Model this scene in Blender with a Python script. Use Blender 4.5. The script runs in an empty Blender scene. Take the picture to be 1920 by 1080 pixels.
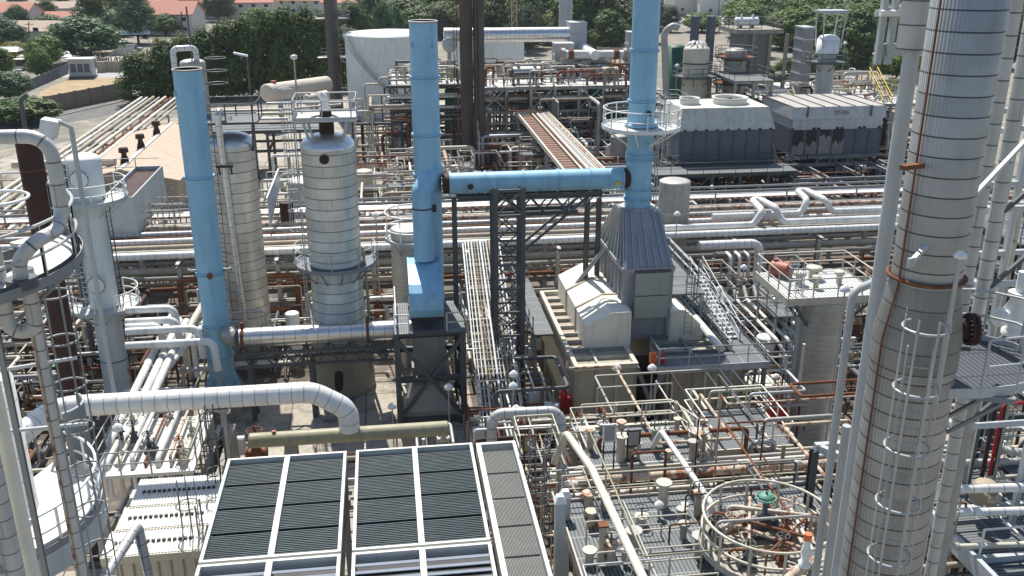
import bpy, math, random
from mathutils import Vector as V, Matrix
R = math.radians
random.seed(7)
SC = bpy.context.scene
COL = SC.collection
# ---------------- camera, sky, sun, exposure ----------------
CAM_H, FPX = 26.0, 1779.0
PITCH, YAW = R(20.2), R(7.66)
cam = bpy.data.objects.new('camera', bpy.data.cameras.new('camera'))
COL.objects.link(cam)
cam.location = (0, 0, CAM_H)
cam.rotation_euler = (R(90) - PITCH, 0, -YAW)
cam.data.sensor_width = 36
cam.data.lens = FPX / 1920 * 36
cam.data.clip_start, cam.data.clip_end = 0.1, 6000
SC.camera = cam
SUN_EL, SUN_AZ = R(58), R(-8)          # azimuth from +Y, positive towards +X
w = bpy.data.worlds.new('World'); SC.world = w; w.use_nodes = True
nt = w.node_tree
sky = nt.nodes.new('ShaderNodeTexSky'); sky.sky_type = 'NISHITA'; sky.sun_disc = False
sky.sun_elevation = SUN_EL; sky.sun_rotation = SUN_AZ
nt.links.new(sky.outputs[0], nt.nodes['Background'].inputs[0])
nt.nodes['Background'].inputs[1].default_value = 0.108
sl = bpy.data.lights.new('sun', 'SUN'); sl.energy = 5.0; sl.angle = R(0.53); sl.color = (1, .95, .87)
so = bpy.data.objects.new('sun', sl); COL.objects.link(so)
sd = V((math.sin(SUN_AZ) * math.cos(SUN_EL), math.cos(SUN_AZ) * math.cos(SUN_EL), math.sin(SUN_EL)))
so.rotation_euler = sd.to_track_quat('Z', 'Y').to_euler(); so.location = (0, 0, 120)
SC.view_settings.view_transform = 'Standard'; SC.view_settings.look = 'None'
SC.view_settings.exposure = 0.42; SC.view_settings.gamma = 1
# ---------------- photo measurements -> points in the plant ----------------
_fw = V((math.sin(YAW) * math.cos(PITCH), math.cos(YAW) * math.cos(PITCH), -math.sin(PITCH)))
_rt = V((math.cos(YAW), -math.sin(YAW), 0))
_up = _rt.cross(_fw)
_c0 = V((0, 0, CAM_H))
def ray(px, py): return _fw + _rt * ((px - 960) / FPX) + _up * ((540 - py) / FPX)
def G(px, py, z=0.0):
    d = ray(px, py); return _c0 + d * ((z - CAM_H) / d.z)
def A(px, py, Y):
    d = ray(px, py); return _c0 + d * (Y / d.y)
def pj(p):
    v = V(p) - _c0; z = v.dot(_fw)
    return 960 + FPX * v.dot(_rt) / z, 540 - FPX * v.dot(_up) / z
def lerp(a, b, t): return V(a) + (V(b) - V(a)) * t
# ---------------- mesh builder ----------------
class MB:
    def __init__(s): s.v = []; s.f = []; s.uv = []; s.sm = []
    def add(s, vs, fs, uvs=None, sm=False):
        o = len(s.v); s.v += [tuple(x) for x in vs]
        for i, f in enumerate(fs):
            s.f.append([o + k for k in f]); s.sm.append(sm)
            s.uv.append(uvs[i] if uvs else [(0, 0)] * len(f))
        return s
    def bx(s, x0, y0, z0, x1, y1, z1):
        c = [(x, y, z) for z in (z0, z1) for y in (y0, y1) for x in (x0, x1)]
        return s.add(c, [(0, 2, 3, 1), (4, 5, 7, 6), (0, 1, 5, 4), (2, 6, 7, 3), (0, 4, 6, 2), (1, 3, 7, 5)])
    def box(s, c, sz, rz=0.0):
        ca, sa = math.cos(rz), math.sin(rz); vs = []
        for z in (-.5, .5):
            for y in (-.5, .5):
                for x in (-.5, .5):
                    a, b = x * sz[0], y * sz[1]
                    vs.append((c[0] + a * ca - b * sa, c[1] + a * sa + b * ca, c[2] + z * sz[2]))
        return s.add(vs, [(0, 2, 3, 1), (4, 5, 7, 6), (0, 1, 5, 4), (2, 6, 7, 3), (0, 4, 6, 2), (1, 3, 7, 5)])
    def beam(s, p0, p1, w, h=None, up=None):
        p0, p1 = V(p0), V(p1); h = h or w; d = (p1 - p0)
        if d.length < 1e-6: return s
        d.normalize(); u = V(up) if up else (V((0, 0, 1)) if abs(d.z) < .95 else V((0, 1, 0)))
        x = d.cross(u).normalized() * (w / 2); y = x.cross(d).normalized() * (h / 2)
        vs = [p + a + b for p in (p0, p1) for a, b in ((-x, -y), (x, -y), (x, y), (-x, y))]
        return s.add(vs, [(3, 2, 1, 0), (4, 5, 6, 7), (0, 1, 5, 4), (1, 2, 6, 5), (2, 3, 7, 6), (3, 0, 4, 7)])
    def ibeam(s, p0, p1, w, h, up=None, t=.025):
        p0, p1 = V(p0), V(p1); d = (p1 - p0).normalized()
        u = V(up) if up else (V((0, 0, 1)) if abs(d.z) < .95 else V((0, 1, 0)))
        x = d.cross(u).normalized(); y = x.cross(d).normalized()
        for k in (-1, 1): s.beam(p0 + y * (k * (h / 2 - t / 2)), p1 + y * (k * (h / 2 - t / 2)), w, t, u)
        return s.beam(p0, p1, t, h - 2 * t, u)
    def cyl(s, p0, p1, r0, r1=None, n=12, caps=True, sm=True):
        r1 = r0 if r1 is None else r1
        return s.sweep([V(p0), V(p1)], [r0, r1], n, caps, sm)
    def sweep(s, pts, rs, n=10, caps=True, sm=True, us=None, closed=False):
        t = []
        m = len(pts)
        for i in range(m):
            if closed: d = pts[(i + 1) % m] - pts[i - 1]
            else: d = pts[min(i + 1, m - 1)] - pts[max(i - 1, 0)]
            t.append(d.normalized() if d.length > 1e-9 else V((0, 0, 1)))
        a = V((0, 0, 1)) if abs(t[0].z) < .9 else V((1, 0, 0))
        x = (a - t[0] * a.dot(t[0])).normalized()
        vs = []; fs = []; uvs = []; L = 0.0; LL = []
        for i in range(m):
            if i: L += (pts[i] - pts[i - 1]).length
            LL.append(us[i] if us else L)
            x = (x - t[i] * x.dot(t[i])).normalized(); y = t[i].cross(x)
            for k in range(n):
                an = 2 * math.pi * k / n
                vs.append(pts[i] + (x * math.cos(an) + y * math.sin(an)) * rs[i])
        seg = m if closed else m - 1
        for i in range(seg):
            j = (i + 1) % m
            l1 = LL[j] if j else L + (pts[0] - pts[-1]).length
            rr = max(rs[i], rs[j])
            for k in range(n):
                k2 = (k + 1) % n
                fs.append((i * n + k, i * n + k2, j * n + k2, j * n + k))
                v0, v1 = 2 * math.pi * k / n * rr, 2 * math.pi * (k + 1) / n * rr
                uvs.append([(LL[i], v0), (LL[i], v1), (l1, v1), (l1, v0)])
        s.add(vs, fs, uvs, sm)
        if caps and not closed:
            if rs[0] > 1e-4: s.add(vs[:n], [tuple(range(n))[::-1]])
            if rs[-1] > 1e-4: s.add(vs[-n:], [tuple(range(n))])
        return s
    def tube(s, pts, r, n=10, bend=None, caps=True, k=5):
        return s.sweep(fillet([V(p) for p in pts], bend if bend is not None else 2.5 * r, k), None or _const(r), n, caps) if False else s._tube(pts, r, n, bend, caps, k)
    def _tube(s, pts, r, n, bend, caps, k):
        q = fillet([V(p) for p in pts], bend if bend is not None else 2.6 * r, k)
        return s.sweep(q, [r] * len(q), n, caps)
    def ring(s, c, rad, r, n=28, m=6, a0=0, a1=2 * math.pi):
        c = V(c)
        if abs(a1 - a0) > 6.28:
            return s.sweep([c + V((rad * math.cos(2 * math.pi * i / n), rad * math.sin(2 * math.pi * i / n), 0)) for i in range(n)], [r] * n, m, False, True, None, True)
        return s.sweep([c + V((rad * math.cos(a0 + (a1 - a0) * i / n), rad * math.sin(a0 + (a1 - a0) * i / n), 0)) for i in range(n + 1)], [r] * (n + 1), m)
    def ring_d(s, c, ax, rad, r, n=20, m=5):
        c = V(c); ax = V(ax).normalized(); q = V((0, 0, 1)).rotation_difference(ax)
        return s.sweep([c + q @ V((rad * math.cos(2 * math.pi * i / n), rad * math.sin(2 * math.pi * i / n), 0)) for i in range(n)], [r] * n, m, False, True, None, True)
    def lathe(s, base, prof, n=32, ax=(0, 0, 1), caps=True):
        base = V(base); ax = V(ax).normalized()
        pts = [base + ax * z for r, z in prof]
        t = ax; a = V((0, 0, 1)) if abs(t.z) < .9 else V((1, 0, 0))
        x = (a - t * a.dot(t)).normalized(); y = t.cross(x); vs = []; fs = []; uvs = []
        L = [0]
        for i in range(1, len(prof)): L.append(L[-1] + math.hypot(prof[i][0] - prof[i - 1][0], prof[i][1] - prof[i - 1][1]))
        for i, (r, z) in enumerate(prof):
            for k in range(n):
                an = 2 * math.pi * k / n; vs.append(pts[i] + (x * math.cos(an) + y * math.sin(an)) * max(r, 1e-4))
        for i in range(len(prof) - 1):
            rr = max(prof[i][0], prof[i + 1][0])
            for k in range(n):
                k2 = (k + 1) % n; fs.append((i * n + k, i * n + k2, (i + 1) * n + k2, (i + 1) * n + k))
                v0, v1 = 2 * math.pi * k / n * rr, 2 * math.pi * (k + 1) / n * rr
                uvs.append([(L[i], v0), (L[i], v1), (L[i + 1], v1), (L[i + 1], v0)])
        s.add(vs, fs, uvs, True)
        if caps:
            s.add(vs[:n], [tuple(range(n))[::-1]]); s.add(vs[-n:], [tuple(range(n))])
        return s
    def prism(s, poly, off):
        poly = [V(p) for p in poly]; off = V(off); n = len(poly)
        fs = [tuple(range(n))[::-1], tuple(range(n, 2 * n))] + [(i, (i + 1) % n, n + (i + 1) % n, n + i) for i in range(n)]
        return s.add(poly + [p + off for p in poly], fs)
    def hexa(s, lo, hi):
        n = len(lo)
        fs = [tuple(range(n))[::-1], tuple(range(n, 2 * n))] + [(i, (i + 1) % n, n + (i + 1) % n, n + i) for i in range(n)]
        return s.add(list(lo) + list(hi), fs)
def _const(r): return r
def fillet(p, b, k=5):
    out = [p[0]]
    for i in range(1, len(p) - 1):
        a, c = p[i - 1] - p[i], p[i + 1] - p[i]
        la, lc = a.length, c.length
        if la < 1e-6 or lc < 1e-6: continue
        a.normalize(); c.normalize(); ang = a.angle(c, math.pi)
        if ang > 3.1 or b < 1e-4 or ang < .05: out.append(p[i]); continue
        d = min(b / math.tan(ang / 2), la * .49, lc * .49)
        s0, s1 = p[i] + a * d, p[i] + c * d
        rr = d * math.tan(ang / 2); cen = p[i] + (a + c).normalized() * (rr / math.sin(ang / 2))
        u, w_ = s0 - cen, s1 - cen; tot = u.angle(w_, 0); ax = u.cross(w_)
        if ax.length < 1e-9: out.append(p[i]); continue
        for j in range(k + 1): out.append(cen + Matrix.Rotation(tot * j / k, 3, ax.normalized()) @ u)
    out.append(p[-1]); return out
DOME = [(1.0, 0.0), (.97, .16), (.88, .31), (.72, .44), (.5, .53), (.25, .585), (.0, .6)]
def dome(r, z0=0.0, k=1.0): return [(r * a, z0 + r * b * k * .85) for a, b in DOME]
# ---------------- objects ----------------
def offs(o):
    p = V((0, 0, 0))
    while o is not None: p = p + o.location; o = o.parent
    return p
def obj(name, mb, m, parent=None, label=None):
    of = offs(parent) if parent else None
    if of is None:
        xs = [v[0] for v in mb.v]; ys = [v[1] for v in mb.v]; zs = [v[2] for v in mb.v]
        of = V(((min(xs) + max(xs)) / 2, (min(ys) + max(ys)) / 2, min(zs)))
    me = bpy.data.meshes.new(name)
    me.from_pydata([(v[0] - of.x, v[1] - of.y, v[2] - of.z) for v in mb.v], [], mb.f)
    uvl = me.uv_layers.new(name='UVMap')
    fl = [c for f in mb.uv for uv in f for c in uv]
    uvl.data.foreach_set('uv', fl)
    me.polygons.foreach_set('use_smooth', mb.sm)
    me.materials.append(m)
    o = bpy.data.objects.new(name, me); COL.objects.link(o)
    if parent: o.parent = parent
    else: o.location = of
    if label: o['label'] = label
    return o
def tag(o, label, cat, group=None):
    o['label'] = label; o['category'] = cat
    if group: o['group'] = group
    return o
def T(name, label, cat, loc=(0, 0, 0), group=None):
    o = bpy.data.objects.new(name, None); COL.objects.link(o); o.location = V(loc); o.empty_display_size = .3
    return tag(o, label, cat, group)
def S(name, mb, m, kind='structure'):
    o = obj(name, mb, m); o['kind'] = kind; return o
def dup(o, loc=None, rz=None, label=None, parent=None, sc=None, group=None):
    c = o.copy(); COL.objects.link(c)
    if parent: c.parent = parent
    if loc is not None: c.location = V(loc)
    if rz is not None: c.rotation_euler = (0, 0, rz)
    if sc is not None: c.scale = sc if hasattr(sc, '__len__') else (sc,) * 3
    if label: c['label'] = label
    if group: c['group'] = group
    for ch in list(o.children): dup(ch, parent=c)
    return c
# ---------------- materials ----------------
def _nodes(name):
    m = bpy.data.materials.new(name); m.use_nodes = True; t = m.node_tree
    return m, t, t.nodes['Principled BSDF'], t.nodes.new('ShaderNodeTexCoord')
def N(t, ty, **k):
    n = t.nodes.new(ty)
    for a, b in k.items(): setattr(n, a, b)
    return n
def math_(t, op, a, b=None, clamp=False):
    n = N(t, 'ShaderNodeMath', operation=op, use_clamp=clamp)
    for i, x in enumerate((a, b)):
        if x is None: continue
        if isinstance(x, (int, float)): n.inputs[i].default_value = x
        else: t.links.new(x, n.inputs[i])
    return n.outputs[0]
def noise(t, src, scale, detail=4, rough=.6, stretch=None):
    if stretch:
        mp = N(t, 'ShaderNodeMapping'); mp.inputs['Scale'].default_value = stretch; t.links.new(src, mp.inputs[0]); src = mp.outputs[0]
    n = N(t, 'ShaderNodeTexNoise'); n.inputs['Scale'].default_value = scale; n.inputs['Detail'].default_value = detail; n.inputs['Roughness'].default_value = rough
    t.links.new(src, n.inputs['Vector']); return n.outputs[0]
def ramp(t, src, lo, hi):
    n = N(t, 'ShaderNodeMapRange'); n.inputs[1].default_value = lo; n.inputs[2].default_value = hi; n.clamp = True
    t.links.new(src, n.inputs[0]); return n.outputs[0]
def mix(t, f, a, b):
    n = N(t, 'ShaderNodeMix', data_type='RGBA')
    if isinstance(f, (int, float)): n.inputs[0].default_value = f
    else: t.links.new(f, n.inputs[0])
    for i, x in ((6, a), (7, b)):
        if isinstance(x, tuple): n.inputs[i].default_value = (*x[:3], 1)
        else: t.links.new(x, n.inputs[i])
    return n.outputs[2]
def dk(c, k): return tuple(x * k for x in c[:3])
RUST = (.16, .06, .028)
def paint(name, col, rough=.5, metal=0.0, dirt=.35, rust=0.0, streak=.3, sc=1.0, spec=.5, rustcol=RUST):
    m, t, p, tc = _nodes(name); ob = tc.outputs['Object']
    n1 = noise(t, ob, .9 * sc, 5); n2 = noise(t, ob, 3.0 * sc, 4, .6, (1, 1, .12))
    c = mix(t, math_(t, 'MULTIPLY', ramp(t, n1, .35, .72), dirt), col, dk(col, .55))
    c = mix(t, math_(t, 'MULTIPLY', ramp(t, n2, .5, .75), streak), c, dk((col[0] * .9, col[1] * .85, col[2] * .78), .5))
    if rust > 0:
        n3 = noise(t, ob, 1.7 * sc, 8, .7)
        c = mix(t, ramp(t, n3, .74 - .34 * rust, .80 - .30 * rust), c, rustcol)
    t.links.new(c, p.inputs['Base Color']); p.inputs['Metallic'].default_value = metal
    r = N(t, 'ShaderNodeMapRange'); t.links.new(n1, r.inputs[0]); r.inputs[3].default_value = max(.05, rough - .12); r.inputs[4].default_value = min(1, rough + .15)
    t.links.new(r.outputs[0], p.inputs['Roughness']); p.inputs['Specular IOR Level'].default_value = spec
    return m
def jacket(name, col, pitch=.45, bw=.04, metal=.75, rough=.42, corr=0.0, var=.16, dirt=.35, band=.28, rust=0.0, bump=.3, seam=.6):
    """aluminium / steel insulation jacketing: sheets with dark lap bands along the pipe (UV u = metres along)"""
    m, t, p, tc = _nodes(name); ob = tc.outputs['Object']
    sx = N(t, 'ShaderNodeSeparateXYZ'); t.links.new(tc.outputs['UV'], sx.inputs[0])
    u = math_(t, 'DIVIDE', sx.outputs[0], pitch); fr = math_(t, 'FRACT', u)
    isb = math_(t, 'LESS_THAN', fr, bw / pitch)
    wn = N(t, 'ShaderNodeTexWhiteNoise', noise_dimensions='2D')
    cb = N(t, 'ShaderNodeCombineXYZ'); t.links.new(math_(t, 'FLOOR', u), cb.inputs[0]); t.links.new(math_(t, 'FLOOR', math_(t, 'DIVIDE', sx.outputs[1], 1.6)), cb.inputs[1]); t.links.new(cb.outputs[0], wn.inputs['Vector'])
    n1 = noise(t, ob, 1.3, 5); n2 = noise(t, ob, 4.0, 4, .6, (1, 1, .1))
    c = mix(t, math_(t, 'MULTIPLY', wn.outputs[0], var * 2), col, dk(col, .55))
    c = mix(t, math_(t, 'MULTIPLY', ramp(t, n1, .4, .75), dirt), c, dk((col[0], col[1] * .93, col[2] * .84), .55))
    c = mix(t, math_(t, 'MULTIPLY', ramp(t, n2, .52, .74), dirt), c, dk(col, .5))
    if rust: c = mix(t, ramp(t, noise(t, ob, 2.2, 7, .7), .74 - .34 * rust, .8 - .3 * rust), c, RUST)
    vs = math_(t, 'FRACT', math_(t, 'ADD', math_(t, 'DIVIDE', sx.outputs[1], 2.4), math_(t, 'MULTIPLY', wn.outputs[1] if False else math_(t, 'FRACT', math_(t, 'MULTIPLY', math_(t, 'FLOOR', u), .382)), 1.0)))
    c = mix(t, math_(t, 'MULTIPLY', math_(t, 'LESS_THAN', vs, .014), seam), c, dk(col, .4))
    c = mix(t, isb, c, dk(col, band)); t.links.new(c, p.inputs['Base Color'])
    mm = math_(t, 'MULTIPLY', math_(t, 'SUBTRACT', 1.0, isb), metal); t.links.new(mm, p.inputs['Metallic'])
    r = N(t, 'ShaderNodeMapRange'); t.links.new(n1, r.inputs[0]); r.inputs[3].default_value = rough - .1; r.inputs[4].default_value = rough + .18; t.links.new(r.outputs[0], p.inputs['Roughness'])
    h = math_(t, 'MULTIPLY', n1, .25)
    if corr: h = math_(t, 'ADD', h, math_(t, 'MULTIPLY', math_(t, 'SINE', math_(t, 'MULTIPLY', sx.outputs[1], 2 * math.pi / corr)), .5))
    b = N(t, 'ShaderNodeBump'); b.inputs['Strength'].default_value = bump; b.inputs['Distance'].default_value = .02; t.links.new(h, b.inputs['Height']); t.links.new(b.outputs[0], p.inputs['Normal'])
    return m
def stripes(name, c0, c1, pitch, duty=.5, axis=0, rough=.6, metal=0.0, axis2=None, pitch2=1, duty2=.1, dirt=.3, c2=None):
    m, t, p, tc = _nodes(name); sx = N(t, 'ShaderNodeSeparateXYZ'); t.links.new(tc.outputs['Object'], sx.inputs[0])
    f = math_(t, 'LESS_THAN', math_(t, 'FRACT', math_(t, 'DIVIDE', sx.outputs[axis], pitch)), duty)
    c = mix(t, f, c0, c1)
    if axis2 is not None:
        g = math_(t, 'LESS_THAN', math_(t, 'FRACT', math_(t, 'DIVIDE', sx.outputs[axis2], pitch2)), duty2); c = mix(t, g, c, c2 or c1)
    n1 = noise(t, tc.outputs['Object'], 1.1, 6, .65)
    c = mix(t, math_(t, 'MULTIPLY', ramp(t, n1, .4, .7), dirt), c, dk(c0, .5))
    t.links.new(c, p.inputs['Base Color']); p.inputs['Roughness'].default_value = rough; p.inputs['Metallic'].default_value = metal
    return m
M = {}
M['blue'] = paint('blue stack paint', (.265, .515, .695), .45, 0, .32, .045, .42, .7, .5, (.21, .33, .40))
M['bluedirty'] = paint('scuffed blue paint', (.22, .44, .60), .5, 0, .35, .18, .4, rustcol=(.22, .17, .12))
M['alu'] = jacket('aluminium jacket', (.52, .51, .48), .45, .035, .55, .45, .0, .14)
M['alu_big'] = jacket('aluminium vessel jacket', (.68, .655, .59), .63, .05, .5, .36, .0, .2, .4, .2)
M['alu_corr'] = jacket('corrugated aluminium jacket', (.43, .435, .43), .34, .028, .45, .40, .064, .3, .45, .13, 0, .5, 0)
M['alu_dull'] = jacket('dull aluminium jacket', (.54, .52, .475), .3, .018, .4, .45, .0, .2, .5, .45, 0, .3, .2)
M['white_j'] = jacket('white pipe jacket', (.74, .74, .71), .45, .03, 0.1, .45, 0, .08, .3, .35)
M['white_pl'] = paint('white pipe paint', (.72, .72, .69), .4, 0, .5, .12, .5, .9, .5, (.36, .27, .19))
M['grey_j'] = jacket('grey pipe jacket', (.52, .53, .52), .42, .03, .25, .45, 0, .1, .3, .25)
M['shiny'] = jacket('bright aluminium duct jacket', (.72, .72, .71), .62, .03, .85, .26, 0, .1, .2, .35)
M['galv'] = paint('galvanised steel', (.42, .44, .45), .48, .35, .35, .03, .35)
M['galv_r'] = paint('weathered galvanised steel', (.40, .39, .36), .55, .2, .5, .3, .4)
M['dsteel'] = paint('dark grey steel', (.085, .095, .10), .55, 0, .4, .06, .3)
M['mgrey'] = paint('mid grey steel paint', (.22, .235, .245), .5, 0, .35, .06, .3)
M['lgrey'] = paint('light grey paint', (.46, .49, .50), .45, 0, .3, .04, .3)
M['white'] = paint('white paint', (.78, .79, .77), .4, 0, .22, .03, .25)
M['whitetank'] = jacket('white tank plates', (.72, .77, .75), 2.0, .035, 0, .45, 0, .03, .25, .8, 0, .1)
M['vwhite'] = paint('pale blue-white vessel paint', (.66, .72, .73), .42, 0, .25, .03, .3)
M['beige'] = paint('beige paint', (.58, .54, .43), .55, 0, .3, .04, .3)
M['beige_r'] = paint('rust streaked beige paint', (.56, .53, .43), .55, 0, .35, .34, .4, 1.2)
M['cream'] = paint('cream housing paint', (.76, .735, .63), .5, 0, .2, .03, .3)
M['olive'] = paint('dull olive beige paint', (.33, .31, .20), .55, 0, .35, .06, .5)
M['tan'] = paint('tan insulation', (.37, .31, .23), .65, 0, .45, .12, .4)
M['panel'] = paint('khaki wall panel', (.40, .375, .285), .55, 0, .25, .03, .35)
M['hood'] = paint('grey hood plate', (.38, .385, .405), .45, .25, .3, .03, .3)
M['rust'] = paint('rusty steel', (.20, .085, .045), .8, 0, .6, .2, .4, 2, .2, (.30, .15, .08))
M['rustpipe'] = paint('patchy rusted pipe', (.56, .48, .38), .7, 0, .4, .75, .4, 1.4, .3, (.27, .095, .04))
M['brown'] = paint('dark brown oxide steel', (.055, .027, .021), .7, 0, .4, .1, .5, 1, .3)
M['brownlt'] = paint('brown grey stack steel', (.135, .115, .10), .7, 0, .6, .12, .6, .5, .3, (.07, .045, .035))
M['red'] = paint('red paint', (.52, .022, .03), .4, 0, .2, 0, .2)
M['redox'] = paint('faded red oxide paint', (.33, .09, .065), .55, 0, .3, .05, .3)
M['orange'] = paint('orange paint', (.78, .17, .05), .4, 0, .2, 0, .2)
M['yellow'] = paint('yellow paint', (.72, .50, .06), .5, 0, .3, .05, .3)
M['green'] = paint('dark green paint', (.022, .10, .06), .5, 0, .3, .05, .3)
M['teal'] = paint('faded green paint', (.12, .30, .22), .5, 0, .3, .05, .3)
M['slate'] = paint('slate grey louvre sheet', (.105, .115, .145), .55, 0, .3, 0, .3)
M['black'] = paint('black', (.018, .018, .02), .6, 0, .2, 0, .1)
def concrete_mat():
    m, t, p, tc = _nodes('plant concrete'); ob = tc.outputs['Object']
    c = mix(t, ramp(t, noise(t, ob, .16, 5), .35, .65), (.44, .40, .33), (.31, .28, .235))
    c = mix(t, ramp(t, noise(t, ob, .5, 7, .7), .5, .66), c, (.13, .115, .095))
    c = mix(t, math_(t, 'MULTIPLY', ramp(t, noise(t, ob, 2.6, 6, .7), .45, .7), .5), c, (.17, .15, .12))
    sx = N(t, 'ShaderNodeSeparateXYZ'); t.links.new(ob, sx.inputs[0])
    for ax in (0, 1): c = mix(t, math_(t, 'LESS_THAN', math_(t, 'FRACT', math_(t, 'DIVIDE', sx.outputs[ax], 4.3)), .018), c, (.12, .11, .095))
    t.links.new(c, p.inputs['Base Color']); p.inputs['Roughness'].default_value = .9; return m
M['concrete'] = concrete_mat()
M['conc_d'] = paint('stained concrete', (.30, .28, .245), .85, 0, .6, .1, .4, .8, .2, (.14, .12, .10))
M['roof_tan'] = stripes('tan roof sheet', (.47, .375, .28), (.33, .26, .19), 1.1, .05, 1, .8, 0, None, 1, .1, .35)
M['roof_red'] = stripes('red clay tile roof', (.48, .20, .14), (.36, .14, .10), .5, .4, 0, .8)
M['roof_tn'] = stripes('pale tile roof', (.44, .33, .26), (.36, .27, .21), .5, .4, 0, .8)
M['stucco'] = paint('pale stucco', (.62, .60, .55), .85, 0, .2, 0, .2, .4)
M['glass'] = paint('dark window glass', (.03, .035, .045), .12, 0, .1, 0, 0)
M['grate'] = stripes('steel grating', (.15, .17, .175), (.05, .055, .06), .13, .4, 0, .65, .1, 1, 1.1, .06, .45, (.24, .25, .25))
M['grate_y'] = stripes('steel grating lengthwise', (.15, .17, .18), (.05, .055, .065), .13, .4, 1, .65, .1, 0, 1.1, .06, .45, (.24, .25, .25))
M['deckplate'] = paint('checker deck plate', (.13, .14, .16), .6, .2, .5, .03, .2)
M['decklt'] = paint('pale deck plate', (.56, .56, .53), .65, 0, .4, .02, .2)
M['fin'] = paint('fin tube dark', (.022, .040, .046), .55, .0, .4, 0, .1, 2, .25)
def fin_mat():
    m, t, p, tc = _nodes('fin tube'); ob = tc.outputs['Object']
    c = mix(t, ramp(t, noise(t, ob, 1.0, 3, .6, (1.6, 22, 1)), .56, .72), (.024, .052, .06), (.10, .15, .16)); c = mix(t, ramp(t, noise(t, ob, .8, 5), .45, .7), c, (.03, .046, .05)); c = mix(t, ramp(t, noise(t, ob, 7, 3), .74, .77), c, (.3, .3, .28))  # lighter lengthwise streaks are glints painted into the tube colour
    t.links.new(c, p.inputs['Base Color']); p.inputs['Roughness'].default_value = .5; p.inputs['Specular IOR Level'].default_value = .3; return m
M['fin'] = fin_mat()
M['towerwhite'] = paint('weathered tower casing', (.56, .575, .57), .55, 0, .45, .06, .6)
M['finframe'] = paint('pale frame channel', (.62, .62, .58), .5, 0, .3, .03, .2)
M['whiteroof'] = paint('white corrugated roof', (.76, .75, .70), .55, 0, .25, .0, .2)
M['bark'] = paint('bark', (.10, .075, .055), .9, 0, .5, 0, .3)
# ---------------- naming each thing by what stands around it ----------------
LAND = []
def land(name, x, y, Y): LAND.append((name, x, y, Y))
land('the left blue stack', 375, 400, 52); land('the middle blue stack', 798, 300, 52); land('the right blue stack', 1205, 200, 52)
land('the blue crossover duct', 1000, 345, 52); land('the domed banded vessel', 628, 420, 54); land('the tall banded column', 440, 420, 59)
land('the grey heater hood', 1190, 470, 50); land('the beige heater box', 1130, 720, 46); land('the dark lattice tower', 955, 560, 50)
land('the corrugated tower', 1700, 480, 15); land('the corrugated tower foot', 1640, 950, 15); land('the dull banded vessel', 1520, 700, 43)
land('the round railed platform', 1435, 1000, 22); land('the black fin fan cooler', 650, 950, 27); land('the white corrugated roof', 325, 950, 27)
land('the tan roofed shed', 265, 270, 95); land('the white manway vessel', 185, 450, 55); land('the dark brown column', 90, 480, 38)
land('the white storage tank', 735, 140, 150); land('the cream cooling tower', 1350, 240, 88); land('the scarred cooling tower', 1560, 250, 92)
land('the twin brown stacks', 890, 150, 113); land('the sloping pipe bridge', 1035, 260, 100); land('the bright banded duct', 590, 625, 51)
land('the blue box support frame', 805, 700, 48); land('the fat white elbow pipe', 350, 750, 33); land('the olive header drum', 650, 812, 33)
land('the lone dark stack', 632, 100, 160); land('the tree hedge', 430, 110, 175); land('the squat silver vessel', 1305, 150, 108)
land('the red valve', 1062, 740, 46); land('the left ring platform', 60, 520, 18); land('the cream railed platform', 1370, 790, 42); land('the rusty pipe', 1280, 885, 33)
USED = {}
def where(p, k=0):
    px, py = pj(p); ds = sorted(LAND, key=lambda l: (l[1] - px) ** 2 + 1.4 * (l[2] - py) ** 2)
    n, x, y, Y = ds[k]
    if abs(px - x) > 45: rel = 'right of' if px > x else 'left of'
    elif p[1] > Y + 1.5: rel = 'behind'
    elif p[1] < Y - 1.5: rel = 'in front of'
    else: rel = 'below' if py > y else 'above'
    return rel + ' ' + n
def uniq(base, p, group=None):
    for k in range(6):
        s = base + ' ' + where(p, k)
        if s not in USED: USED[s] = 1; return s
    for a, b in ((0, 1), (0, 2), (1, 2), (0, 3), (1, 3), (2, 3), (0, 4), (1, 4)):
        s = base + ' ' + where(p, a) + ' and ' + where(p, b)
        if s not in USED and len(s.split()) <= 16: USED[s] = 1; return s
    return base + ' ' + where(p, 0)
# ---------------- component builders ----------------
def resample(pts, step, closed=False):
    pts = [V(p) for p in pts]; q = pts + ([pts[0]] if closed else [])
    L = [0]
    for a, b in zip(q, q[1:]): L.append(L[-1] + (b - a).length)
    n = max(1, round(L[-1] / step)); out = []
    for i in range(n + (0 if closed else 1)):
        d = L[-1] * i / n; j = 0
        while j < len(q) - 2 and L[j + 1] < d: j += 1
        out.append(lerp(q[j], q[j + 1], (d - L[j]) / max(1e-9, L[j + 1] - L[j])))
    return out
def rail(parent, pts, m=None, h=1.07, r=.026, step=1.6, closed=False, mids=1, toe=.0, toem=None):
    m = m or M['lgrey']; mb = MB(); pts = [V(p) for p in pts]
    for k in range(mids + 1):
        z = h * (1 - k / (mids + 1))
        q = [p + V((0, 0, z)) for p in pts]
        if closed: mb.sweep(q, [r] * len(q), 6, False, True, None, True)
        else: mb.sweep(q, [r] * len(q), 6)
    o = obj('railing', mb, m, parent)
    for p in resample(pts, step, closed):
        obj('post', MB().cyl(p, p + V((0, 0, h)), r * 1.05, n=6), m, o)
    if toe:
        tb = MB(); q = pts + ([pts[0]] if closed else [])
        for a, b in zip(q, q[1:]): tb.beam(a + V((0, 0, toe / 2 - .03)), b + V((0, 0, toe / 2 - .03)), .02, toe)
        obj('toe_plate', tb, toem or m, parent)
    return o
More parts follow.
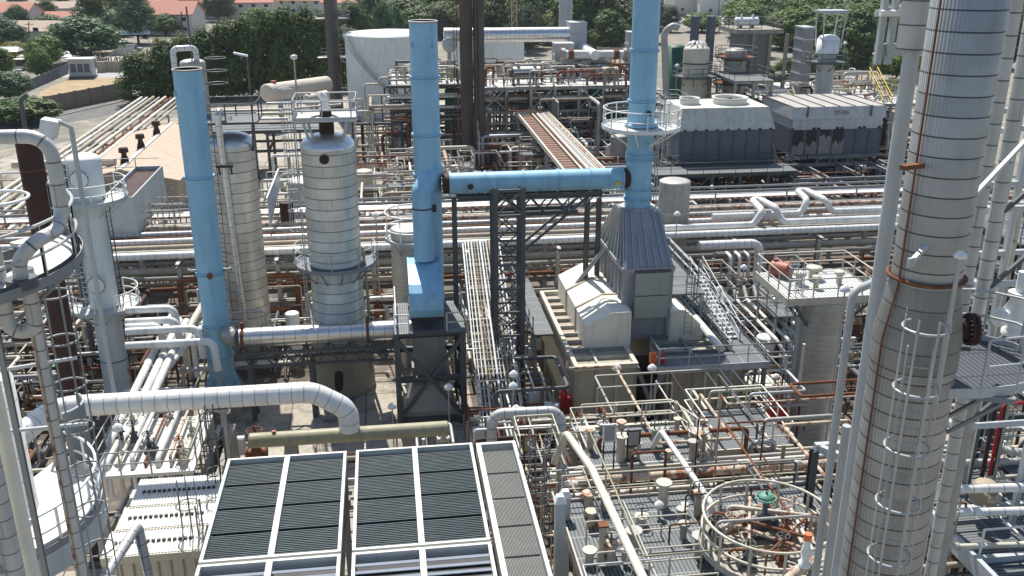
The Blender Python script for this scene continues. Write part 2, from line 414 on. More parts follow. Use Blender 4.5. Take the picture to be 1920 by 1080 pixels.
def ladder(parent, base, h, ang, m=None, cage=True, off=.0, wid=.42, cr=.38, c0=2.2):
    """ang: direction (from the wall outwards) the climber's back faces"""
    m = m or M['lgrey']; base = V(base); o_ = V((math.cos(ang), math.sin(ang), 0)); s_ = V((-o_.y, o_.x, 0))
    mb = MB()
    for k in (-1, 1): mb.beam(base + s_ * (k * wid / 2), base + s_ * (k * wid / 2) + V((0, 0, h)), .055, .025, s_)
    rb = mb
    for i in range(int(h / .3)): 
        z = V((0, 0, .2 + i * .3)); rb.cyl(base - s_ * (wid / 2) + z, base + s_ * (wid / 2) + z, .016, n=5)
    L = obj('ladder', mb, m, parent)
    if cage:
        cb = MB(); z = c0; aa = []
        c = base + o_ * (cr * .9)
        while z < h + .8:
            pts = [c + (o_ * -math.cos(t) + s_ * math.sin(t)) * cr + V((0, 0, z)) for t in [R(38 + i * (284 / 14)) for i in range(15)]]
            cb.sweep(pts, [.028] * 15, 4); z += 1.15
        for t in (60, 110, 155, 205, 250, 300):
            q = c + (o_ * -math.cos(R(t)) + s_ * math.sin(R(t))) * cr
            cb.beam(q + V((0, 0, c0)), q + V((0, 0, h + .75)), .04, .012, q - c)
        obj('cage', cb, m, L)
    return L
def arc(c, rad, a0, a1, n=24):
    c = V(c); return [c + V((rad * math.cos(R(a0 + (a1 - a0) * i / n)), rad * math.sin(R(a0 + (a1 - a0) * i / n)), 0)) for i in range(n + 1)]
def ringdeck(parent, c, r0, r1, a0, a1, m, th=.07, n=36, brackets=6, bm=None, drop=1.0, name='deck'):
    """annular walkway round a vessel with knee brackets"""
    c = V(c); full = abs(a1 - a0) >= 359.9
    o = arc(c, r1, a0, a1, n); i_ = arc(c, r0, a0, a1, n); mb = MB(); z = V((0, 0, th))
    for k in range(n):
        mb.hexa([i_[k] - z, o[k] - z, o[k + 1] - z, i_[k + 1] - z], [i_[k], o[k], o[k + 1], i_[k + 1]])
    d = obj(name, mb, m, parent)
    rim = MB()
    q = arc(c + V((0, 0, .02)), r1 + .012, a0, a1, n)
    for k in range(n): rim.beam(q[k], q[k + 1], .02, .2)
    obj('toe_plate', rim, bm or m, parent)
    for k in range(brackets):
        t = R(a0 + (a1 - a0) * ((k + .5) / brackets)); d_ = V((math.cos(t), math.sin(t), 0))
        b = MB(); b.beam(c + d_ * r0 - V((0, 0, th + .06)), c + d_ * r1 - V((0, 0, th + .06)), .08, .1); b.beam(c + d_ * r0 - V((0, 0, drop)), c + d_ * (r1 - .08) - V((0, 0, th + .1)), .07)
        obj('bracket', b, bm or m, parent)
    return d
def pipe(pts, r, m, base, group=None, name='pipe', cat='pipe', bend=None, n=9, fl=0, label=None, flm=None):
    mb = MB().tube(pts, r, n, bend); p = lerp(pts[len(pts) // 2 - 1], pts[len(pts) // 2], .5)
    o = obj(name, mb, m); tag(o, label or uniq(base, p), cat, group)
    if fl:
        for a, b in ((pts[0], pts[1]), (pts[-1], pts[-2])):
            d = (V(b) - V(a)).normalized(); obj('flange', MB().cyl(V(a), V(a) + d * (.12 * r / .15 + .05), r * 1.45, n=12), flm or M['galv_r'], o)
    return o
def frame(name, label, cat, xs, ys, z0, zs, m, w=.25, brace=(), group=None, deck=None, railm=None, loc=None):
    """open steel frame: columns, beams per level, diagonal braces; parts are separate meshes"""
    t = T(name, label, cat, loc or ((xs[0] + xs[-1]) / 2, (ys[0] + ys[-1]) / 2, z0), group); zt = zs[-1]
    for x in xs:
        for y in ys: obj('column', MB().ibeam((x, y, z0), (x, y, zt), w, w, (0, 1, 0)), m, t)
    for z in zs:
        for y in ys: obj('beam', MB().ibeam((xs[0] + .003, y, z - w * .6), (xs[-1] - .003, y, z - w * .6), w * .7, w), m, t)
        for x in xs: obj('beam', MB().ibeam((x, ys[0], z - w * .6 - .004), (x, ys[-1], z - w * .6 - .004), w * .7, w), m, t)
    for (a, b) in brace: obj('brace', MB().beam(a, b, w * .45), m, t)
    if deck:
        obj('deck', MB().bx(xs[0] - .2, ys[0] - .2, zt + .01, xs[-1] + .2, ys[-1] + .2, zt + .07), deck, t)
    if railm:
        x0, x1, y0, y1 = xs[0] - .2, xs[-1] + .2, ys[0] - .2, ys[-1] + .2
        rail(t, [(x0, y0, zt + .07), (x1, y0, zt + .07), (x1, y1, zt + .07), (x0, y1, zt + .07)], railm, closed=True)
    return t
def lamp(p, h, label=None, m=None, arm=(0, 0), head=.24, group='white bowl lamps on plant poles'):
    t = T('plant_lamp', label or uniq('white bowl lamp on thin pole', V(p) + V((0, 0, h)), group), 'lamp', p, group); p = V(p); m = m or M['galv']
    top = p + V((arm[0], arm[1], h))
    obj('pole', MB().tube([p, p + V((0, 0, h))] + ([top] if (arm[0] or arm[1]) else []), .04, 7), m, t)
    obj('lamp_head', MB().lathe(top - V((0, 0, head * .7)), [(head * .35, 0), (head * .95, .02), (head, head * .35), (head * .85, head * .8), (head * .45, head * 1.15), (head * .3, head * 1.3)], 14), M['white'], t)
    return t
def pump(p, rz, label, m=None, group='pumps on the plant floor', mm=None):
    t = T('pump', label, 'pump', p, group); p = V(p); m = m or M['mgrey']
    obj('base_plate', MB().box(p + V((0, 0, .12)), (2.1, .8, .24)), M['conc_d'], t)
    b = MB().lathe(p + V((-.95, 0, .65)), [(.2, 0), (.32, .05), (.32, .85), (.22, .95), (.22, 1.0)], 14, (1, 0, 0))
    for k in range(8): b.beam(p + V((-.85, .34 * math.cos(k * .785), .65 + .34 * math.sin(k * .785))), p + V((-.15, .34 * math.cos(k * .785), .65 + .34 * math.sin(k * .785))), .03)
    obj('motor', b, mm or M['teal'], t)
    obj('coupling_guard', MB().cyl(p + V((.05, 0, .62)), p + V((.4, 0, .62)), .2, n=12), M['yellow'], t)
    c = MB().lathe(p + V((.4, 0, .62)), [(.15, 0), (.34, .08), (.36, .35), (.2, .45), (.16, .5)], 14, (1, 0, 0)); c.cyl(p + V((.6, 0, .8)), p + V((.6, 0, 1.35)), .12, n=10); c.cyl(p + V((.85, 0, .62)), p + V((1.15, 0, .62)), .14, n=10)
    obj('pump_casing', c, m, t)
    t.rotation_euler = (0, 0, rz); return t
def valve(p, label, m=None, s=1.0, group='handwheel valves on the pipework', ax=(1, 0, 0), wm=None):
    t = T('valve', label, 'valve', p, group); p = V(p); ax = V(ax); m = m or M['galv_r']
    b = MB()
    for k in (-1, 1): b.cyl(p + ax * (k * .32 * s), p + ax * (k * .25 * s), .2 * s, n=12); b.cyl(p + ax * (k * .26 * s), p, .13 * s, .17 * s, n=12)
    obj('body', b, m, t)
    obj('bonnet', MB().lathe(p + V((0, 0, .1 * s)), [(.13 * s, 0), (.13 * s, .18 * s), (.17 * s, .19 * s), (.17 * s, .24 * s), (.07 * s, .26 * s), (.05 * s, .7 * s), (.02 * s, .85 * s)], 12), m, t)
    hw = MB().ring(p + V((0, 0, .78 * s)), .24 * s, .022 * s, 16, 5)
    for k in range(2): hw.beam(p + V((-.24 * s, 0, .78 * s)) if k else p + V((0, -.24 * s, .78 * s)), p + V((.24 * s, 0, .78 * s)) if k else p + V((0, .24 * s, .78 * s)), .025 * s)
    obj('handwheel', hw, wm or m, t); return t
def exchanger(p, L, r, label, m, ax=(1, 0, 0), group=None, saddle=1.0, name='heat_exchanger', cat='exchanger', endm=None):
    t = T(name, label, cat, p, group); p = V(p); ax = V(ax).normalized(); c = p + V((0, 0, saddle + r)); sd_ = V((-ax.y, ax.x, 0))
    obj('shell', MB().cyl(c - ax * (L / 2), c + ax * (L / 2), r, n=20), m, t)
    for k in (-1, 1):
        a = ax * k; obj('head', MB().lathe(c + a * (L / 2), [(r * 1.12, 0), (r * 1.12, .1)] + dome(r, .1, .8), 20, a), endm or m, t)
        q = c + a * (L * .3); obj('saddle', MB().box(p + a * (L * .3) + V((0, 0, (saddle + r * .4) / 2)), (.25 if abs(ax.x) > .5 else r * 1.5, r * 1.5 if abs(ax.x) > .5 else .25, saddle + r * .4)), M['conc_d'], t)
        obj('nozzle', MB().cyl(q + V((0, 0, r * .8)), q + V((0, 0, r + .35)), r * .3, n=10), m, t)
    return t
def tower_vessel(name, label, cat, c, prof, m, parts=(), n=40):
    t = T(name, label, cat, c); obj('shell', MB().lathe(c, prof, n), m, t); return t

LATER = []     # (size in view, pts, r, material, base label, group, sides, bend): drawn largest first, the small rest becomes one mass
def later(pts, r, m, base, group, n=7, bend=None):
    L = sum((V(b) - V(a)).length for a, b in zip(pts, pts[1:])); mid = lerp(pts[1], pts[2], .5) if len(pts) > 2 else lerp(pts[0], pts[1], .5); d = (mid - _c0).dot(_fw)
    px, py = pj(mid); inside = -60 < px < 1980 and -40 < py < 1120
    LATER.append(((L * r / d / d) if inside else 0, [V(p) for p in pts], r, m, base, group, n, bend))
def flush_later(limit):
    LATER.sort(key=lambda q: -q[0]); by = {}
    for k, (s_, pts, r, m, base, group, n, bend) in enumerate(LATER):
        if k < limit: pipe(pts, r, m, base, group, n=n, bend=bend)
        else: by.setdefault(m.name, MB()).tube(pts, r, 5 if r < .08 else n, bend, True, 3)
    v = []; f = []; uv = []; mi = []; ms = list(by)
    for i, k in enumerate(ms):
        b = by[k]; o = len(v); v += b.v; f += [[o + x for x in q] for q in b.f]; uv += b.uv; mi += [i] * len(b.f)
    me = bpy.data.meshes.new('small_pipework'); me.from_pydata(v, [], f); u = me.uv_layers.new(name='UVMap'); u.data.foreach_set('uv', [c for q in uv for x in q for c in x])
    for k in ms: me.materials.append(bpy.data.materials[k])
    me.polygons.foreach_set('material_index', mi); me.polygons.foreach_set('use_smooth', [len(q) == 4 for q in f])
    o = bpy.data.objects.new('small_pipework', me); COL.objects.link(o); o['kind'] = 'stuff'; return o
# ---------------- ground, roads ----------------
def ground_mat():
    m, t, p, tc = _nodes('earth and suburb ground'); ob = tc.outputs['Object']
    c = mix(t, ramp(t, noise(t, ob, .012, 5), .4, .62), (.20, .185, .14), (.15, .155, .14))
    c = mix(t, ramp(t, noise(t, ob, .35, 6, .7), .42, .7), c, (.34, .29, .22)); t.links.new(c, p.inputs['Base Color']); p.inputs['Roughness'].default_value = .95
    return m
S('ground', MB().bx(-1100, -150, -1, 1100, 1500, 0), ground_mat())
def sheet(name, poly, z, m, kind='structure'): return S(name, MB().prism([(x, y, z - .3) for x, y in poly], (0, 0, .3)), m, kind)
sheet('plant_floor', [(-46, 2), (70, 2), (70, 150), (40, 165), (-20, 172), (-48, 128)], .008, M['concrete'])
def shade_mat():
    m, t, p, tc = _nodes('painted shade ground'); ob = tc.outputs['Object']
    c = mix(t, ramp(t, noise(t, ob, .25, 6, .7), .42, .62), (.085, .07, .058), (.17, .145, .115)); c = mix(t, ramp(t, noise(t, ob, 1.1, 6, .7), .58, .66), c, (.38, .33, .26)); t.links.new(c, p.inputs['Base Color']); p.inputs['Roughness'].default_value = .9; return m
SHADE_M = shade_mat()
for k_, (xa_, ya_, xb_, yb__) in enumerate(((-46, 61, 60, 75), (-30, 37, -12.4, 60.9), (16.8, 44, 46, 60.9), (20, 75.1, 66, 128), (-13, 55, 8, 60.9), (4.4, 34, 9, 54.9), (9, 108, 19.9, 134), (-4, 112, 8.9, 131), (14, 12, 46, 40))): sheet('shade_sheet', [(xa_, ya_), (xb_, ya_), (xb_, yb__), (xa_, yb__)], .014 + .0012 * k_, SHADE_M)  # dark ground sheets, painted in for deep shade among racks, towers and pipes
asph = paint('worn asphalt', (.13, .13, .125), .9, 0, .35, 0, 0, .4)
grav = paint('pale gravel', (.36, .36, .35), .95, 0, .4, 0, 0, .8)
dry = paint('dry grass and dirt', (.42, .32, .19), .95, 0, .7, .3, .2, .5, .2, (.18, .19, .08))
ga = lambda *ps: [tuple(G(*p).xy) for p in ps]
sheet('road', ga((-260, 300), (250, 208), (256, 182), (-260, 250)), .012, asph)
sheet('dirt_verge', ga((60, 218), (90, 196), (240, 168), (240, 140), (150, 140), (75, 172)), .012, dry)
sheet('gravel_lot', ga((115, 146), (245, 146), (250, 100), (130, 122)), .016, grav)
S('kerb', MB().beam(tuple(G(100, 220)), tuple(G(250, 186)), .3, .3), M['concrete'])
sheet('street', ga((-200, 108), (260, 108), (245, 92), (-200, 92)), .012, asph)
sheet('yard', ga((-80, 135), (60, 135), (120, 100), (-80, 100)), .016, paint('pale concrete yard', (.5, .48, .44), .9, 0, .3, 0, 0, .4))
sheet('lot', ga((1240, 48), (1420, 44), (1420, 22), (1230, 22)), .016, grav)
# ---------------- trees ----------------
def leafmat(name, c0, c1):
    m, t, p, tc = _nodes(name); oi = N(t, 'ShaderNodeObjectInfo'); g = N(t, 'ShaderNodeNewGeometry')
    f = math_(t, 'ADD', math_(t, 'MULTIPLY', noise(t, tc.outputs['Object'], .8, 3), .7), math_(t, 'MULTIPLY', g.outputs['Random Per Island'], .45))
    c = mix(t, ramp(t, f, .3, .85), c0, c1); t.links.new(c, p.inputs['Base Color']); p.inputs['Roughness'].default_value = .6; p.inputs['Specular IOR Level'].default_value = .25
    tr = N(t, 'ShaderNodeBsdfTranslucent'); t.links.new(mix(t, .5, c, (.14, .2, .03)), tr.inputs[0]); ms = N(t, 'ShaderNodeMixShader'); ms.inputs[0].default_value = .22
    t.links.new(p.outputs[0], ms.inputs[1]); t.links.new(tr.outputs[0], ms.inputs[2]); t.links.new(ms.outputs[0], t.nodes['Material Output'].inputs[0]); return m
LM = {'dark': leafmat('dark leaves', (.03, .06, .018), (.12, .185, .04)), 'mid': leafmat('green leaves', (.042, .082, .02), (.115, .18, .04)),
      'lime': leafmat('lime leaves', (.07, .125, .024), (.185, .255, .05)), 'yel': leafmat('yellow green leaves', (.16, .16, .025), (.32, .28, .05)),
      'blue': leafmat('blue green leaves', (.035, .085, .045), (.11, .20, .09)), 'grey': leafmat('grey green leaves', (.07, .10, .055), (.14, .17, .10))}
def crown_mesh(seed, rx, rz, nclump, nleaf, ls, conical=0.0, spread=1.0):
    rnd = random.Random(seed); mb = MB()
    for _ in range(nclump):
        z = rnd.uniform(-1, 1); an = rnd.uniform(0, 6.283); rr = math.sqrt(rnd.uniform(.15, 1)) * max(.05, 1 - abs(z) ** (2.2 if z > 0 else 3.5)) ** .5
        u = V((rr * math.cos(an), rr * math.sin(an), z))
        k = 1 - conical * max(0, (u.z + 1) / 2) ** 1.3
        c = V((u.x * rx * k, u.y * rx * k, u.z * rz)) * rnd.uniform(.78, 1.02); cr = rnd.uniform(.6, 1.3) * rx * .26 * spread
        for _ in range(nleaf):
            d = V((rnd.gauss(0, 1), rnd.gauss(0, 1), rnd.gauss(0, .8))); d.normalize()
            q = c + d * cr * rnd.uniform(.55, 1.05); nrm = (d + u * .5 + V((rnd.uniform(-.6, .6), rnd.uniform(-.6, .6), rnd.uniform(0, .7)))).normalized()
            a = nrm.cross(V((rnd.uniform(-1, 1), rnd.uniform(-1, 1), rnd.uniform(-1, 1)))).normalized(); b = nrm.cross(a); s = ls * rnd.uniform(.6, 1.35)
            mb.add([q - a * s, q - b * s * .55, q + a * s, q + b * s * .55], [(0, 1, 2, 3)])
    return mb
def trunk_mesh(h, r, rx, rz, seed):
    rnd = random.Random(seed); mb = MB(); mb.sweep([V((0, 0, 0)), V((rnd.uniform(-.1, .1) * h * .2, .05 * h, h * .5)), V((0, 0, h))], [r * 1.25, r * .9, r * .6], 8)
    for k in range(6):
        a = k * 1.05 + rnd.random(); L = rx * rnd.uniform(.5, .8); z0 = h * rnd.uniform(.55, .95)
        mb.sweep([V((0, 0, z0)), V((math.cos(a) * L * .5, math.sin(a) * L * .5, z0 + rz * .35)), V((math.cos(a) * L, math.sin(a) * L, z0 + rz * rnd.uniform(.6, 1.1)))], [r * .5, r * .32, r * .1], 6)
    return mb
TV = []   # unit variants: crown radius 1, half-height given
for i, (rz, nc, nl, ls, con) in enumerate([(.9, 150, 60, .06, .2), (1.0, 160, 60, .056, .35), (1.35, 180, 60, .052, .45), (.75, 140, 60, .062, .1), (1.7, 200, 56, .05, .55)]):
    cm = crown_mesh(40 + i, 1.0, rz, nc, nl, ls, con); zz = sorted(v[2] for v in cm.v); za, zb = zz[len(zz) // 100], zz[-1]; cm.v = [(x, y, (z - za) / (zb - za) * 2 * rz - rz) for x, y, z in cm.v]
    TV.append((rz, cm))
_tm = {}
def tree(p, h, rx, label, var=0, leaf='mid', group=None, name='tree', trunk=None):
    """p base, h total height, rx crown radius"""
    rz, cm = TV[var]; t = T(name, label, name.split('_')[-1], p, group)
    key = (var, leaf)
    if key not in _tm:
        me = obj('crown', cm, LM[leaf]); _tm[key] = me.data; bpy.data.objects.remove(me)
    c = bpy.data.objects.new('crown', _tm[key]); COL.objects.link(c); c.parent = t
    ch = h * (1 - (trunk if trunk is not None else .05)); c.scale = (rx * 1.08, rx * 1.08, ch / 2 / rz );  c.location = (0, 0, h - ch); c.rotation_euler = (0, 0, random.uniform(0, 6))
    obj('trunk', MB(), M['bark'], t) if False else None
    k2 = ('t', var)
    if k2 not in _tm:
        me = obj('trunk', trunk_mesh(1.0, .06, .9, .5, var), M['bark']); _tm[k2] = me.data; bpy.data.objects.remove(me)
    b = bpy.data.objects.new('trunk', _tm[k2]); COL.objects.link(b); b.parent = t; b.scale = (rx * .8, rx * .8, h * .5)
    return t
def tree_at(px, ybase, ytop, wpx, label, var=0, leaf='mid', group=None, name='tree', trunk=None):
    p = G(px, ybase); top = A(px, ytop, p.y); d = (V(p) - _c0).dot(_fw)
    return tree(p, max(1, top.z), wpx / 2 * d / FPX, label, var, leaf, group, name, trunk)
# hedge row of big dark trees
hp = [(272, 196, 98, 84), (318, 192, 74, 78), (352, 189, 66, 72), (392, 187, 50, 78), (430, 184, 42, 78), (468, 182, 34, 78), (506, 179, 22, 78), (544, 177, 14, 78), (582, 174, 8, 76), (612, 172, 30, 60), (655, 168, 52, 70)]
hl = ['leftmost tall dark hedge tree beside the gravel lot', 'dark hedge tree behind the left blue stack top', 'dark hedge tree right of the left blue stack top', 'dark hedge tree behind the tall grey lamp post', 'dark hedge tree above the lattice pipe support', 'dark hedge tree left of the short white lamp post', 'dark hedge tree just right of the short white lamp post', 'tall dark hedge tree above the old cream drum', 'tallest dark hedge tree left of the lone dark stack', 'dark hedge tree directly behind the lone dark stack', 'hedge tree between the lone dark stack and the white tank']
for i, (a, b, c, d) in enumerate(hp): tree_at(a, b, c, d * 1.15, hl[i], (2, 1, 2, 4, 2)[i % 5], 'dark', 'dark hedge trees along the plant edge', 'hedge_tree', -.02)
TR = [(15, 98, 34, 66, 'round green tree at left edge beside the lower grey house', 0, 'blue'), (38, 66, 10, 40, 'small dark tree below the far left red roof', 3, 'blue'), (96, 70, 28, 60, 'bushy dark tree in front of the salmon roof', 0, 'mid'),
      (160, 118, 30, 118, 'large dark broad tree behind the transformer box', 0, 'blue'), (178, 60, -20, 66, 'tall dark tree above the broad dark tree', 2, 'dark'), (222, 80, 22, 46, 'small tree with bare trunk beside the parked white cars', 3, 'blue'),
      (262, 82, -22, 72, 'tall dark tree left of the pink roofed house', 4, 'blue'), (312, 66, 26, 56, 'bright clipped tree in front of the pink roofed house', 0, 'mid'), (360, 46, -25, 46, 'thin grey tree above the hedge left part', 2, 'grey'), (410, 40, -25, 60, 'far grey green tree above the hedge middle', 1, 'grey'),
      (28, 108, 78, 44, 'small yellow shrub tree beside the white van', 3, 'yel'), (92, 128, 66, 66, 'yellow green tree in front of the white canopy', 0, 'lime'), (78, 146, 90, 44, 'small green tree beside the wooden fence', 1, 'lime'), (4, 142, 88, 50, 'lime shrub tree at the left edge', 1, 'lime'),
      (18, 188, 134, 74, 'dark round bush at left edge above the low bush', 3, 'blue'), (48, 232, 184, 110, 'low leafy bush beside the wall end', 3, 'mid'), (-20, 232, 186, 70, 'low bush at the very left edge above grey pipe', 3, 'dark'), (108, 8, -30, 60, 'far tree beside the top left red roof', 1, 'mid'), (90, 28, -4, 44, 'far pale green tree left of the tall dark trees', 0, 'lime'),
      (700, 62, 22, 90, 'bright tree behind the white tank left part', 0, 'lime'), (762, 54, -8, 110, 'broad green tree behind the white tank top', 1, 'mid'), (836, 66, 2, 80, 'green tree right of the middle blue stack top', 0, 'mid'), (680, 44, 20, 60, 'light tree between lone stack and white tank', 0, 'lime'),
      (945, 70, -40, 76, 'dark conifer right of the twin brown stacks', 2, 'dark'), (1004, 72, -50, 90, 'dark conifer left of the silver far stack', 4, 'dark'), (1086, 84, -50, 84, 'big dark conifer right of the silver far stack', 2, 'dark'), (1128, 82, -42, 60, 'dark conifer beside the grey tree', 4, 'dark'), (1165, 74, -10, 80, 'grey tree left of the right blue stack', 1, 'grey'),
      (1255, 60, 10, 36, 'slender grey tree right of the right blue stack', 2, 'grey'), (1315, 60, 24, 56, 'low bright shrub in front of the white houses', 3, 'lime'), (1400, 50, -14, 80, 'lime tree right of the white houses', 0, 'lime'), (1462, 62, -25, 90, 'bright green tree above the concrete block', 0, 'mid'), (1510, 84, -6, 90, 'yellow green tree beside the domed column', 1, 'lime'),
      (1578, 80, -8, 120, 'long green hedge tree behind the domed column', 0, 'mid'), (1618, 118, 6, 110, 'large round dark tree right of the domed column', 0, 'mid'), (1680, 150, 90, 70, 'small lime tree behind the grey pole pipe', 3, 'lime'), (1705, 110, 20, 70, 'dark tree behind the grey insulated riser', 1, 'mid'), (1660, 192, 150, 50, 'small bright bush below the dark round tree', 3, 'lime'),
      (1560, 12, -40, 90, 'far green tree at top right', 1, 'mid'), (1640, 20, -40, 80, 'far yellow green tree above the dark round tree', 0, 'lime'), (1890, 60, -20, 70, 'tree at the right edge beside the corrugated tower', 1, 'mid'), (500, 20, -30, 60, 'far tree above the hedge right half', 1, 'mid'), (900, 30, -40, 60, 'far dark tree behind the twin brown stacks', 1, 'dark'), (640, 16, -30, 50, 'small far tree beside the red roof row', 1, 'mid'), (800, 10, -40, 70, 'far tree above the middle blue stack', 0, 'mid')]
for a in TR: tree_at(a[0], a[1], a[2], a[3] * (1.3 if a[0] > 900 else 1.15), a[4], a[5], a[6], 'trees beyond the plant', 'tree', .07)
# ---------------- houses ----------------
def house(px, py, wid, dep, h, rh, rz, label, roof='roof_red', name='house', gable=True):
    p = G(px, py); t = T(name, label, 'house', p, 'houses beyond the trees'); x, y = wid / 2, dep / 2
    w_ = MB().bx(-x, -y, 0, x, y, h)
    w_.prism([(-x, -y, h), (-x, y, h), (-x, 0, h + rh * .92)], (.2, 0, 0)); w_.prism([(x, -y, h), (x, y, h), (x, 0, h + rh * .92)], (-.2, 0, 0))
    for v in range(len(w_.v)): w_.v[v] = tuple(V(w_.v[v]) + p)
    obj('wall', w_, M['stucco'], t)
    ov = .5; r = MB()
    for s_ in (-1, 1):
        r.hexa([(-x - ov, s_ * (y + ov), h - .25), (x + ov, s_ * (y + ov), h - .25), (x + ov, 0, h + rh), (-x - ov, 0, h + rh)], [(-x - ov, s_ * (y + ov), h - .08), (x + ov, s_ * (y + ov), h - .08), (x + ov, 0, h + rh + .18), (-x - ov, 0, h + rh + .18)])
    for v in range(len(r.v)): r.v[v] = tuple(V(r.v[v]) + p)
    obj('roof', r, M[roof], t)
    n = max(2, int(wid / (4 if rh >= 1 else 7)))
    for k in range(n):
        cx = -x + wid * (k + .5) / n
        for zz in ([1.6] if h < 4 or rh < 1 else [1.6, 4.4]):
            f = obj('window', MB().box(p + V((cx, -y - .03, zz)), (1.5, .08, 1.3)), M['white'], t); obj('pane', MB().box(p + V((cx, -y - .075, zz)), (1.3, .03, 1.1)), M['glass'], f)
    t.rotation_euler = (0, 0, rz); return t
house(-10, 56, 26, 11, 5.5, 2.4, R(-6), 'pale house under salmon red roof at top left corner'); house(60, 86, 22, 10, 4.2, 2.0, R(-10), 'low grey white house under dull tan roof left of trees', 'roof_tn')
house(118, 52, 22, 9, 3, 1.8, R(4), 'house with salmon roof above the broad dark tree'); house(75, 30, 26, 10, 3, 1.8, R(0), 'house with pale tan roof between red roofs at left', 'roof_tn')
house(318, 62, 18, 12, 5.8, 3.2, R(-8), 'pink roofed house behind the clipped bright tree'); house(420, 34, 34, 11, 5.5, 2.4, R(4), 'long salmon roofed house above the hedge left part'); house(300, 24, 30, 11, 3, 2.2, R(3), 'low red roofed house at top edge behind the pink one')
house(560, 26, 30, 12, 5.2, 2.6, R(-12), 'red roofed white house above the hedge right end'); house(665, 34, 20, 10, 5.5, 2.2, R(-25), 'pale house row behind the lone dark stack', 'roof_red'); house(715, 24, 20, 10, 5.5, 2.2, R(-25), 'pale house left of the middle blue stack top', 'roof_red'); house(480, 14, 30, 11, 5, 2.2, R(5), 'far red roofed house at top edge over the hedge')
house(1285, 24, 13, 9, 6.5, .6, R(6), 'flat white house left of the thin dark pole', 'stucco'); house(1345, 26, 16, 10, 7, .8, R(-4), 'cream house right of the thin dark pole', 'stucco'); house(1410, 14, 24, 10, 4, 2, R(3), 'far low house behind lime tree at top right', 'roof_tn'); house(1500, -8, 26, 10, 5, 2.2, R(3), 'far tan roofed house above the bright green tree', 'roof_tn')
# ---------------- cars, van, canopies ----------------
def car(px, py, rz, label, m, L=4.5, h=1.45, van=False):
    p = G(px, py); t = T('parked_car', label, 'car', p, 'vehicles parked beyond the plant'); b = MB()
    hw = .9; pr = [(-L / 2, .35), (-L / 2, .85), (-L / 2 + .5, .95), (L / 2 - .9, .92), (L / 2, .75), (L / 2, .35)]
    b.prism([p + V((x, -hw, z)) for x, z in pr], (0, 2 * hw, 0)); obj('body', b, m, t)
    cab = [(-L / 2 + .3, .93), (-L / 2 + .7, h), (L * .12, h), (L * .28, .93)] if not van else [(-L / 2 + .1, .93), (-L / 2 + .2, h), (L * .3, h), (L * .42, .93)]
    obj('cabin', MB().prism([p + V((x, -hw + .1, z)) for x, z in cab], (0, 2 * hw - .2, 0)), M['glass'], t)
    obj('roof', MB().box(p + V(((cab[1][0] + cab[2][0]) / 2, 0, h + .02)), (cab[2][0] - cab[1][0] + .1, 1.5, .07)), m, t)
    for sx in (-L * .3, L * .3):
        for sy in (-1, 1): w_ = obj('wheel', MB().cyl(p + V((sx, sy * .78, .32)), p + V((sx, sy * .93, .32)), .33, n=14), M['black'], t); obj('rim', MB().cyl(p + V((sx, sy * .925, .32)), p + V((sx, sy * .945, .32)), .19, n=10), M['galv'], w_)
    t.rotation_euler = (0, 0, rz); return t
car(34, 132, R(-8), 'white van parked below the yellow shrub tree', M['white'], 5.4, 2.3, True); car(48, 122, R(5), 'white car parked behind the white van', M['white'])
car(228, 92, R(2), 'white car beside the small bare trunk tree', M['white'], 5, 1.8, True); car(250, 96, R(-3), 'dark grey car left of the hedge', M['mgrey']); car(213, 74, R(20), 'white car parked beyond the bare trunk tree', M['white'])
car(1279, 34, R(10), 'dark red car parked in front of the white houses', paint('dark red car', (.2, .02, .05), .3, 0, .1, 0, 0)); car(1300, 38, R(80), 'pale car parked below the white houses', M['white']); car(250, 116, R(0), 'grey car parked beside the hedge end', M['mgrey'])
def canopy(px, py, wx, wy, h, rz, label):
    p = G(px, py); t = T('shade_canopy', label, 'canopy', p); x, y = wx / 2, wy / 2
    obj('roof', MB().hexa([p + V(q) for q in ((-x, -y, h), (x, -y, h), (x, y, h), (-x, y, h))], [p + V(q) for q in ((-x * .9, -y * .1, h + .9), (x * .9, -y * .1, h + .9), (x * .9, y * .1, h + .9), (-x * .9, y * .1, h + .9))]), M['white'], t)
    for a in (-1, 1):
        for b in (-1, 1): obj('leg', MB().cyl(p + V((a * x * .95, b * y * .95, 0)), p + V((a * x * .95, b * y * .95, h)), .06, n=6), M['galv'], t)
    t.rotation_euler = (0, 0, rz)
canopy(108, 128, 6, 5, 2.6, R(20), 'white pointed shade canopy right of the yellow green tree'); canopy(12, 118, 7, 4, 2.6, R(0), 'white shade canopy at left edge behind the van'); canopy(244, 84, 11, 6, 2.8, R(4), 'white carport canopy left of the hedge top')
# ---------------- walls, fences, yard equipment ----------------
def wall(a, b, h, th, m, name, label, cat='wall', cap=None):
    a, b = V(a), V(b); t = T(name, label, cat, (a + b) / 2); z = V((0, 0, h / 2))
    obj('panel', MB().beam(a + z, b + z, th, h), m, t)
    for p in resample([a, b], 3.2): obj('post', MB().box(p + V((0, 0, h / 2 + .05)), (th * 2, th * 2, h + .1)), m, t)
wall(G(88, 212), G(246, 180), 2.6, .22, paint('brown block wall', (.27, .215, .165), .9, 0, .4, 0, .4), 'block_wall', 'brown block wall along the road below the dry verge')
wall(G(52, 172), G(128, 138), 1.9, .08, paint('grey timber fence', (.13, .14, .17), .85, 0, .4, 0, .5), 'wooden_fence', 'grey wooden fence between the white van and dry verge', 'fence')
wall(G(190, 104), G(252, 104), 2.0, .15, M['stucco'], 'yard_wall', 'pale yard wall below the white carport canopy')
wall(G(1120, 106), G(1186, 110), 2.2, .15, M['tan'], 'yard_wall', 'low tan wall behind the white duct tee left of the right blue stack')
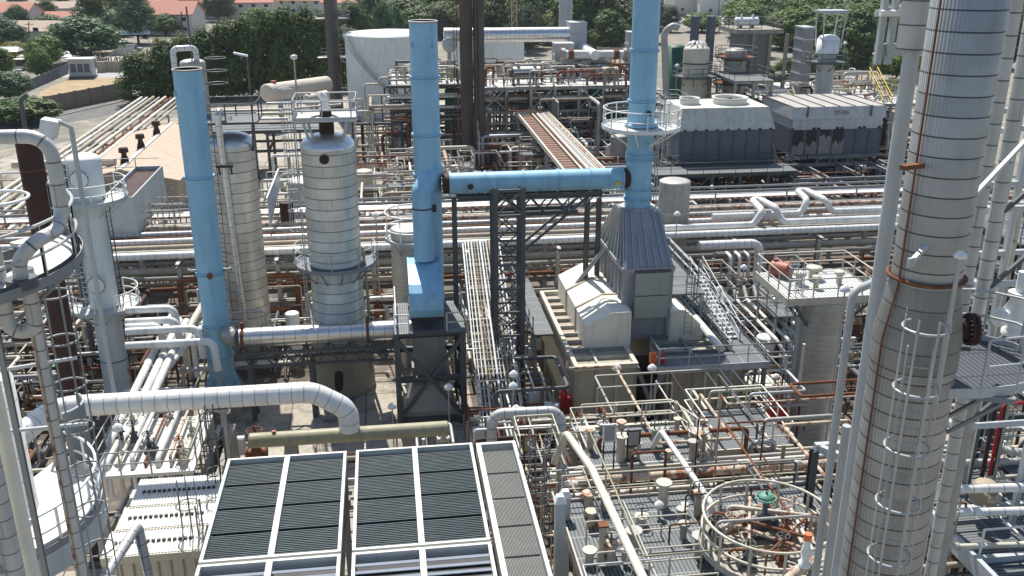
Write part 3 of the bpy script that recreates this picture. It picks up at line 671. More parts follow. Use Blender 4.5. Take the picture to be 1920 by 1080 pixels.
p = G(153, 147); t = T('transformer_box', 'white roofed transformer box standing on the gravel lot', 'transformer', p)
obj('cabinet', MB().bx(p.x - 2.2, p.y, .4, p.x + 2.2, p.y + 2.6, 3.6), M['lgrey'], t); obj('roof', MB().bx(p.x - 2.6, p.y - .3, 3.6, p.x + 2.6, p.y + 2.9, 3.85), M['white'], t); obj('skid', MB().bx(p.x - 2.4, p.y - .1, 0, p.x + 2.4, p.y + 2.7, .4), M['dsteel'], t)
for k in range(3): obj('louvre', MB().bx(p.x - 1.8 + k * 1.3, p.y - .05, 1.2, p.x - .8 + k * 1.3, p.y + .01, 2.8), M['slate'], t)
for i, (px, py, l) in enumerate([(190, 136, 'beige switchgear cabinet nearest the transformer box'), (206, 135, 'beige switchgear cabinet in the middle of the yard'), (222, 135, 'beige switchgear cabinet nearest the hedge'), (238, 130, 'beige switchgear cabinet under the hedge end'), (196, 128, 'switchgear cabinet behind the others beneath pale roof')]):
    p = G(px, py); t = T('switchgear_cabinet', l, 'cabinet', p, 'switchgear in the gravel yard')
    obj('body', MB().bx(p.x - .8, p.y, .1, p.x + .8, p.y + 1, 2.2), M['beige'], t); obj('plinth', MB().bx(p.x - .9, p.y - .1, 0, p.x + .9, p.y + 1.1, .1), M['concrete'], t)
    for k in (0, 1): obj('door', MB().bx(p.x - .75 + k * .78, p.y - .03, .2, p.x - .03 + k * .78, p.y + .01, 2.1), M['tan'], t)
    ins = MB()
    for k in range(3): ins.lathe((p.x - .5 + k * .5, p.y + .5, 2.2), [(.1, 0), (.16, .1), (.08, .2), (.15, .3), (.07, .4), (.12, .5), (.03, .8)], 8)
    obj('insulators', ins, M['rust'], t)
frame('shelter', 'open tan shelter frame over the switchgear', 'shelter', [G(184, 124).x, G(214, 124).x], [G(190, 126).y, G(190, 126).y + 4], 0, [3.2], M['tan'], .2, deck=M['tan'])
for i, (px, yb, yt, l) in enumerate([(54, 92, 40, 'thin wooden utility pole in front of the low grey house'), (216, 92, 60, 'dark utility pole beside the bare trunk tree'), (1348, 60, -30, 'thin dark pole between the two white houses'), (136, 60, 18, 'thin pole in front of the salmon roofed house'), (340, 140, 22, 'dark mast above the left blue stack top')]):
    p = G(px, yb); q = A(px, yt, p.y); t = T('utility_pole', l, 'pole', p, 'utility poles beyond the plant'); obj('pole', MB().cyl(p, q, .16, .11, 8), M['bark'], t); obj('crossarm', MB().beam(q + V((-1.1, 0, -.7)), q + V((1.1, 0, -.7)), .14), M['bark'], t)
# ---------------- white storage tanks ----------------
def tank(c, r, h, label, stair=True):
    c = V(c); t = T('storage_tank', label, 'tank', c)
    obj('shell', MB().lathe(c, [(r, 0), (r, h)], 72), M['whitetank'], t)
    obj('roof', MB().lathe(c, [(r + .06, h - .05), (r + .06, h + .12), (r * .5, h + .5), (0.01, h + .8)], 72), M['white'], t)
    obj('rim', MB().ring(c + V((0, 0, h + .1)), r + .08, .07, 72, 5), M['white'], t)
    b = MB(); g = MB()
    if stair:
        n = 46
        for i in range(n):
            a = R(205 + 92 * i / n); q = c + V((math.cos(a) * (r + .45), math.sin(a) * (r + .45), h * (1 - i / n)))
            b.box(q, (.9, .32, .05), a)
        pts = [c + V((math.cos(R(205 + 92 * i / n)) * (r + .9), math.sin(R(205 + 92 * i / n)) * (r + .9), h * (1 - i / n))) for i in range(n + 1)]
        b.sweep(pts, [.05] * len(pts), 4)
        obj('spiral_stair', b, M['galv'], t); rail(t, pts, M['galv'], r=.03, step=2.2)
        a = R(205); rail(t, arc(c + V((0, 0, h + .1)), r, 170, 225, 8), M['galv'])
    for a in (-78, -100, -60):
        d = V((math.cos(R(a)), math.sin(R(a)), 0)); obj('manway', MB().cyl(c + d * (r - .02) + V((0, 0, 1.1)), c + d * (r + .18) + V((0, 0, 1.1)), .48, n=16), M['whitetank'], t)
    return t
tp = G(738, 222); tank((tp.x, tp.y + 7.0, 0), 7.0, 12.0, 'big white storage tank with spiral stair behind the middle blue stack')
q = A(912, 150, 163); tank((q.x, 163, 0), 6.4, 11.3, 'pale white storage tank partly hidden behind the twin brown stacks', False)
# cream drum + old tank car
def drum(p0, p1, r, label, m, name='drum', legs=True, zb=0):
    p0, p1 = V(p0), V(p1); d = (p1 - p0).normalized(); t = T(name, label, 'drum', (p0 + p1) / 2 - V((0, 0, r)))
    obj('shell', MB().cyl(p0, p1, r, n=22), m, t)
    for a, s_ in ((p0, -1), (p1, 1)): obj('head', MB().lathe(a, dome(r, 0, .6), 22, d * s_), m, t)
    for k in (.2, .8):
        q = lerp(p0, p1, k); obj('saddle', MB().beam(V((q.x, q.y, zb)), q - V((0, 0, r * .5)), .5, r * 1.4), M['conc_d'], t)
    obj('dome_nozzle', MB().cyl(lerp(p0, p1, .12) + V((0, 0, r * .8)), lerp(p0, p1, .12) + V((0, 0, r * 1.25)), r * .3, n=12), M['redox'], t)
    return t
drum(A(500, 174, 140), A(612, 158, 150), 1.25, 'long cream drum with rust stains left of the lone dark stack', paint('stained cream paint', (.62, .56, .46), .55, 0, .3, .2, .5, .6, .3, (.36, .24, .15)), 'drum')
drum(A(575, 188, 132), A(612, 180, 134), .8, 'small cream drum in front of the long cream drum', M['beige_r'])
# lone dark stack
def plain_stack(name, label, base, r, ztop, m, bands=(), r2=None):
    base = V(base); t = T(name, label, 'stack', base); H = ztop - base.z
    obj('shell', MB().lathe(base, [(r, 0), (r, H * .5), (r2 or r, H)], 30), m, t)
    for z in bands: obj('flange', MB().cyl(base + V((0, 0, z - base.z)), base + V((0, 0, z - base.z + .14)), r * 1.12, n=30), m, t)
    return t
b = G(632, 205); s = plain_stack('lone_stack', 'tall lone dark grey stack with two small landings in front of the hedge', (b.x, b.y, 0), 1.05, 34, M['brownlt'], (6, 18), .95)
for zz in (A(632, 107, b.y).z, A(632, 34, b.y).z):
    ringdeck(s, (b.x, b.y, zz), 1.05, 2.9, -60, 140, M['dsteel'], brackets=3, bm=M['dsteel']); rail(s, arc((b.x, b.y, zz), 2.85, -60, 140, 10), M['dsteel'], r=.05)
    ringdeck(s, (b.x, b.y, zz), 1.05, 2.6, 150, 200, M['galv_r'], brackets=1, bm=M['dsteel'])
ladder(s, (b.x + .2, b.y - 1.25, 0), 30, R(-80), M['dsteel'])
# twin brown stacks + red lattice mast
for k, px in enumerate((878, 901)):
    b = G(px, 312); t = plain_stack('brown_stack', ['left one of the twin tall brown grey stacks', 'right one of the twin tall brown grey stacks'][k], (b.x, 113.5, 0), (.76, .66)[k], 40, M['brownlt'] if k else paint('dark twin stack steel', (.11, .08, .07), .75, 0, .6, .2, .6, .6, .3, (.045, .028, .022)), (9.5, 15.5, 20))
    t['group'] = 'twin brown stacks'
    obj('ladder', MB().beam((b.x + .1 - .3 * k, 112.8, 0), (b.x + .1 - .3 * k, 112.8, 38), .12, .08), M['black'], t)
b = G(857, 300); t = T('lattice_mast', 'thin rust red lattice mast left of the twin brown stacks', 'mast', (b.x, 116, 0))
m_ = MB()
for dx in (-.18, .18):
    for dy in (-.18, .18): m_.beam((b.x + dx, 116 + dy, 0), (b.x + dx, 116 + dy, 36), .06)
for i in range(60): z = i * .6; s_ = 1 if i % 2 else -1; m_.beam((b.x - .18 * s_, 115.8, z), (b.x + .18 * s_, 115.8, z + .6), .04)
obj('lattice', m_, M['rust'], t); obj('base', MB().box((b.x, 116, .2), (1, 1, .4)), M['concrete'], t)
b = G(964, 170); t = T('lattice_mast', 'pale tan lattice mast right of the twin brown stacks', 'mast', (b.x, b.y, 0)); m_ = MB()
for dx in (-.45, .45): m_.beam((b.x + dx, b.y, 0), (b.x + dx, b.y, 34), .16)
for i in range(38): s_ = 1 if i % 2 else -1; m_.beam((b.x - .45 * s_, b.y, i * .9), (b.x + .45 * s_, b.y, i * .9 + .9), .1)
obj('lattice', m_, paint('tan mast', (.38, .27, .2), .7, 0, .3, .2, .3), t); obj('base', MB().box((b.x, b.y, .2), (2, 1, .4)), M['concrete'], t)
# silver far ducts and stack
YB = 128
def AP(px, py, Y=YB): return A(px, py, Y)
pipe([AP(832, 66), AP(905, 66), AP(1072, 64)], .95, M['shiny'], '', label='fat silver duct running behind the twin brown stacks to a grey box', name='duct', cat='duct', n=20)
obj_ = T('duct_end', 'round pale duct end right of the middle blue stack', 'duct', AP(843, 84, 126)); q = AP(843, 84, 126)
obj('drum', MB().lathe(q + V((0, 1.4, 0)), [(.9, 0), (.9, 1.2), (.95, 1.25), (.95, 1.45)] + dome(.9, 1.45, .4), 24, (0, -1, 0)), M['galv'], obj_); obj('leg', MB().beam(q + V((0, .8, -.8)), (q.x, q.y + .8, 9), .5), M['galv'], obj_)
def louvre_box(x0, x1, z0, z1, y0, y1, label, m=None, name='stack_box'):
    t = T(name, label, 'duct box', ((x0 + x1) / 2, (y0 + y1) / 2, z0)); obj('shell', MB().bx(x0, y0, z0, x1, y1, z1), m or M['mgrey'], t); n = max(2, int((z1 - z0) / 1.3))
    for k in range(n + 1): z = z0 + (z1 - z0) * k / n; obj('stiffener', MB().bx(x0 - .08, y0 - .08, z - .08, x1 + .08, y1 + .08, z + .08), M['galv'], t)
    return t
a, b = AP(1065, 140), AP(1098, 42); louvre_box(a.x, b.x, a.z, b.z, 127, 130, 'tall pale grey duct box at the right end of the fat silver duct', M['lgrey'])
a, b = AP(1030, 150), AP(1066, 62); louvre_box(a.x, b.x, 9, b.z - 1, 124, 126.3, 'grey louvred box below the fat silver duct', M['galv'])
q = AP(1060, 50, 136); t = plain_stack('silver_stack', 'silver stack at the top edge behind the tall grey duct box', (q.x, 136, 9), .95, 34, M['galv'], (17, 21)); ringdeck(t, (q.x, 136, 20.5), .95, 2.0, 0, 360, M['galv'], brackets=6); rail(t, arc((q.x, 136, 20.5), 1.95, 0, 350, 24), M['galv'], r=.04)
pipe([AP(1052, 102, 122), AP(1175, 102, 122)], .55, M['white_j'], '', label='white horizontal duct with rusty joints left of the right blue stack', name='duct', cat='duct', n=16, fl=1)
for px in (1070, 1155): o = AP(px, 102, 122); tag(obj('expansion_joint', MB().cyl(o - V((.35, 0, 0)), o + V((.35, 0, 0)), .63, n=16), M['rust']), 'rusty joint ring on the white duct ' + ('left end near the grey box' if px < 1100 else 'close to the right blue stack'), 'joint', 'rusty joints on the white duct')
pipe([AP(1090, 86, 128), AP(1116, 104, 120.8)], .62, M['white'], '', label='short white duct angled into the white horizontal duct', name='duct', cat='duct', n=16)
q = AP(1188, 90, 122); louvre_box(AP(1175, 90, 122).x, AP(1195, 90, 122).x, 9, AP(1180, 60, 122).z, 121, 123, 'narrow grey duct box partly behind the right blue stack', M['galv'])
q = AP(1120, 122, 124); t = T('hopper', 'pale round hopper roof left of the right blue stack', 'hopper', (q.x, 124, 9)); obj('cone', MB().lathe((q.x, 124, 9), [(2.6, 0), (2.6, 1.6), (2.7, 1.65), (.4, 2.6), (.4, 2.8)], 28), M['galv'], t); obj('rim', MB().ring((q.x, 124, 10.65), 2.7, .08, 28), M['galv_r'], t)
# process structure in the back (deck about 9 m up, many columns)
def bigframe(px0, px1, y0, y1, nx, ny, zs, label, m, w=.3, deckm=None, seed=1, railm=None, rails=True):
    x0, x1 = A(px0, 240, y0).x, A(px1, 240, y0).x; xs = [x0 + (x1 - x0) * i / nx for i in range(nx + 1)]; ys = [y0 + (y1 - y0) * i / ny for i in range(ny + 1)]
    rnd = random.Random(seed); br = []
    for i in range(nx):
        if rnd.random() < .75:
            z = [0] + list(zs); k = rnd.randrange(len(zs)); br.append(((xs[i], y0 - .02, z[k]), (xs[i + 1], y0 - .02, z[k + 1]))); 
            if rnd.random() < .6: br.append(((xs[i + 1], y0 - .06, z[k]), (xs[i], y0 - .06, z[k + 1])))
    return frame('process_structure', label, 'steel structure', xs, ys, 0, zs, m, w, br, None, deckm, railm if rails else None), xs, ys
F1, xs1, ys1 = bigframe(905, 1215, 116, 130, 7, 2, (3.2, 6.2, 9.0), 'rusty brown open process structure behind the sloping pipe bridge', M['galv_r'], .34, M['decklt'], 3, M['galv_r'])
F2, xs2, ys2 = bigframe(735, 865, 118, 128, 3, 1, (3.2, 6.2, 9.2), 'open steel structure behind the middle blue stack', M['brownlt'], .3, M['decklt'], 5, M['brownlt'])
F3, xs3, ys3 = bigframe(1240, 1440, 104, 118, 4, 2, (3.0, 6.0), 'open steel structure around the squat silver vessel', M['galv_r'], .3, None, 8)
bigframe(1372, 1440, 100, 108, 2, 1, (3, 6, 9, 11.5), 'tall rusty open steel frame around the grey ringed vessel', M['galv_r'], .26, M['grate'], 31, M['dsteel'])
bigframe(1450, 1530, 98, 103, 2, 1, (3, 6, 8.5), 'brown open steel frame left of the domed column', M['brownlt'], .26, M['grate'], 32, M['brownlt'])
bigframe(1560, 1640, 103, 110, 2, 1, (3, 6), 'pale railed steel frame right of the domed column', M['beige_r'], .26, M['decklt'], 33, M['beige_r'])
bigframe(1250, 1290, 99, 104, 1, 1, (3, 6, 9), 'grey steel frame left of the squat silver vessel', M['galv_r'], .26, M['grate'], 34, M['galv'])
F4, xs4, ys4 = bigframe(1440, 1720, 104, 122, 5, 2, (3.0, 6.0, 8.0), 'open steel structure behind the scarred cooling tower', M['galv_r'], .3, M['decklt'], 9, M['galv'])
for i, (x, z0, z1, y, l) in enumerate([(1118, 3.4, 8.4, 117, 'dark green vessel in the brown structure left of the right blue stack'), (850, 3.0, 8.4, 119, 'dark green vessel left of the twin brown stacks'), (1262, 5, 14, 112, 'dark green tall casing left of the squat silver vessel')]):
    q = A(x, 190, y); t = T('green_vessel', l, 'vessel', (q.x, y, z0), 'dark green vessels in the back structures'); obj('shell', MB().lathe((q.x, y, z0), [(1.05, 0), (1.05, z1 - z0)] + dome(1.05, z1 - z0, .5), 24), M['green'], t); obj('skirt', MB().lathe((q.x, y, 0), [(1.1, 0), (1.0, z0 - .02)], 20), M['conc_d'], t)
exchanger((A(990, 150, 117).x, 118.5, 9.07), 3.4, .75, 'silver horizontal drum with rusty end on the brown structure deck', M['alu'], saddle=.6, endm=M['rust'])
exchanger((A(1145, 150, 117).x, 120, 9.07), 3.0, .6, 'small rusty exchanger on the brown structure deck', M['galv_r'], saddle=.5, endm=M['rust'])
exchanger((A(800, 150, 117).x, 121, 9.27), 3.4, .6, 'pale exchanger on the structure deck behind the middle blue stack', M['beige'], saddle=.5)
# squat silver vessel, its neighbour and the concrete block
def banded(c, r, h, label, m, band=M['dsteel'], bands=(), cat='vessel', name='vessel', dk_=.6, skirt=0, sm_=None, n=36):
    c = V(c); t = T(name, label, cat, c)
    if skirt: obj('skirt', MB().lathe(c, [(r * 1.02, 0), (r * .99, skirt)], n), sm_ or M['conc_d'], t)
    obj('shell', MB().lathe(c + V((0, 0, skirt)), [(r, 0), (r, h - skirt)], n), m, t)
    obj('head', MB().lathe(c + V((0, 0, h)), [(r * 1.0, 0)] + dome(r, .01, dk_)[1:], n), m, t)
    for z in bands: obj('band', MB().cyl(c + V((0, 0, z)), c + V((0, 0, z + .16)), r + .07, n=n), band, t)
    return t
YV = 106; q = A(1304, 130, YV); zt = A(1304, 92, YV).z
sv = banded((q.x, YV, 0), 1.45, zt, 'squat silver vessel with domed ribbed top and dark walkway', M['beige'], M['dsteel'], (zt - 3.2, zt - 1.6, zt - 6), 'vessel', 'silver_vessel')
for k in range(10): a = k * .628; obj('rib', MB().tube([(q.x + 1.3 * math.cos(a), YV + 1.3 * math.sin(a), zt + .05), (q.x + .95 * math.cos(a), YV + .95 * math.sin(a), zt + .62), (q.x + .4 * math.cos(a), YV + .4 * math.sin(a), zt + .85)], .1, 6, .3), M['white'], sv)
ringdeck(sv, (q.x, YV, zt - 3.0), 1.45, 2.5, 0, 360, M['dsteel'], brackets=8, bm=M['dsteel']); rail(sv, arc((q.x, YV, zt - 3), 2.45, 0, 350, 24), M['dsteel'], r=.04)
q = A(1378, 120, 108); zt = A(1378, 96, 108).z; v2 = banded((q.x, 108, 0), 1.25, zt, 'grey ringed vessel between squat silver vessel and concrete block', M['galv_r'], M['rust'], (zt - 1, zt - 3.5), 'vessel', 'ringed_vessel')
for z in (zt - .6, zt - 3.6): ringdeck(v2, (q.x, 108, z), 1.25, 2.4, 0, 360, M['rust'], brackets=6, bm=M['dsteel']); rail(v2, arc((q.x, 108, z), 2.35, 0, 350, 20), M['dsteel'], r=.04)
a, b = A(1385, 190, 118), A(1442, 62, 118); t = T('concrete_block', 'tall grey concrete block with flat cap behind the cooling towers', 'concrete tower', ((a.x + b.x) / 2, 120, 0))
obj('wall', MB().bx(a.x, 118, 0, b.x, 123, b.z), paint('raw concrete', (.21, .205, .21), .9, 0, .4, 0, .5, .4), t); obj('cap', MB().bx(a.x - 1.3, 117.2, b.z, b.x + 1.6, 124, b.z + .5), M['conc_d'], t); rail(t, [(a.x - 1.2, 117.3, b.z + .5), (b.x + 1.5, 117.3, b.z + .5), (b.x + 1.5, 123.9, b.z + .5), (a.x - 1.2, 123.9, b.z + .5)], M['dsteel'], r=.04, closed=True)
for k in range(3): obj('buttress', MB().bx(a.x + 1 + k * 2.2, 117.6, 0, a.x + 1.4 + k * 2.2, 118, b.z - .1), M['conc_d'], t)
q = A(1400, 60, 119.5); exchanger((q.x, 119.8, b.z + .5), 2.6, .5, 'small white drum on top of the concrete block', M['white'], saddle=.3)
for px, l in ((1304, 'left slate chimney behind the squat silver vessel'), (1334, 'right slate chimney behind the squat silver vessel')):
    q = A(px, 35, 118); t = plain_stack('slate_chimney', l, (q.x, 118, 0), .55, A(px, 30, 118).z, M['slate'], (12,)); t['group'] = 'slate chimneys'
# domed column at 1545
q = A(1545, 150, 105); zt = A(1545, 72, 105).z
dc = banded((q.x, 105, 0), 1.0, zt, 'slender grey column with bright white dome top behind scarred tower', M['galv'], M['dsteel'], (zt - 7,), 'column', 'domed_column')
for z in (zt - 2.6, zt - 7.6): ringdeck(dc, (q.x, 105, z), 1.0, 2.3, 0, 360, M['dsteel'], brackets=6, bm=M['dsteel']); rail(dc, arc((q.x, 105, z), 2.25, 0, 350, 20), M['dsteel'], r=.045)
obj('cap', MB().lathe((q.x, 105, zt - 1.6), [(1.25, 0), (1.25, 1.4)] + dome(1.25, 1.4, 1), 28), M['white'], dc)
gz = zt + 1.0; g = MB()
for dx in (-1.3, 1.3):
    for dy in (-1, 1): g.beam((q.x + dx * .8, 105 + dy, gz - 2), (q.x + dx, 105 + dy, gz + 1.8), .12)
for dy in (-1, 1): g.beam((q.x - 1.6, 105 + dy, gz + 1.85), (q.x + 1.6, 105 + dy, gz + 1.85), .16)
g.bx(q.x - 1.6, 104, gz + 1.95, q.x + 1.6, 106, gz + 2.1); obj('davit_frame', g, M['lgrey'], dc)
a, b = A(1503, 100, 110), A(1528, 52, 110); louvre_box(a.x, b.x, 0, b.z, 110, 112.5, 'grey concrete box left of the domed column', paint('box concrete', (.25, .25, .26), .85, 0, .4, 0, .4), 'concrete_box')
pipe([A(1250, 200, 104), A(1245, 60, 104), A(1262, 48, 104), A(1272, 52, 104)], .38, M['galv_r'], '', label='grey riser pipe bent over at the top left of squat vessel', n=12)
# stair with yellow rails right
a, b = A(1636, 142, 112), A(1668, 162, 104); t = T('stairway', 'stairway with yellow handrails behind the grey pole pipe', 'stairs', (b.x, b.y, 5)); st = MB()
for k in (-.45, .45): st.beam(a + V((k, 0, 0)), b + V((k, 0, -2.2)), .06, .25)
for i in range(12): st.box(lerp(a, b + V((0, 0, -2.2)), i / 12), (.9, .28, .04))
obj('flight', st, M['lgrey'], t); rail(t, [a + V((.5, 0, 0)), b + V((.5, 0, -2.2))], M['yellow'], r=.05); rail(t, [a - V((.5, 0, 0)), b + V((-.5, 0, -2.2))], M['yellow'], r=.05)
# ---------------- cooling towers ----------------
def cooltower(px0, px1, Y, yb, ymid, ytop, dep, label, kind):
    a, b = A(px0, yb, Y), A(px1, yb - 8, Y); z0 = a.z; zm = A(px0, ymid, Y).z; zt = A(px0, ytop, Y).z; x0, x1 = a.x, b.x
    t = T('cooling_tower', label, 'cooling tower', ((x0 + x1) / 2, Y + dep / 2, 0)); n = 7
    obj('louvre_wall', MB().bx(x0, Y, z0, x1, Y + dep, zm), M['slate'], t); sl_ = MB()
    for k in range(n + 1): x = x0 + (x1 - x0) * k / n; sl_.bx(x - .05, Y - .06, z0, x + .05, Y - .003, zm)
    obj('wall_stud', sl_, M['dsteel'], t)
    if kind == 0:
        obj('plenum', MB().hexa([(x0 - .1, Y - .15, zm + .003), (x1 + .1, Y - .15, zm + .003), (x1 + .1, Y + dep, zm + .003), (x0 - .1, Y + dep, zm + .003)], [(x0 + .35, Y + .9, zt), (x1 - .35, Y + .9, zt), (x1 - .35, Y + dep - .6, zt), (x0 + .35, Y + dep - .6, zt)]), paint('weathered cream casing', (.60, .58, .50), .6, 0, .5, .05, .6), t)
        for k, fx in enumerate((.14, .58)):
            c = V((x0 + (x1 - x0) * fx + .6, Y + dep * .52, zt)); r = (1.0, 1.75)[k]
            f = obj('fan_ring', MB().lathe(c, [(r, 0), (r * .96, .3), (r * 1.03, .62), (r * .93, .62), (r * .88, .3), (r * .9, .02)], 32, caps=False), M['cream'], t); bl = MB()
            for j in range(6): an = j * 1.047; bl.hexa([c + V((.1 * math.cos(an + s_), .1 * math.sin(an + s_), .35)) for s_ in (0, 1.5, 3, 4.6)], [c + V((r * .8 * math.cos(an + s_ * .08), r * .8 * math.sin(an + s_ * .08), .35 + .03 * s_)) for s_ in (0, 1.5, 3, 4.6)])
            obj('blades', bl, M['dsteel'], f); obj('hub', MB().lathe(c + V((0, 0, .2)), [(.25, 0), (.25, .3), (.1, .4)], 12), M['dsteel'], f)
        cl = MB()
        for k in range(9): cl.box((x0 + .4 + (x1 - x0 - .8) * k / 8, Y - .2, zm + .06), (.25, .1, .16))
        obj('clips', cl, M['black'], t)
    else:
        za = zm + (zt - zm) * .48; obj('lower_casing', MB().bx(x0 + .1, Y - .1, zm + .003, x1 - .1, Y + dep, za), M['towerwhite'], t)
        obj('upper_casing', MB().hexa([(x0 - .1, Y - .3, za + .003), (x1 + .1, Y - .3, za + .003), (x1 + .1, Y + dep, za + .003), (x0 - .1, Y + dep, za + .003)], [(x0 - .1, Y - .1, zt), (x1 + .1, Y - .1, zt), (x1 + .1, Y + dep, zt), (x0 - .1, Y + dep, zt)]), M['towerwhite'], t)
        obj('roof', MB().bx(x0 - .05, Y - .05, zt + .003, x1 + .05, Y + dep, zt + .03), paint('grey tower roof', (.40, .40, .38), .6, 0, .5, .1, .4), t)
        rs = MB()
        for k in range(7): x = x0 + (x1 - x0) * k / 6; rs.beam((x, Y - .1, zt + .05), (x - .2, Y + dep, zt + .05), .12, .1)
        obj('roof_rib', rs, M['rust'], t)
        for k in (.15, .84): obj('bracket', MB().box((x0 + (x1 - x0) * k, Y - .34, zt - .4), (.14, .12, 1.1)), M['dsteel'], t)
        cl = MB()
        for k in (0, .24, .29, .5, .55, .75, .8, .97): cl.box((x0 + .1 + (x1 - x0 - .2) * k, Y - .16, zm + .1), (.28, .12, .22))
        obj('clips', cl, M['black'], t)
        # torn louvre sheets: pale ragged infill showing, dark voids above
        rnd = random.Random(4)
        for k in range(4):
            xa = x0 + (x1 - x0) * (.02 + k * .145) + .08; xb = xa + (x1 - x0) * .125; hh = (zm - z0); nn = 9
            top = [(xa + (xb - xa) * i / nn, Y - .075, z0 + hh * (.45 + (.26 if k == 2 else 0) + rnd.uniform(-.16, .12) + (.1 if i in (0, nn) else 0))) for i in range(nn + 1)]
            obj('torn_sheet', MB().prism([(xb, Y - .075, z0 + .04), (xa, Y - .075, z0 + .04)] + top, (0, .04, 0)), paint('torn pale sheet', (.33, .30, .27), .8, 0, .6, .1, .5, 2, .3, (.3, .2, .12)), t)
            obj('void', MB().bx(xa, Y - .022, z0 + hh * .4, xb, Y - .014, zm - .03), M['black'], t)
        cu = bpy.data.curves.new('tower_number', 'FONT'); cu.body = '27-335'; cu.size = .58; cu.extrude = .006; cu.align_x = 'CENTER'; cu.align_y = 'CENTER'
        o = bpy.data.objects.new('tower_number', cu); me = None; COL.objects.link(o); bpy.context.view_layer.update()
        me = bpy.data.meshes.new_from_object(o.evaluated_get(bpy.context.evaluated_depsgraph_get())); bpy.data.objects.remove(o); me.materials.clear(); me.materials.append(M['dsteel'])
        o = bpy.data.objects.new('tower_number', me); COL.objects.link(o); o.parent = t; o.rotation_euler = (R(90 + 8), 0, 0); o.location = V((x0 + (x1 - x0) * .52, Y - .28, za + (zt - za) * .5)) - t.location
    # steel legs
    m = M['dsteel'] if kind == 0 else M['mgrey']
    xs = [x0 + (x1 - x0) * k / 3 for k in range(4)]
    for x in xs:
        for y in (Y + .2, Y + dep - .2): obj('leg', MB().ibeam((x, y, 0), (x, y, z0 - .003), .32, .32, (0, 1, 0)), m, t)
    for z in (z0 - .25, z0 * .5): obj('beam', MB().ibeam((x0 - .3, Y + .02, z), (x1 + .3, Y + .02, z), .25, .4), m, t); obj('beam', MB().ibeam((x0 - .3, Y + dep - .02, z), (x1 + .3, Y + dep - .02, z), .25, .4), m, t)
    for k in range(3):
        if k == 1 or kind == 0:
            xm = (xs[k] + xs[k + 1]) / 2
            for xx in (xs[k], xs[k + 1]): obj('brace', MB().beam((xx, Y + .1, z0 * .5), (xm, Y + .1, z0 - .3), .16), m, t); obj('brace', MB().beam((xx, Y + .1, .1), (xm, Y + .1, z0 * .5 - .2), .16), m, t)
    return x0, x1, z0
cooltower(1272, 1446, 88, 304, 246, 207, 7, 'cream cooling tower with two fan rings over slate louvre walls', 0)
cooltower(1478, 1648, 92, 291, 244, 202, 8, 'white topped cooling tower with torn scarred louvres and painted number', 1)
a = A(1450, 300, 88); t = T('side_stair', 'dark steel stair between the two cooling towers', 'stairs', (a.x + .6, 90, 0)); st = MB()
for k in (-.4, .4): st.beam((a.x + .6 + k, 86, 1), (a.x + .6 + k, 93, 7.5), .06, .25)
for i in range(18): st.box((a.x + .6, 86 + 7 * i / 18, 1 + 6.5 * i / 18), (.8, .3, .04))
obj('flight', st, M['dsteel'], t); rail(t, [(a.x + .2, 86, 1), (a.x + .2, 93, 7.5)], M['dsteel'], r=.05); rail(t, [(a.x + 1, 86, 1), (a.x + 1, 93, 7.5)], M['dsteel'], r=.05)
bigframe(1235, 1500, 84.5, 87.3, 5, 1, (2.6, 5.2), 'dark steel pipe support in front of the cooling tower legs', M['dsteel'], .3, M['grate'], 12, M['dsteel'])
bigframe(1500, 1700, 84, 90, 3, 1, (2.4, 4.6), 'grey steel pipe support below the scarred cooling tower', M['mgrey'], .3, None, 13, None, False)
# silver vessel behind right blue stack base
q = A(1265, 350, 66); banded((q.x, 66, 0), 1.15, A(1265, 340, 66).z, 'dull grey vessel just right of the right blue stack bottom', M['galv_r'], M['galv'], (4, 7), 'vessel', 'grey_vessel', .3)
# ---------------- sloping pipe bridge (level, runs away from camera) ----------------
t = T('pipe_bridge', 'rust stained pipe bridge running back towards the brown structure', 'pipe bridge', (G(1035, 260, 6).x, 100, 0))
xl, xr = G(1010, 260, 6).x, G(1070, 260, 6).x
for y in (84, 94, 104, 115):
    for x in (xl, xr): obj('column', MB().ibeam((x, y, 0), (x, y, 5.7), .3, .3), M['galv_r'], t)
    obj('beam', MB().ibeam((xl - .3, y - .2, 5.78), (xr + .3, y - .2, 5.78), .25, .3), M['galv_r'], t)
for x in (xl - .2, xr + .2): obj('girder', MB().ibeam((x, 83, 6.1), (x, 116, 6.1), .2, .35), M['beige_r'], t)
obj('tray', MB().bx(xl, 83.2, 6.02, xl + 1.6, 115.8, 6.07), M['rust'], t)
sl_ = MB()
for k in range(30): sl_.bx(xl, 83.4 + k * 1.08, 6.07, xl + 1.6, 83.55 + k * 1.08, 6.12)
obj('rungs', sl_, M['galv_r'], t)
for i, fx in enumerate((.42, .52, .6, .7, .78, .87, .95)):
    x = xl + (xr - xl) * fx; pipe([(x, 82.5, 6.3), (x, 116, 6.3)], (.12, .08, .16, .1, .14, .09, .12)[i], (M['beige_r'], M['rust'], M['white_pl'], M['galv_r'], M['beige_r'], M['galv'], M['rustpipe'])[i], '', 'pipes lying on the pipe bridge', label=('buff pipe on the pipe bridge beside the rusty tray', 'thin brown pipe on the pipe bridge', 'white pipe in the middle of the pipe bridge', 'thin grey pipe on the pipe bridge right of the white one', 'stout buff pipe on the right half of the pipe bridge', 'thin galvanised pipe on the pipe bridge right half', 'patchy rusted pipe at the right edge of the pipe bridge')[i])
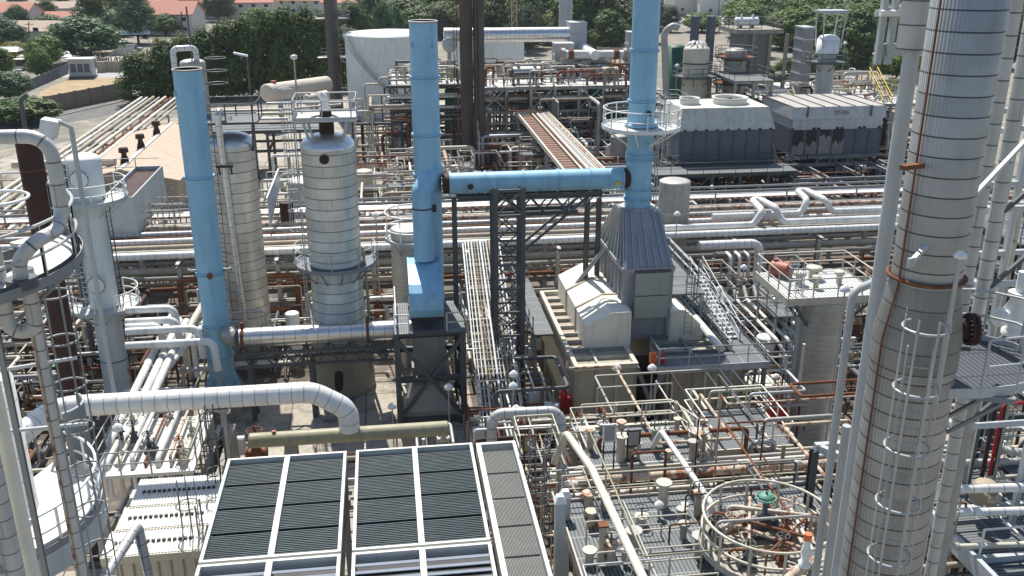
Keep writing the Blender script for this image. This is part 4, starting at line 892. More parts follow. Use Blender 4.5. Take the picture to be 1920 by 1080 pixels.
# tan shed
xa, xb = -31.0, -20.5; ya, yb_ = 82.0, 122.0
p0 = G(215, 318, 4.6); p1 = G(330, 232, 4.6)
rx = (p0.x + p1.x) / 2; ya, yb_ = p0.y, p1.y
t = T('tan_shed', 'long tan roofed shed with brown ridge vents left of left blue stack', 'shed', (rx, (ya + yb_) / 2, 0)); hw = 5.2
obj('wall', MB().bx(rx - hw, ya, 0, rx + hw, yb_, 3.4), M['tan'], t)
obj('roof', MB().hexa([(rx - hw - .4, ya - .3, 3.25), (rx - hw - .4, yb_ + .3, 3.25), (rx, yb_ + .3, 4.5), (rx, ya - .3, 4.5)], [(rx - hw - .4, ya - .3, 3.4), (rx - hw - .4, yb_ + .3, 3.4), (rx, yb_ + .3, 4.65), (rx, ya - .3, 4.65)]).hexa([(rx + .003, ya - .3, 4.5), (rx + .003, yb_ + .3, 4.5), (rx + hw + .4, yb_ + .3, 3.25), (rx + hw + .4, ya - .3, 3.25)], [(rx + .003, ya - .3, 4.65), (rx + .003, yb_ + .3, 4.65), (rx + hw + .4, yb_ + .3, 3.4), (rx + hw + .4, ya - .3, 3.4)]), M['roof_tan'], t)
obj('ridge_cap', MB().beam((rx, ya - .32, 4.68), (rx, yb_ + .32, 4.68), .35, .12), M['cream'], t)
obj('gable', MB().prism([(rx - hw, ya + .02, 3.4), (rx + hw, ya + .02, 3.4), (rx, ya + .02, 4.5)], (0, .15, 0)), M['tan'], t)
for k in (.13, .42, .74):
    c = V((rx - .35, ya + (yb_ - ya) * k, 4.35)); obj('roof_vent', MB().lathe(c, [(.5, 0), (.42, .5), (.26, 1.0), (.26, 1.25), (.5, 1.3), (.45, 1.75), (.2, 1.8)], 16), M['brown'], t)
# open metal bin on legs
a = A(238, 350, 72); t = T('metal_bin', 'open pale metal bin with brown inside on legs left of shed front', 'bin', (a.x, 72, 0)); z0, z1 = A(238, 415, 72).z, A(238, 345, 72).z
x0, x1 = A(205, 360, 70).x, A(262, 360, 70).x
for (f, g_) in (((x0, 68, z0), (x0 + .1, 78, z1)), ((x1 - .1, 68, z0), (x1, 78, z1)), ((x0 + .103, 68, z0), (x1 - .103, 68.1, z1)), ((x0 + .103, 77.9, z0), (x1 - .103, 78, z1))): obj('side_panel', MB().bx(*f, *g_), M['lgrey'], t)
obj('lining', MB().bx(x0 + .12, 68.12, z0 - .1, x1 - .12, 77.88, z1 - .35), M['brown'], t)
for x in (x0 + .2, x1 - .2):
    for y in (68.5, 77.5): obj('leg', MB().beam((x, y, 0), (x, y, z0 - .12), .25), M['lgrey'], t)
# ---------------- blue stacks ----------------
def blue_stack(name, label, c, r, z0, z1, flz, m=None):
    c = V((c[0], c[1], 0)); t = T(name, label, 'stack', c + V((0, 0, z0)), 'tall light blue stacks'); m = m or M['blue']
    obj('shell', MB().lathe(c, [(r, z0), (r, z1)], 48, caps=False), m, t)
    obj('lining', MB().lathe(c, [(r - .05, z1), (r - .05, z1 - 3), (.01, z1 - 3)], 40, caps=False), M['brown'], t)
    obj('lip', MB().ring(c + V((0, 0, z1)), r, .05, 48, 6), M['galv_r'], t)
    for z in flz:
        for k in (0, .12): obj('flange', MB().cyl(c + V((0, 0, z + k)), c + V((0, 0, z + k + .06)), r + .075, n=48), m, t)
    lg = MB()
    for a in range(4): lg.box(c + V(((r + .06) * math.cos(a * 1.57 + .6), (r + .06) * math.sin(a * 1.57 + .6), z1 - 1.2)), (.1, .1, .25), a * 1.57 + .6)
    obj('lifting_lug', lg, m, t); return t
# left
Y1 = 51.8; c1 = A(405, 600, Y1); zt = A(343, 130, Y1).z; fz = lambda px, py, Y: A(px, py, Y).z
b1 = blue_stack('blue_stack', 'leftmost light blue stack with flared base and open top', (c1.x, Y1), .73, 2.35, zt, (fz(355, 335, Y1), fz(388, 513, Y1), fz(398, 610, Y1), fz(403, 668, Y1)), M['blue'])
bc = V((c1.x, Y1, 0)); obj('base_skirt', MB().lathe(bc, [(1.05, .95), (1.03, 1.0), (.74, 2.4)], 40), M['bluedirty'], b1)
obj('plinth', MB().cyl(bc, bc + V((0, 0, .95)), 1.4, n=8, sm=False), M['concrete'], b1)
for k in range(8):
    a = k * .785 + .3; d = V((math.cos(a), math.sin(a), 0)); obj('gusset', MB().prism([bc + d * .8 + V((0, 0, 2.3)), bc + d * 1.04 + V((0, 0, .97)), bc + d * 1.3 + V((0, 0, .97))], V((-d.y, d.x, 0)) * .04), M['bluedirty'], b1)
obj('base_opening', MB().prism([bc + V((-.28, -1.02, 1.02)), bc + V((.28, -1.02, 1.02)), bc + V((0, -.84, 1.95))], (0, -.05, .0)), M['rust'], b1)
obj('port', MB().cyl(bc + V((.1, -.70, fz(384, 510, Y1) - .0)), bc + V((.1, -.82, fz(384, 510, Y1))), .17, n=14), M['rust'], b1)
for z in (fz(388, 505, Y1), fz(398, 605, Y1)):
    for s_ in (-1, 1): obj('nozzle', MB().cyl(bc + V((s_ * .7, -.1, z)), bc + V((s_ * 1.12, -.1, z)), .07, n=8).cyl(bc + V((s_ * 1.1, -.1, z)), bc + V((s_ * 1.16, -.1, z)), .13, n=10), M['galv_r'], b1)
# middle
Y2 = 52.6; c2 = A(798, 200, Y2); zt2 = A(795, 40, Y2).z; c2 = V((c2.x, Y2, 0))
b2 = blue_stack('blue_stack', 'middle light blue stack with an angled elbow duct on its side', (c2.x, Y2), .76, .4, zt2, (fz(797, 148, Y2), fz(799, 255, Y2), fz(800, 330, Y2)))
obj('base', MB().box((c2.x, c2.y, .2), (2.4, 2.4, .4)), M['concrete'], b2)
be = A(795, 360, Y2 - .5); bb = A(795, 478, 51.2)
dx_, dy_ = -.40, -1.25; zk_ = fz(785, 368, Y2 - 1.2)
obj('downcomer', MB().cyl((c2.x + dx_, Y2 + dy_, zk_ - .02), (c2.x + dx_, Y2 + dy_, bb.z - .3), .57, n=40), M['blue'], b2)
obj('elbow_duct', MB().tube([(c2.x + dx_, Y2 + dy_, zk_ - .05), (c2.x + dx_, Y2 + dy_, zk_ + .25), (c2.x + .35, Y2 + .1, zk_ + 1.35)], .575, 40, .05, True, 2), M['blue'], b2)
zz = fz(790, 390, 51.4); obj('joint_band', MB().cyl((c2.x + dx_, Y2 + dy_, zz), (c2.x + dx_, Y2 + dy_, zz + .07), .595, n=36), M['brown'], b2)
obj('hinge', MB().box((c2.x + .25, Y2 - 1.35, zz), (.2, .3, .35)), M['black'], b2)
# blue box below
pb = A(770, 600, 48.6); pt = A(770, 545, 48.6); xb0, xb1 = A(771, 600, 48.6).x, A(831, 600, 48.6).x; zb0 = pb.z; zb1 = pt.z; zb2 = A(800, 488, 51.6).z
t = T('blue_transition_box', 'light blue transition box with rounded lower front under middle stack', 'duct box', ((xb0 + xb1) / 2, 50.2, zb0)); pr = []
for k in range(7): a = R(15 * k); pr.append((48.6 + 1.1 - 1.1 * math.cos(R(90) - a) * 1.0, zb0 + 1.45 * (k / 6)))
prof = [(52.2, zb0), (48.85, zb0), (48.6, zb0 + .5), (48.7, zb0 + 1.0), (48.95, zb0 + 1.4), (49.4, zb0 + 1.75), (51.0, zb2), (52.2, zb2)]
bxm = MB().prism([(xb0, y, z) for y, z in prof], (xb1 - xb0, 0, 0)); bxm.sm = [False] * len(bxm.f); obj('casing', bxm, M['blue'], t)
rb = MB()
for x in (xb0, xb1): 
    for (y0, z0), (y1, z1) in zip(prof[1:], prof[2:]): rb.beam((x, y0, z0), (x, y1, z1), .1, .08)
obj('edge_flange', rb, M['blue'], t); obj('black_collar', MB().bx(xb0 - .05, 48.8, zb0 - .16, xb1 + .05, 52.2, zb0 - .003), M['black'], t)
# right
Y3 = 52.0; c3 = A(1195, 385, Y3); z3 = c3.z; c3 = V((c3.x + .0, Y3, 0))
b3 = blue_stack('blue_stack', 'right light blue stack with round white railed landing', (c3.x, Y3), .745, z3, 29, (fz(1198, 373, Y3), fz(1199, 355, Y3), fz(1200, 300, Y3), fz(1202, 290, Y3), fz(1207, 192, Y3), fz(1210, 97, Y3), 25.5))
obj('base_ring', MB().cyl((c3.x, Y3, z3 - .12), (c3.x, Y3, z3), 1.0, n=40), M['galv'], b3)
zp = fz(1206, 237, Y3); ringdeck(b3, (c3.x, Y3, zp), .85, 2.2, 0, 360, M['decklt'], .08, 40, 8, M['white']); rail(b3, arc((c3.x, Y3, zp), 2.15, 0, 352, 36), M['white'], r=.035, step=1.1)
obj('landing_collar', MB().ring((c3.x, Y3, zp + .12), .86, .1, 36), M['blue'], b3)
ladder(b3, (c3.x + 1.05, Y3 + .1, z3 + .2), zp - z3 + .9, R(5), M['lgrey']); 
obj('port', MB().cyl((c3.x + .2, Y3 - .7, zp + .85), (c3.x + .2, Y3 - .84, zp + .85), .16, n=12), M['black'], b3)
for k, (px, py) in enumerate(((1205, 285), (1200, 348), (1213, 272))): q = A(px, py, Y3 - .7); obj('latch', MB().box(q, (.25, .16, .2)), M['blue'], b3)
# crossover duct
yd = 52.0; p0, p1 = A(843, 344, yd), A(1166, 334, yd); zd = (p0.z + p1.z) / 2 + .0; dl, dr = p0.x, p1.x
t = T('crossover_duct', 'light blue horizontal duct joining the middle and right stacks', 'duct', ((dl + dr) / 2, yd, zd - .6))
obj('shell', MB().cyl((dl, yd, zd), (dr, yd, zd), .6, n=40), M['blue'], t)
for f in (0, .2, .42, .62, .81, 1): x = dl + (dr - dl) * f; obj('flange', MB().cyl((x - .04, yd, zd), (x + .04, yd, zd), .665, n=40), M['blue'], t)
for x in (dl - .2, dr + .2): obj('expansion_joint', MB().cyl((x - .18, yd, zd), (x + .18, yd, zd), .57, n=36), M['brown'], t)
obj('port', MB().cyl((A(880, 349, yd).x, yd - .58, zd - .05), (A(880, 349, yd).x, yd - .72, zd - .05), .17, n=14), M['black'], t)
obj('warning_tag', MB().box((A(1154, 342, yd).x, yd - .66, zd - .15), (.3, .05, .2)), M['yellow'], t)
# ---------------- dark lattice tower under the duct, bracket truss, posts ----------------
t = T('lattice_tower', 'dark green grey lattice tower under the blue crossover duct', 'steel tower', G(955, 765))
m = M['dsteel']; xl, xr = A(930, 560, 50).x, A(980, 560, 50).x; zt = A(955, 352, 50).z
for x in (xl, xr):
    for y in (50, 51.6): obj('column', MB().ibeam((x, y, 0), (x, y, zt), .26, .26, (0, 1, 0)), m, t)
nl = 9
for k in range(nl + 1):
    z = .2 + (zt - .35) * k / nl
    for y in (50, 51.6): obj('strut', MB().beam((xl, y, z), (xr, y, z), .12), m, t)
    if k < nl:
        z2 = .2 + (zt - .35) * (k + 1) / nl
        for y in (50, 51.6): obj('brace', MB().beam((xl, y - .04, z), (xr, y - .04, z2), .07), m, t); obj('brace', MB().beam((xr, y - .09, z), (xl, y - .09, z2), .07), m, t)
        obj('brace', MB().beam((xr, 50, z), (xr, 51.6, z2), .07), m, t)
t = T('bracket_truss', 'dark steel bracket truss running under the duct to the right stack', 'truss', A(1050, 385, 51)); zq = zd - .75
x0, x1 = dl + .4, A(1125, 360, 52).x
for y in (51.45, 52.55):
    obj('chord', MB().ibeam((x0, y, zq), (x1, y, zq), .2, .22), m, t); obj('chord', MB().ibeam((xl + .2, y, zq - 1.0), (A(1080, 400, 52).x, y, zq - 1.0), .18, .2), m, t)
    n = 12
    for k in range(n):
        a, b = x0 + (x1 - x0) * k / n, x0 + (x1 - x0) * (k + 1) / n; obj('web', MB().beam((a, y, zq - (.9 if k % 2 and a > xl else .1)), (b, y, zq - (.1 if k % 2 else (.9 if a > xl else .1))), .08), m, t)
    obj('knee', MB().beam((xr, y, zq - 3.4), (A(1100, 370, 52).x, y, zq - .1), .14), m, t)
for k in range(8): x = x0 + (x1 - x0) * k / 7; obj('cross_tie', MB().beam((x, 51.4, zq + .06), (x, 52.6, zq + .06), .12), m, t)
for px, yb, l in ((851, 52, 'dark post under the left end of the blue crossover duct'), (1102, 53.5, 'dark post left of the heater hood under the bracket truss'), (1124, 53.5, 'dark post touching the heater hood left edge')):
    x = A(px, 360, yb).x; t = T('steel_post', l, 'post', (x, yb, 0), 'dark posts under the crossover duct'); zz = fz(px, 372, yb) if px > 900 else zq - .12
    obj('shaft', MB().ibeam((x, yb, .03), (x, yb, zz), .28, .28, (0, 1, 0)), m, t); obj('foot', MB().box((x, yb, .015), (.6, .6, .03)), m, t)
# ---------------- frame with duct hopper ----------------
xf0, xf1 = A(744, 640, 48).x, A(868, 640, 48).x; zf = A(800, 622, 48).z
fr = T('support_frame', 'dark steel frame with crossed braces carrying the blue box', 'steel frame', ((xf0 + xf1) / 2, 50, 0))
for x in (xf0, xf1):
    for y in (48, 52.2): obj('column', MB().ibeam((x, y, 0), (x, y, zf - .003), .32, .32, (0, 1, 0)), M['dsteel'], fr)
for z in (zf - .15, zf * .52, .5):
    for y in (48, 52.2): obj('beam', MB().ibeam((xf0 + .16, y, z), (xf1 - .16, y, z), .25, .3), M['dsteel'], fr)
    for x in (xf0, xf1): obj('beam', MB().ibeam((x, 48.16, z - .004), (x, 52.04, z - .004), .25, .3), M['dsteel'], fr)
xm = (xf0 + xf1) / 2
for a, b in (((xf0, zf - .3), (xf1, .6)), ((xf1, zf - .3), (xf0, .6))): obj('brace', MB().beam((a[0], 47.95 - (.13 if a[0] < xm else 0), a[1]), (b[0], 47.95 - (.13 if a[0] < xm else 0), b[1]), .2), M['dsteel'], fr)
for x in (xf0, xf1): obj('brace', MB().beam((x, 48.2, zf - .4), (x, 52, zf * .52), .18), M['dsteel'], fr); obj('brace', MB().beam((x + .1, 52, zf - .4), (x + .1, 48.2, zf * .52), .18), M['dsteel'], fr); obj('brace', MB().beam((x, 48.2, zf * .5), (x, 52, .6), .18), M['dsteel'], fr)
dk1 = MB().bx(xf0 - .1, 47.7, zf, xb0 - .1, 52.4, zf + .06).bx(xb1 + .1, 47.7, zf, xf1 + .2, 52.4, zf + .06); obj('deck', dk1, M['grate'], fr)
rail(fr, [(xb0 - .15, 47.8, zf + .06), (xf0, 47.8, zf + .06), (xf0, 52.3, zf + .06)], M['white'], r=.04); rail(fr, [(xb1 + .15, 47.8, zf + .06), (xf1 + .15, 47.8, zf + .06), (xf1 + .15, 52.3, zf + .06)], M['beige'], r=.035)
hp_ = T('duct_hopper', 'dark grey duct hopper hanging inside the crossed brace frame', 'hopper', (xm, 50, .6)); X0, X1 = xb0 + .1, xb1 + .1
obj('upper_duct', MB().bx(X0, 48.7, 2.6, X1, 51.6, zf - .35), paint('hopper plate', (.22, .23, .23), .5, 0, .35, .05, .4), hp_)
obj('collar', MB().bx(X0 - .12, 48.58, 2.36, X1 + .12, 51.7, 2.597), M['mgrey'], hp_)
obj('lower_duct', MB().hexa([V((X0 - .5, 48.4, .75)), V((X1 + .4, 48.4, .75)), V((X1 + .4, 51.8, .75)), V((X0 - .5, 51.8, .75))], [V((X0, 48.7, 2.357)), V((X1, 48.7, 2.357)), V((X1, 51.6, 2.357)), V((X0, 51.6, 2.357))]), M['hood'], hp_)
obj('base', MB().bx(X0 - .7, 48.2, 0, X1 + .6, 52, .747), M['panel'], hp_)
# bright banded duct + its truss
ys = 50.6; pa, pb2 = A(432, 634, ys), A(752, 618, ys); zs = (pa.z + pb2.z) / 2
t = T('banded_duct', 'bright banded aluminium duct running from left blue stack to brace frame', 'duct', ((pa.x + pb2.x) / 2, ys, zs - .55)); obj('shell', MB().cyl((pa.x + .5, ys, zs), (pb2.x + .8, ys, zs), .55, n=40), M['shiny'], t)
obj('stack_branch', MB().tube([(pa.x + .45, ys, zs), (pa.x - .1, ys + .3, zs), (c1.x + .6, Y1 - .1, zs)], .5, 24, .6), M['galv_r'], t)
for px in (455, 690): x = A(px, 625, ys).x; obj('joint_ring', MB().cyl((x - .08, ys, zs), (x + .08, ys, zs), .64, n=30), M['rust'], t); obj('joint_valve', MB().cyl((x, ys, zs + .5), (x, ys, zs + .9), .09, n=8), M['rust'], t)
t = T('duct_truss', 'dark steel truss bridge under the bright banded duct', 'truss', ((pa.x + pb2.x) / 2, ys, zs - 1.6)); x0, x1 = pa.x + .5, xf0 - .2
for y in (ys - .6, ys + .6):
    for z in (zs - .75, zs - 1.55): obj('chord', MB().beam((x0, y, z), (x1, y, z), .14), M['dsteel'], t)
    for k in range(14): a, b = x0 + (x1 - x0) * k / 14, x0 + (x1 - x0) * (k + 1) / 14; obj('web', MB().beam((a, y, zs - (1.55 if k % 2 else .75)), (b, y, zs - (.75 if k % 2 else 1.55)), .08), M['dsteel'], t)
for k in range(8): x = x0 + (x1 - x0) * k / 7; obj('cross_tie', MB().beam((x, ys - .7, zs - .68), (x, ys + .7, zs - .68), .1), M['dsteel'], t)
for px in (470, 585): x = A(px, 680, ys).x; obj('leg', MB().ibeam((x, ys - .5, 0), (x, ys - .5, zs - 1.63), .26, .26), M['dsteel'], t); obj('leg', MB().ibeam((x, ys + .5, 0), (x, ys + .5, zs - 1.63), .26, .26), M['dsteel'], t)
# ---------------- domed banded vessel ----------------
YV2 = 54.2; cv = A(630, 500, YV2); cv = V((cv.x, YV2, 0)); zd2 = A(617, 272, 54.2).z; r2 = 1.53
v2 = T('domed_vessel', 'broad silver banded vessel with shiny dome and railed top', 'vessel', cv)
zs2 = A(650, 700, 52.6).z
obj('skirt', MB().lathe(cv, [(1.95, 0), (1.93, .9), (1.68, 2.3), (1.62, 3.4)], 48), paint('skirt fireproofing', (.31, .285, .23), .8, 0, .5, .08, .5), v2)
for k in (1,): a = R(-95 + (k - 1) * 62); d = V((math.cos(a), math.sin(a), 0)); w_ = V((-d.y, d.x, 0)); q = cv + d * 1.92; obj('skirt_opening', MB().prism([q + w_ * (.26 * math.cos(j * .5236)) + V((0, 0, 1.05 + (.45 if math.sin(j * .5236) >= 0 else -.35) + .26 * math.sin(j * .5236))) for j in range(12)], -d * .3).prism([q + d * .08 + w_ * (.2 * math.cos(j * .5236)) + V((0, 0, 1.05 + (.45 if math.sin(j * .5236) >= 0 else -.35) + .2 * math.sin(j * .5236))) for j in range(12)], -d * .1), M['black'], v2)
obj('shell', MB().lathe(cv, [(1.6, 3.4), (r2, 3.45), (r2, zd2)], 64), M['alu_big'], v2)
obj('head', MB().lathe(cv + V((0, 0, zd2)), [(r2 + .03, -.05), (r2 + .03, 0)] + dome(r2, .003, .92)[1:], 64), paint('bright dome aluminium', (.66, .69, .72), .3, .75, .3, 0, .2), v2)
obj('manway', MB().cyl(cv + V((-.15, -r2 + .05, A(617, 298, 52.7).z)), cv + V((-.15, -r2 - .16, A(617, 298, 52.7).z)), .27, n=20), M['brown'], v2)
ztp = A(612, 232, 54.2).z + .45; q = V((cv.x, YV2, ztp))
for sx in (-1, 1):
    for sy in (-1, 1): obj('platform_leg', MB().beam(cv + V((sx * .95, sy * .95, zd2 + .5)), q + V((sx * 1.2, sy * 1.2, -.1)), .12), M['lgrey'], v2)
obj('deck', MB().bx(q.x - 1.75, q.y - 1.5, q.z - .1, q.x + 1.75, q.y + 1.5, q.z), M['decklt'], v2); obj('deck_hole', MB().lathe((q.x - .05, q.y - .7, q.z), [(.75, .002), (.75, .06), (.6, .065), (.6, .004)], 24, caps=False), M['black'], v2)
rail(v2, [(q.x - 1.7, q.y - 1.45, q.z), (q.x + 1.7, q.y - 1.45, q.z), (q.x + 1.7, q.y + 1.45, q.z), (q.x - 1.7, q.y + 1.45, q.z)], M['lgrey'], closed=True, r=.035, toe=.18)
obj('vent_nozzle', MB().lathe(cv + V((0, 0, zd2 + .7)), [(.42, 0), (.42, .65), (.6, .68), (.6, .95), (.35, 1.0), (.3, 1.3)], 20), M['brown'], v2); obj('vent_pipe', MB().tube([cv + V((0, -.1, zd2 + 1.9)), cv + V((0, -.1, zd2 + 2.7)), cv + V((-.25, -.1, zd2 + 2.9))], .2, 14), M['white'], v2)
zp = A(640, 512, 52).z; ringdeck(v2, cv + V((0, 0, zp)), r2 + .02, r2 + .85, 150, 385, M['deckplate'], brackets=8, bm=M['mgrey']); rail(v2, arc(cv + V((0, 0, zp)), r2 + .82, 150, 385, 26), M['lgrey'], r=.03, toe=.15)
ladder(v2, cv + V((-r2 - .18, -.5, zp)), ztp - zp + .9, R(198), M['lgrey']); ladder(v2, cv + V((-r2 - .25, -.8, .1)), zp, R(205), M['lgrey'], False)
obj('side_pipe', MB().tube([cv + V((r2 + .12, -.6, zp + 1)), cv + V((r2 + .25, -.6, zp - 2)), cv + V((r2 + .25, -.6, .3))], .09, 8), M['olive'], v2)
# ---------------- tall banded column ----------------
Yc = 59; cc = A(462, 560, Yc); cc = V((cc.x, Yc, 0)); zc = A(428, 268, Yc).z; rc = 1.42
v1 = T('banded_column', 'tall silver banded column just right of the left blue stack', 'column', cc)
obj('skirt', MB().lathe(cc, [(rc + .1, 0), (rc + .08, 1.4)], 40), M['conc_d'], v1); obj('shell', MB().lathe(cc, [(rc, 1.4), (rc, zc)], 60), M['alu_big'], v1)
obj('head', MB().lathe(cc + V((0, 0, zc)), [(rc + .03, -.05), (rc + .03, 0)] + dome(rc, .003, .95)[1:], 56), paint('bright dome jacket', (.62, .65, .68), .32, .7, .3, 0, .2), v1)
q = V((cc.x + .2, Yc, A(420, 222, Yc).z)); obj('deck', MB().bx(q.x - 1.7, q.y - 1.5, q.z - .1, q.x + 1.7, q.y + 1.5, q.z), M['dsteel'], v1); rail(v1, [(q.x - 1.65, q.y - 1.45, q.z), (q.x + 1.65, q.y - 1.45, q.z), (q.x + 1.65, q.y + 1.45, q.z), (q.x - 1.65, q.y + 1.45, q.z)], M['dsteel'], closed=True, r=.04)
for sx in (-1, 1): obj('platform_leg', MB().beam(q + V((sx * 1.4, -1.3, -.1)), cc + V((sx * rc * .98, -.5, zc - .4)), .13), M['dsteel'], v1)
ladder(v1, cc + V((-.9, -1.5, 2)), q.z - 1.2, R(-100), M['dsteel'], False)
pp = [A(410, 198, 57), A(412, 206, 57.1)]; xq = A(412, 300, 57.3)
pipe([A(418, 214, 58.5), A(408, 204, 57.3), (A(410, 240, 57.4).x, 57.4, A(410, 240, 57.4).z), (A(458, 600, 57.4).x, 57.4, A(458, 600, 57.4).z)], .2, M['shiny'], '', label='bright downcomer pipe strapped on the front of tall banded column', n=14, bend=.4)
o = V((A(421, 312, 57.2).x, 57.15, A(421, 312, 57.2).z)); tag(obj('pipe_clamp', MB().box(o, (1.0, .12, .12)).beam(o + V((-.35, 0, 0)), o + V((-.3, 0, -.5)), .09).beam(o + V((.35, 0, 0)), o + V((.4, 0, -.5)), .09), M['black']), 'black clamp bracket on the bright downcomer pipe', 'clamp')
# bent vent pipe and jumble on the top of the left stack rear: vessel behind
q = A(350, 118, 60); t = banded((q.x + .25, 60.5, 0), .75, A(352, 118, 60.5).z, 'slim column hidden behind the left blue stack with bent white vent', M['alu_dull'], M['galv'], (), 'column', 'slim_column', .6)
qq = V((q.x + .25, 60.5, A(352, 116, 60.5).z)); obj('vent_pipe', MB().tube([qq + V((.3, -.2, 0)), qq + V((.3, -.2, .85)), qq + V((-.95, -.6, .85)), qq + V((-.95, -.6, -1))], .17, 12, .3), M['white_j'], t)
for k in range(3): obj('cage_hoop', MB().ring(qq + V((1.35, 0, .2 - k * .75)), .62, .035, 20, 4), M['dsteel'], t)
obj('mast', MB().cyl(qq, qq + V((0, 0, 3.2)), .05, n=6), M['dsteel'], t)
# banded drums peeking between: small vessel behind stack2 and silver one left of vessel 2
q = A(765, 470, 57); cz = A(765, 432, 57).z; sv2 = banded((q.x, 57.5, 0), 1.05, cz, 'silver banded vessel half hidden left of the middle blue stack foot', M['alu_dull'], M['galv'], (), 'vessel', 'banded_vessel', .25)
for z in (cz + .1, cz + 1.1): obj('hoop_rail', MB().ring((q.x + .4, 57.4, z), 1.75, .05, 36, 5), M['white'], sv2)
for k in range(9): a = k * .7; obj('hoop_post', MB().cyl((q.x + .4 + 1.75 * math.cos(a), 57.4 + 1.75 * math.sin(a), cz - .6), (q.x + .4 + 1.75 * math.cos(a), 57.4 + 1.75 * math.sin(a), cz + 1.1), .035, n=5), M['white'], sv2)
ringdeck(sv2, (q.x + .4, 57.4, cz - .6), 1.1, 1.78, 0, 360, M['galv'], brackets=4)
q = A(572, 330, 76); banded((q.x, 76, 0), 1.4, A(572, 340, 76).z, 'silver domed vessel left of the domed banded vessel', M['alu_dull'], M['galv'], (3, 5), 'vessel', 'small_vessel', .5)
q = A(538, 400, 70); t = T('brown_drum', 'small upright dark brown drum left of the domed banded vessel', 'drum', (q.x, 70, A(538, 420, 70).z)); obj('shell', MB().lathe((q.x, 70, A(538, 420, 70).z), [(.5, 0), (.5, 1.6), (.53, 1.62), (.5, 1.7)], 24), M['brown'], t); obj('stand', MB().box((q.x, 70, A(538, 420, 70).z / 2), (.8, .8, A(538, 420, 70).z - .01)), M['galv_r'], t)
a, b = A(498, 385, 68), A(522, 320, 74); t = T('leaning_panel', 'pale leaning sheet panel between tall column and domed vessel', 'panel', (a.x, 70, a.z)); obj('sheet', MB().prism([A(500, 372, 67), A(522, 318, 74), A(524, 350, 74), A(506, 425, 67)], (.06, 0, .0)), M['lgrey'], t); obj('frame_bar', MB().beam(A(500, 372, 66.95), A(522, 317, 74), .1), M['white'], t)
# ---------------- white manway vessel ----------------
Yw = 54.8; cw = A(222, 735, Yw); zw0 = 0; ca = A(155, 300, Yw)
cw = V((A(190, 520, Yw).x, Yw, 0)); wv = T('white_vessel', 'slim white vessel with round manways and two railed landings', 'vessel', cw)
obj('base', MB().lathe(cw, [(1.0, 0), (1.0, .15), (.86, .2), (.8, .9)], 36), M['vwhite'], wv)
zk = A(180, 395, Yw).z; zt = A(156, 300, Yw).z
obj('shell', MB().lathe(cw, [(.8, .9), (.8, zk), (.93, zk + .4), (.93, zt)], 48), M['vwhite'], wv); obj('head', MB().lathe(cw + V((0, 0, zt)), [(.93, 0)] + dome(.93, .003, .8)[1:], 48), M['white'], wv)
zsm = A(210, 672, Yw).z; obj('seam_band', MB().cyl(cw + V((0, 0, zsm)), cw + V((0, 0, zsm + .06)), .815, n=48), M['dsteel'], wv)
for (px, py) in ((152, 335), (186, 532)):
    z = A(px, py, Yw - .8).z; q = cw + V((-.02, -.85, z)); obj('manway', MB().cyl(q, q + V((0, -.22, 0)), .52, n=28).cyl(q + V((0, -.22, 0)), q + V((0, -.3, 0)), .45, n=28), M['white'], wv); bl = MB()
    for k in range(20): a = k * .314; bl.cyl(q + V((.49 * math.cos(a), -.2, .49 * math.sin(a))), q + V((.49 * math.cos(a), -.28, .49 * math.sin(a))), .035, n=5)
    obj('bolt_ring', bl, M['dsteel'], wv)
for z, rr, a0, a1 in ((A(165, 372, Yw).z, .93, -200, 60), (A(195, 572, Yw).z, .8, -190, 70)):
    ringdeck(wv, cw + V((0, 0, z)), rr, rr + 1.15, a0, a1, M['decklt'], brackets=6, bm=M['lgrey']); rail(wv, arc(cw + V((0, 0, z)), rr + 1.1, a0, a1, 30), M['white'], r=.035, step=1.1, toe=.15)
ladder(wv, cw + V((-.75, -.75, A(195, 572, Yw).z)), zt - A(195, 572, Yw).z, R(-130), M['lgrey']); ladder(wv, cw + V((.98, -.2, .2)), A(165, 372, Yw).z, R(-12), M['dsteel'], False)
obj('side_pipe', MB().tube([cw + V((-1.0, .1, zt - .2)), cw + V((-1.15, .1, zt - 1)), cw + V((-1.15, .1, 3))], .18, 10), M['dsteel'], wv)
# dark brown column
cb = A(90, 480, 38); cb = V((cb.x, 38, 0)); zb_ = A(60, 262, 38).z; bc2 = T('brown_column', 'dark rust brown column behind the bent grey riser pipe', 'column', cb); obj('shell', MB().lathe(cb, [(.45, 0), (.45, zb_)], 36), M['brown'], bc2); obj('cap', MB().lathe(cb + V((0, 0, zb_)), [(.52, 0), (.52, .1)] + dome(.5, .1, .5), 30), M['tan'], bc2); obj('seam', MB().cyl(cb + V((0, 0, A(75, 318, 38).z)), cb + V((0, 0, A(75, 318, 38).z + .05)), .465, n=36), M['rust'], bc2); obj('vent', MB().tube([cb + V((0, 0, zb_ + .4)), cb + V((0, 0, zb_ + 1.5)), cb + V((.3, 0, zb_ + 1.7))], .09, 8), M['dsteel'], bc2)
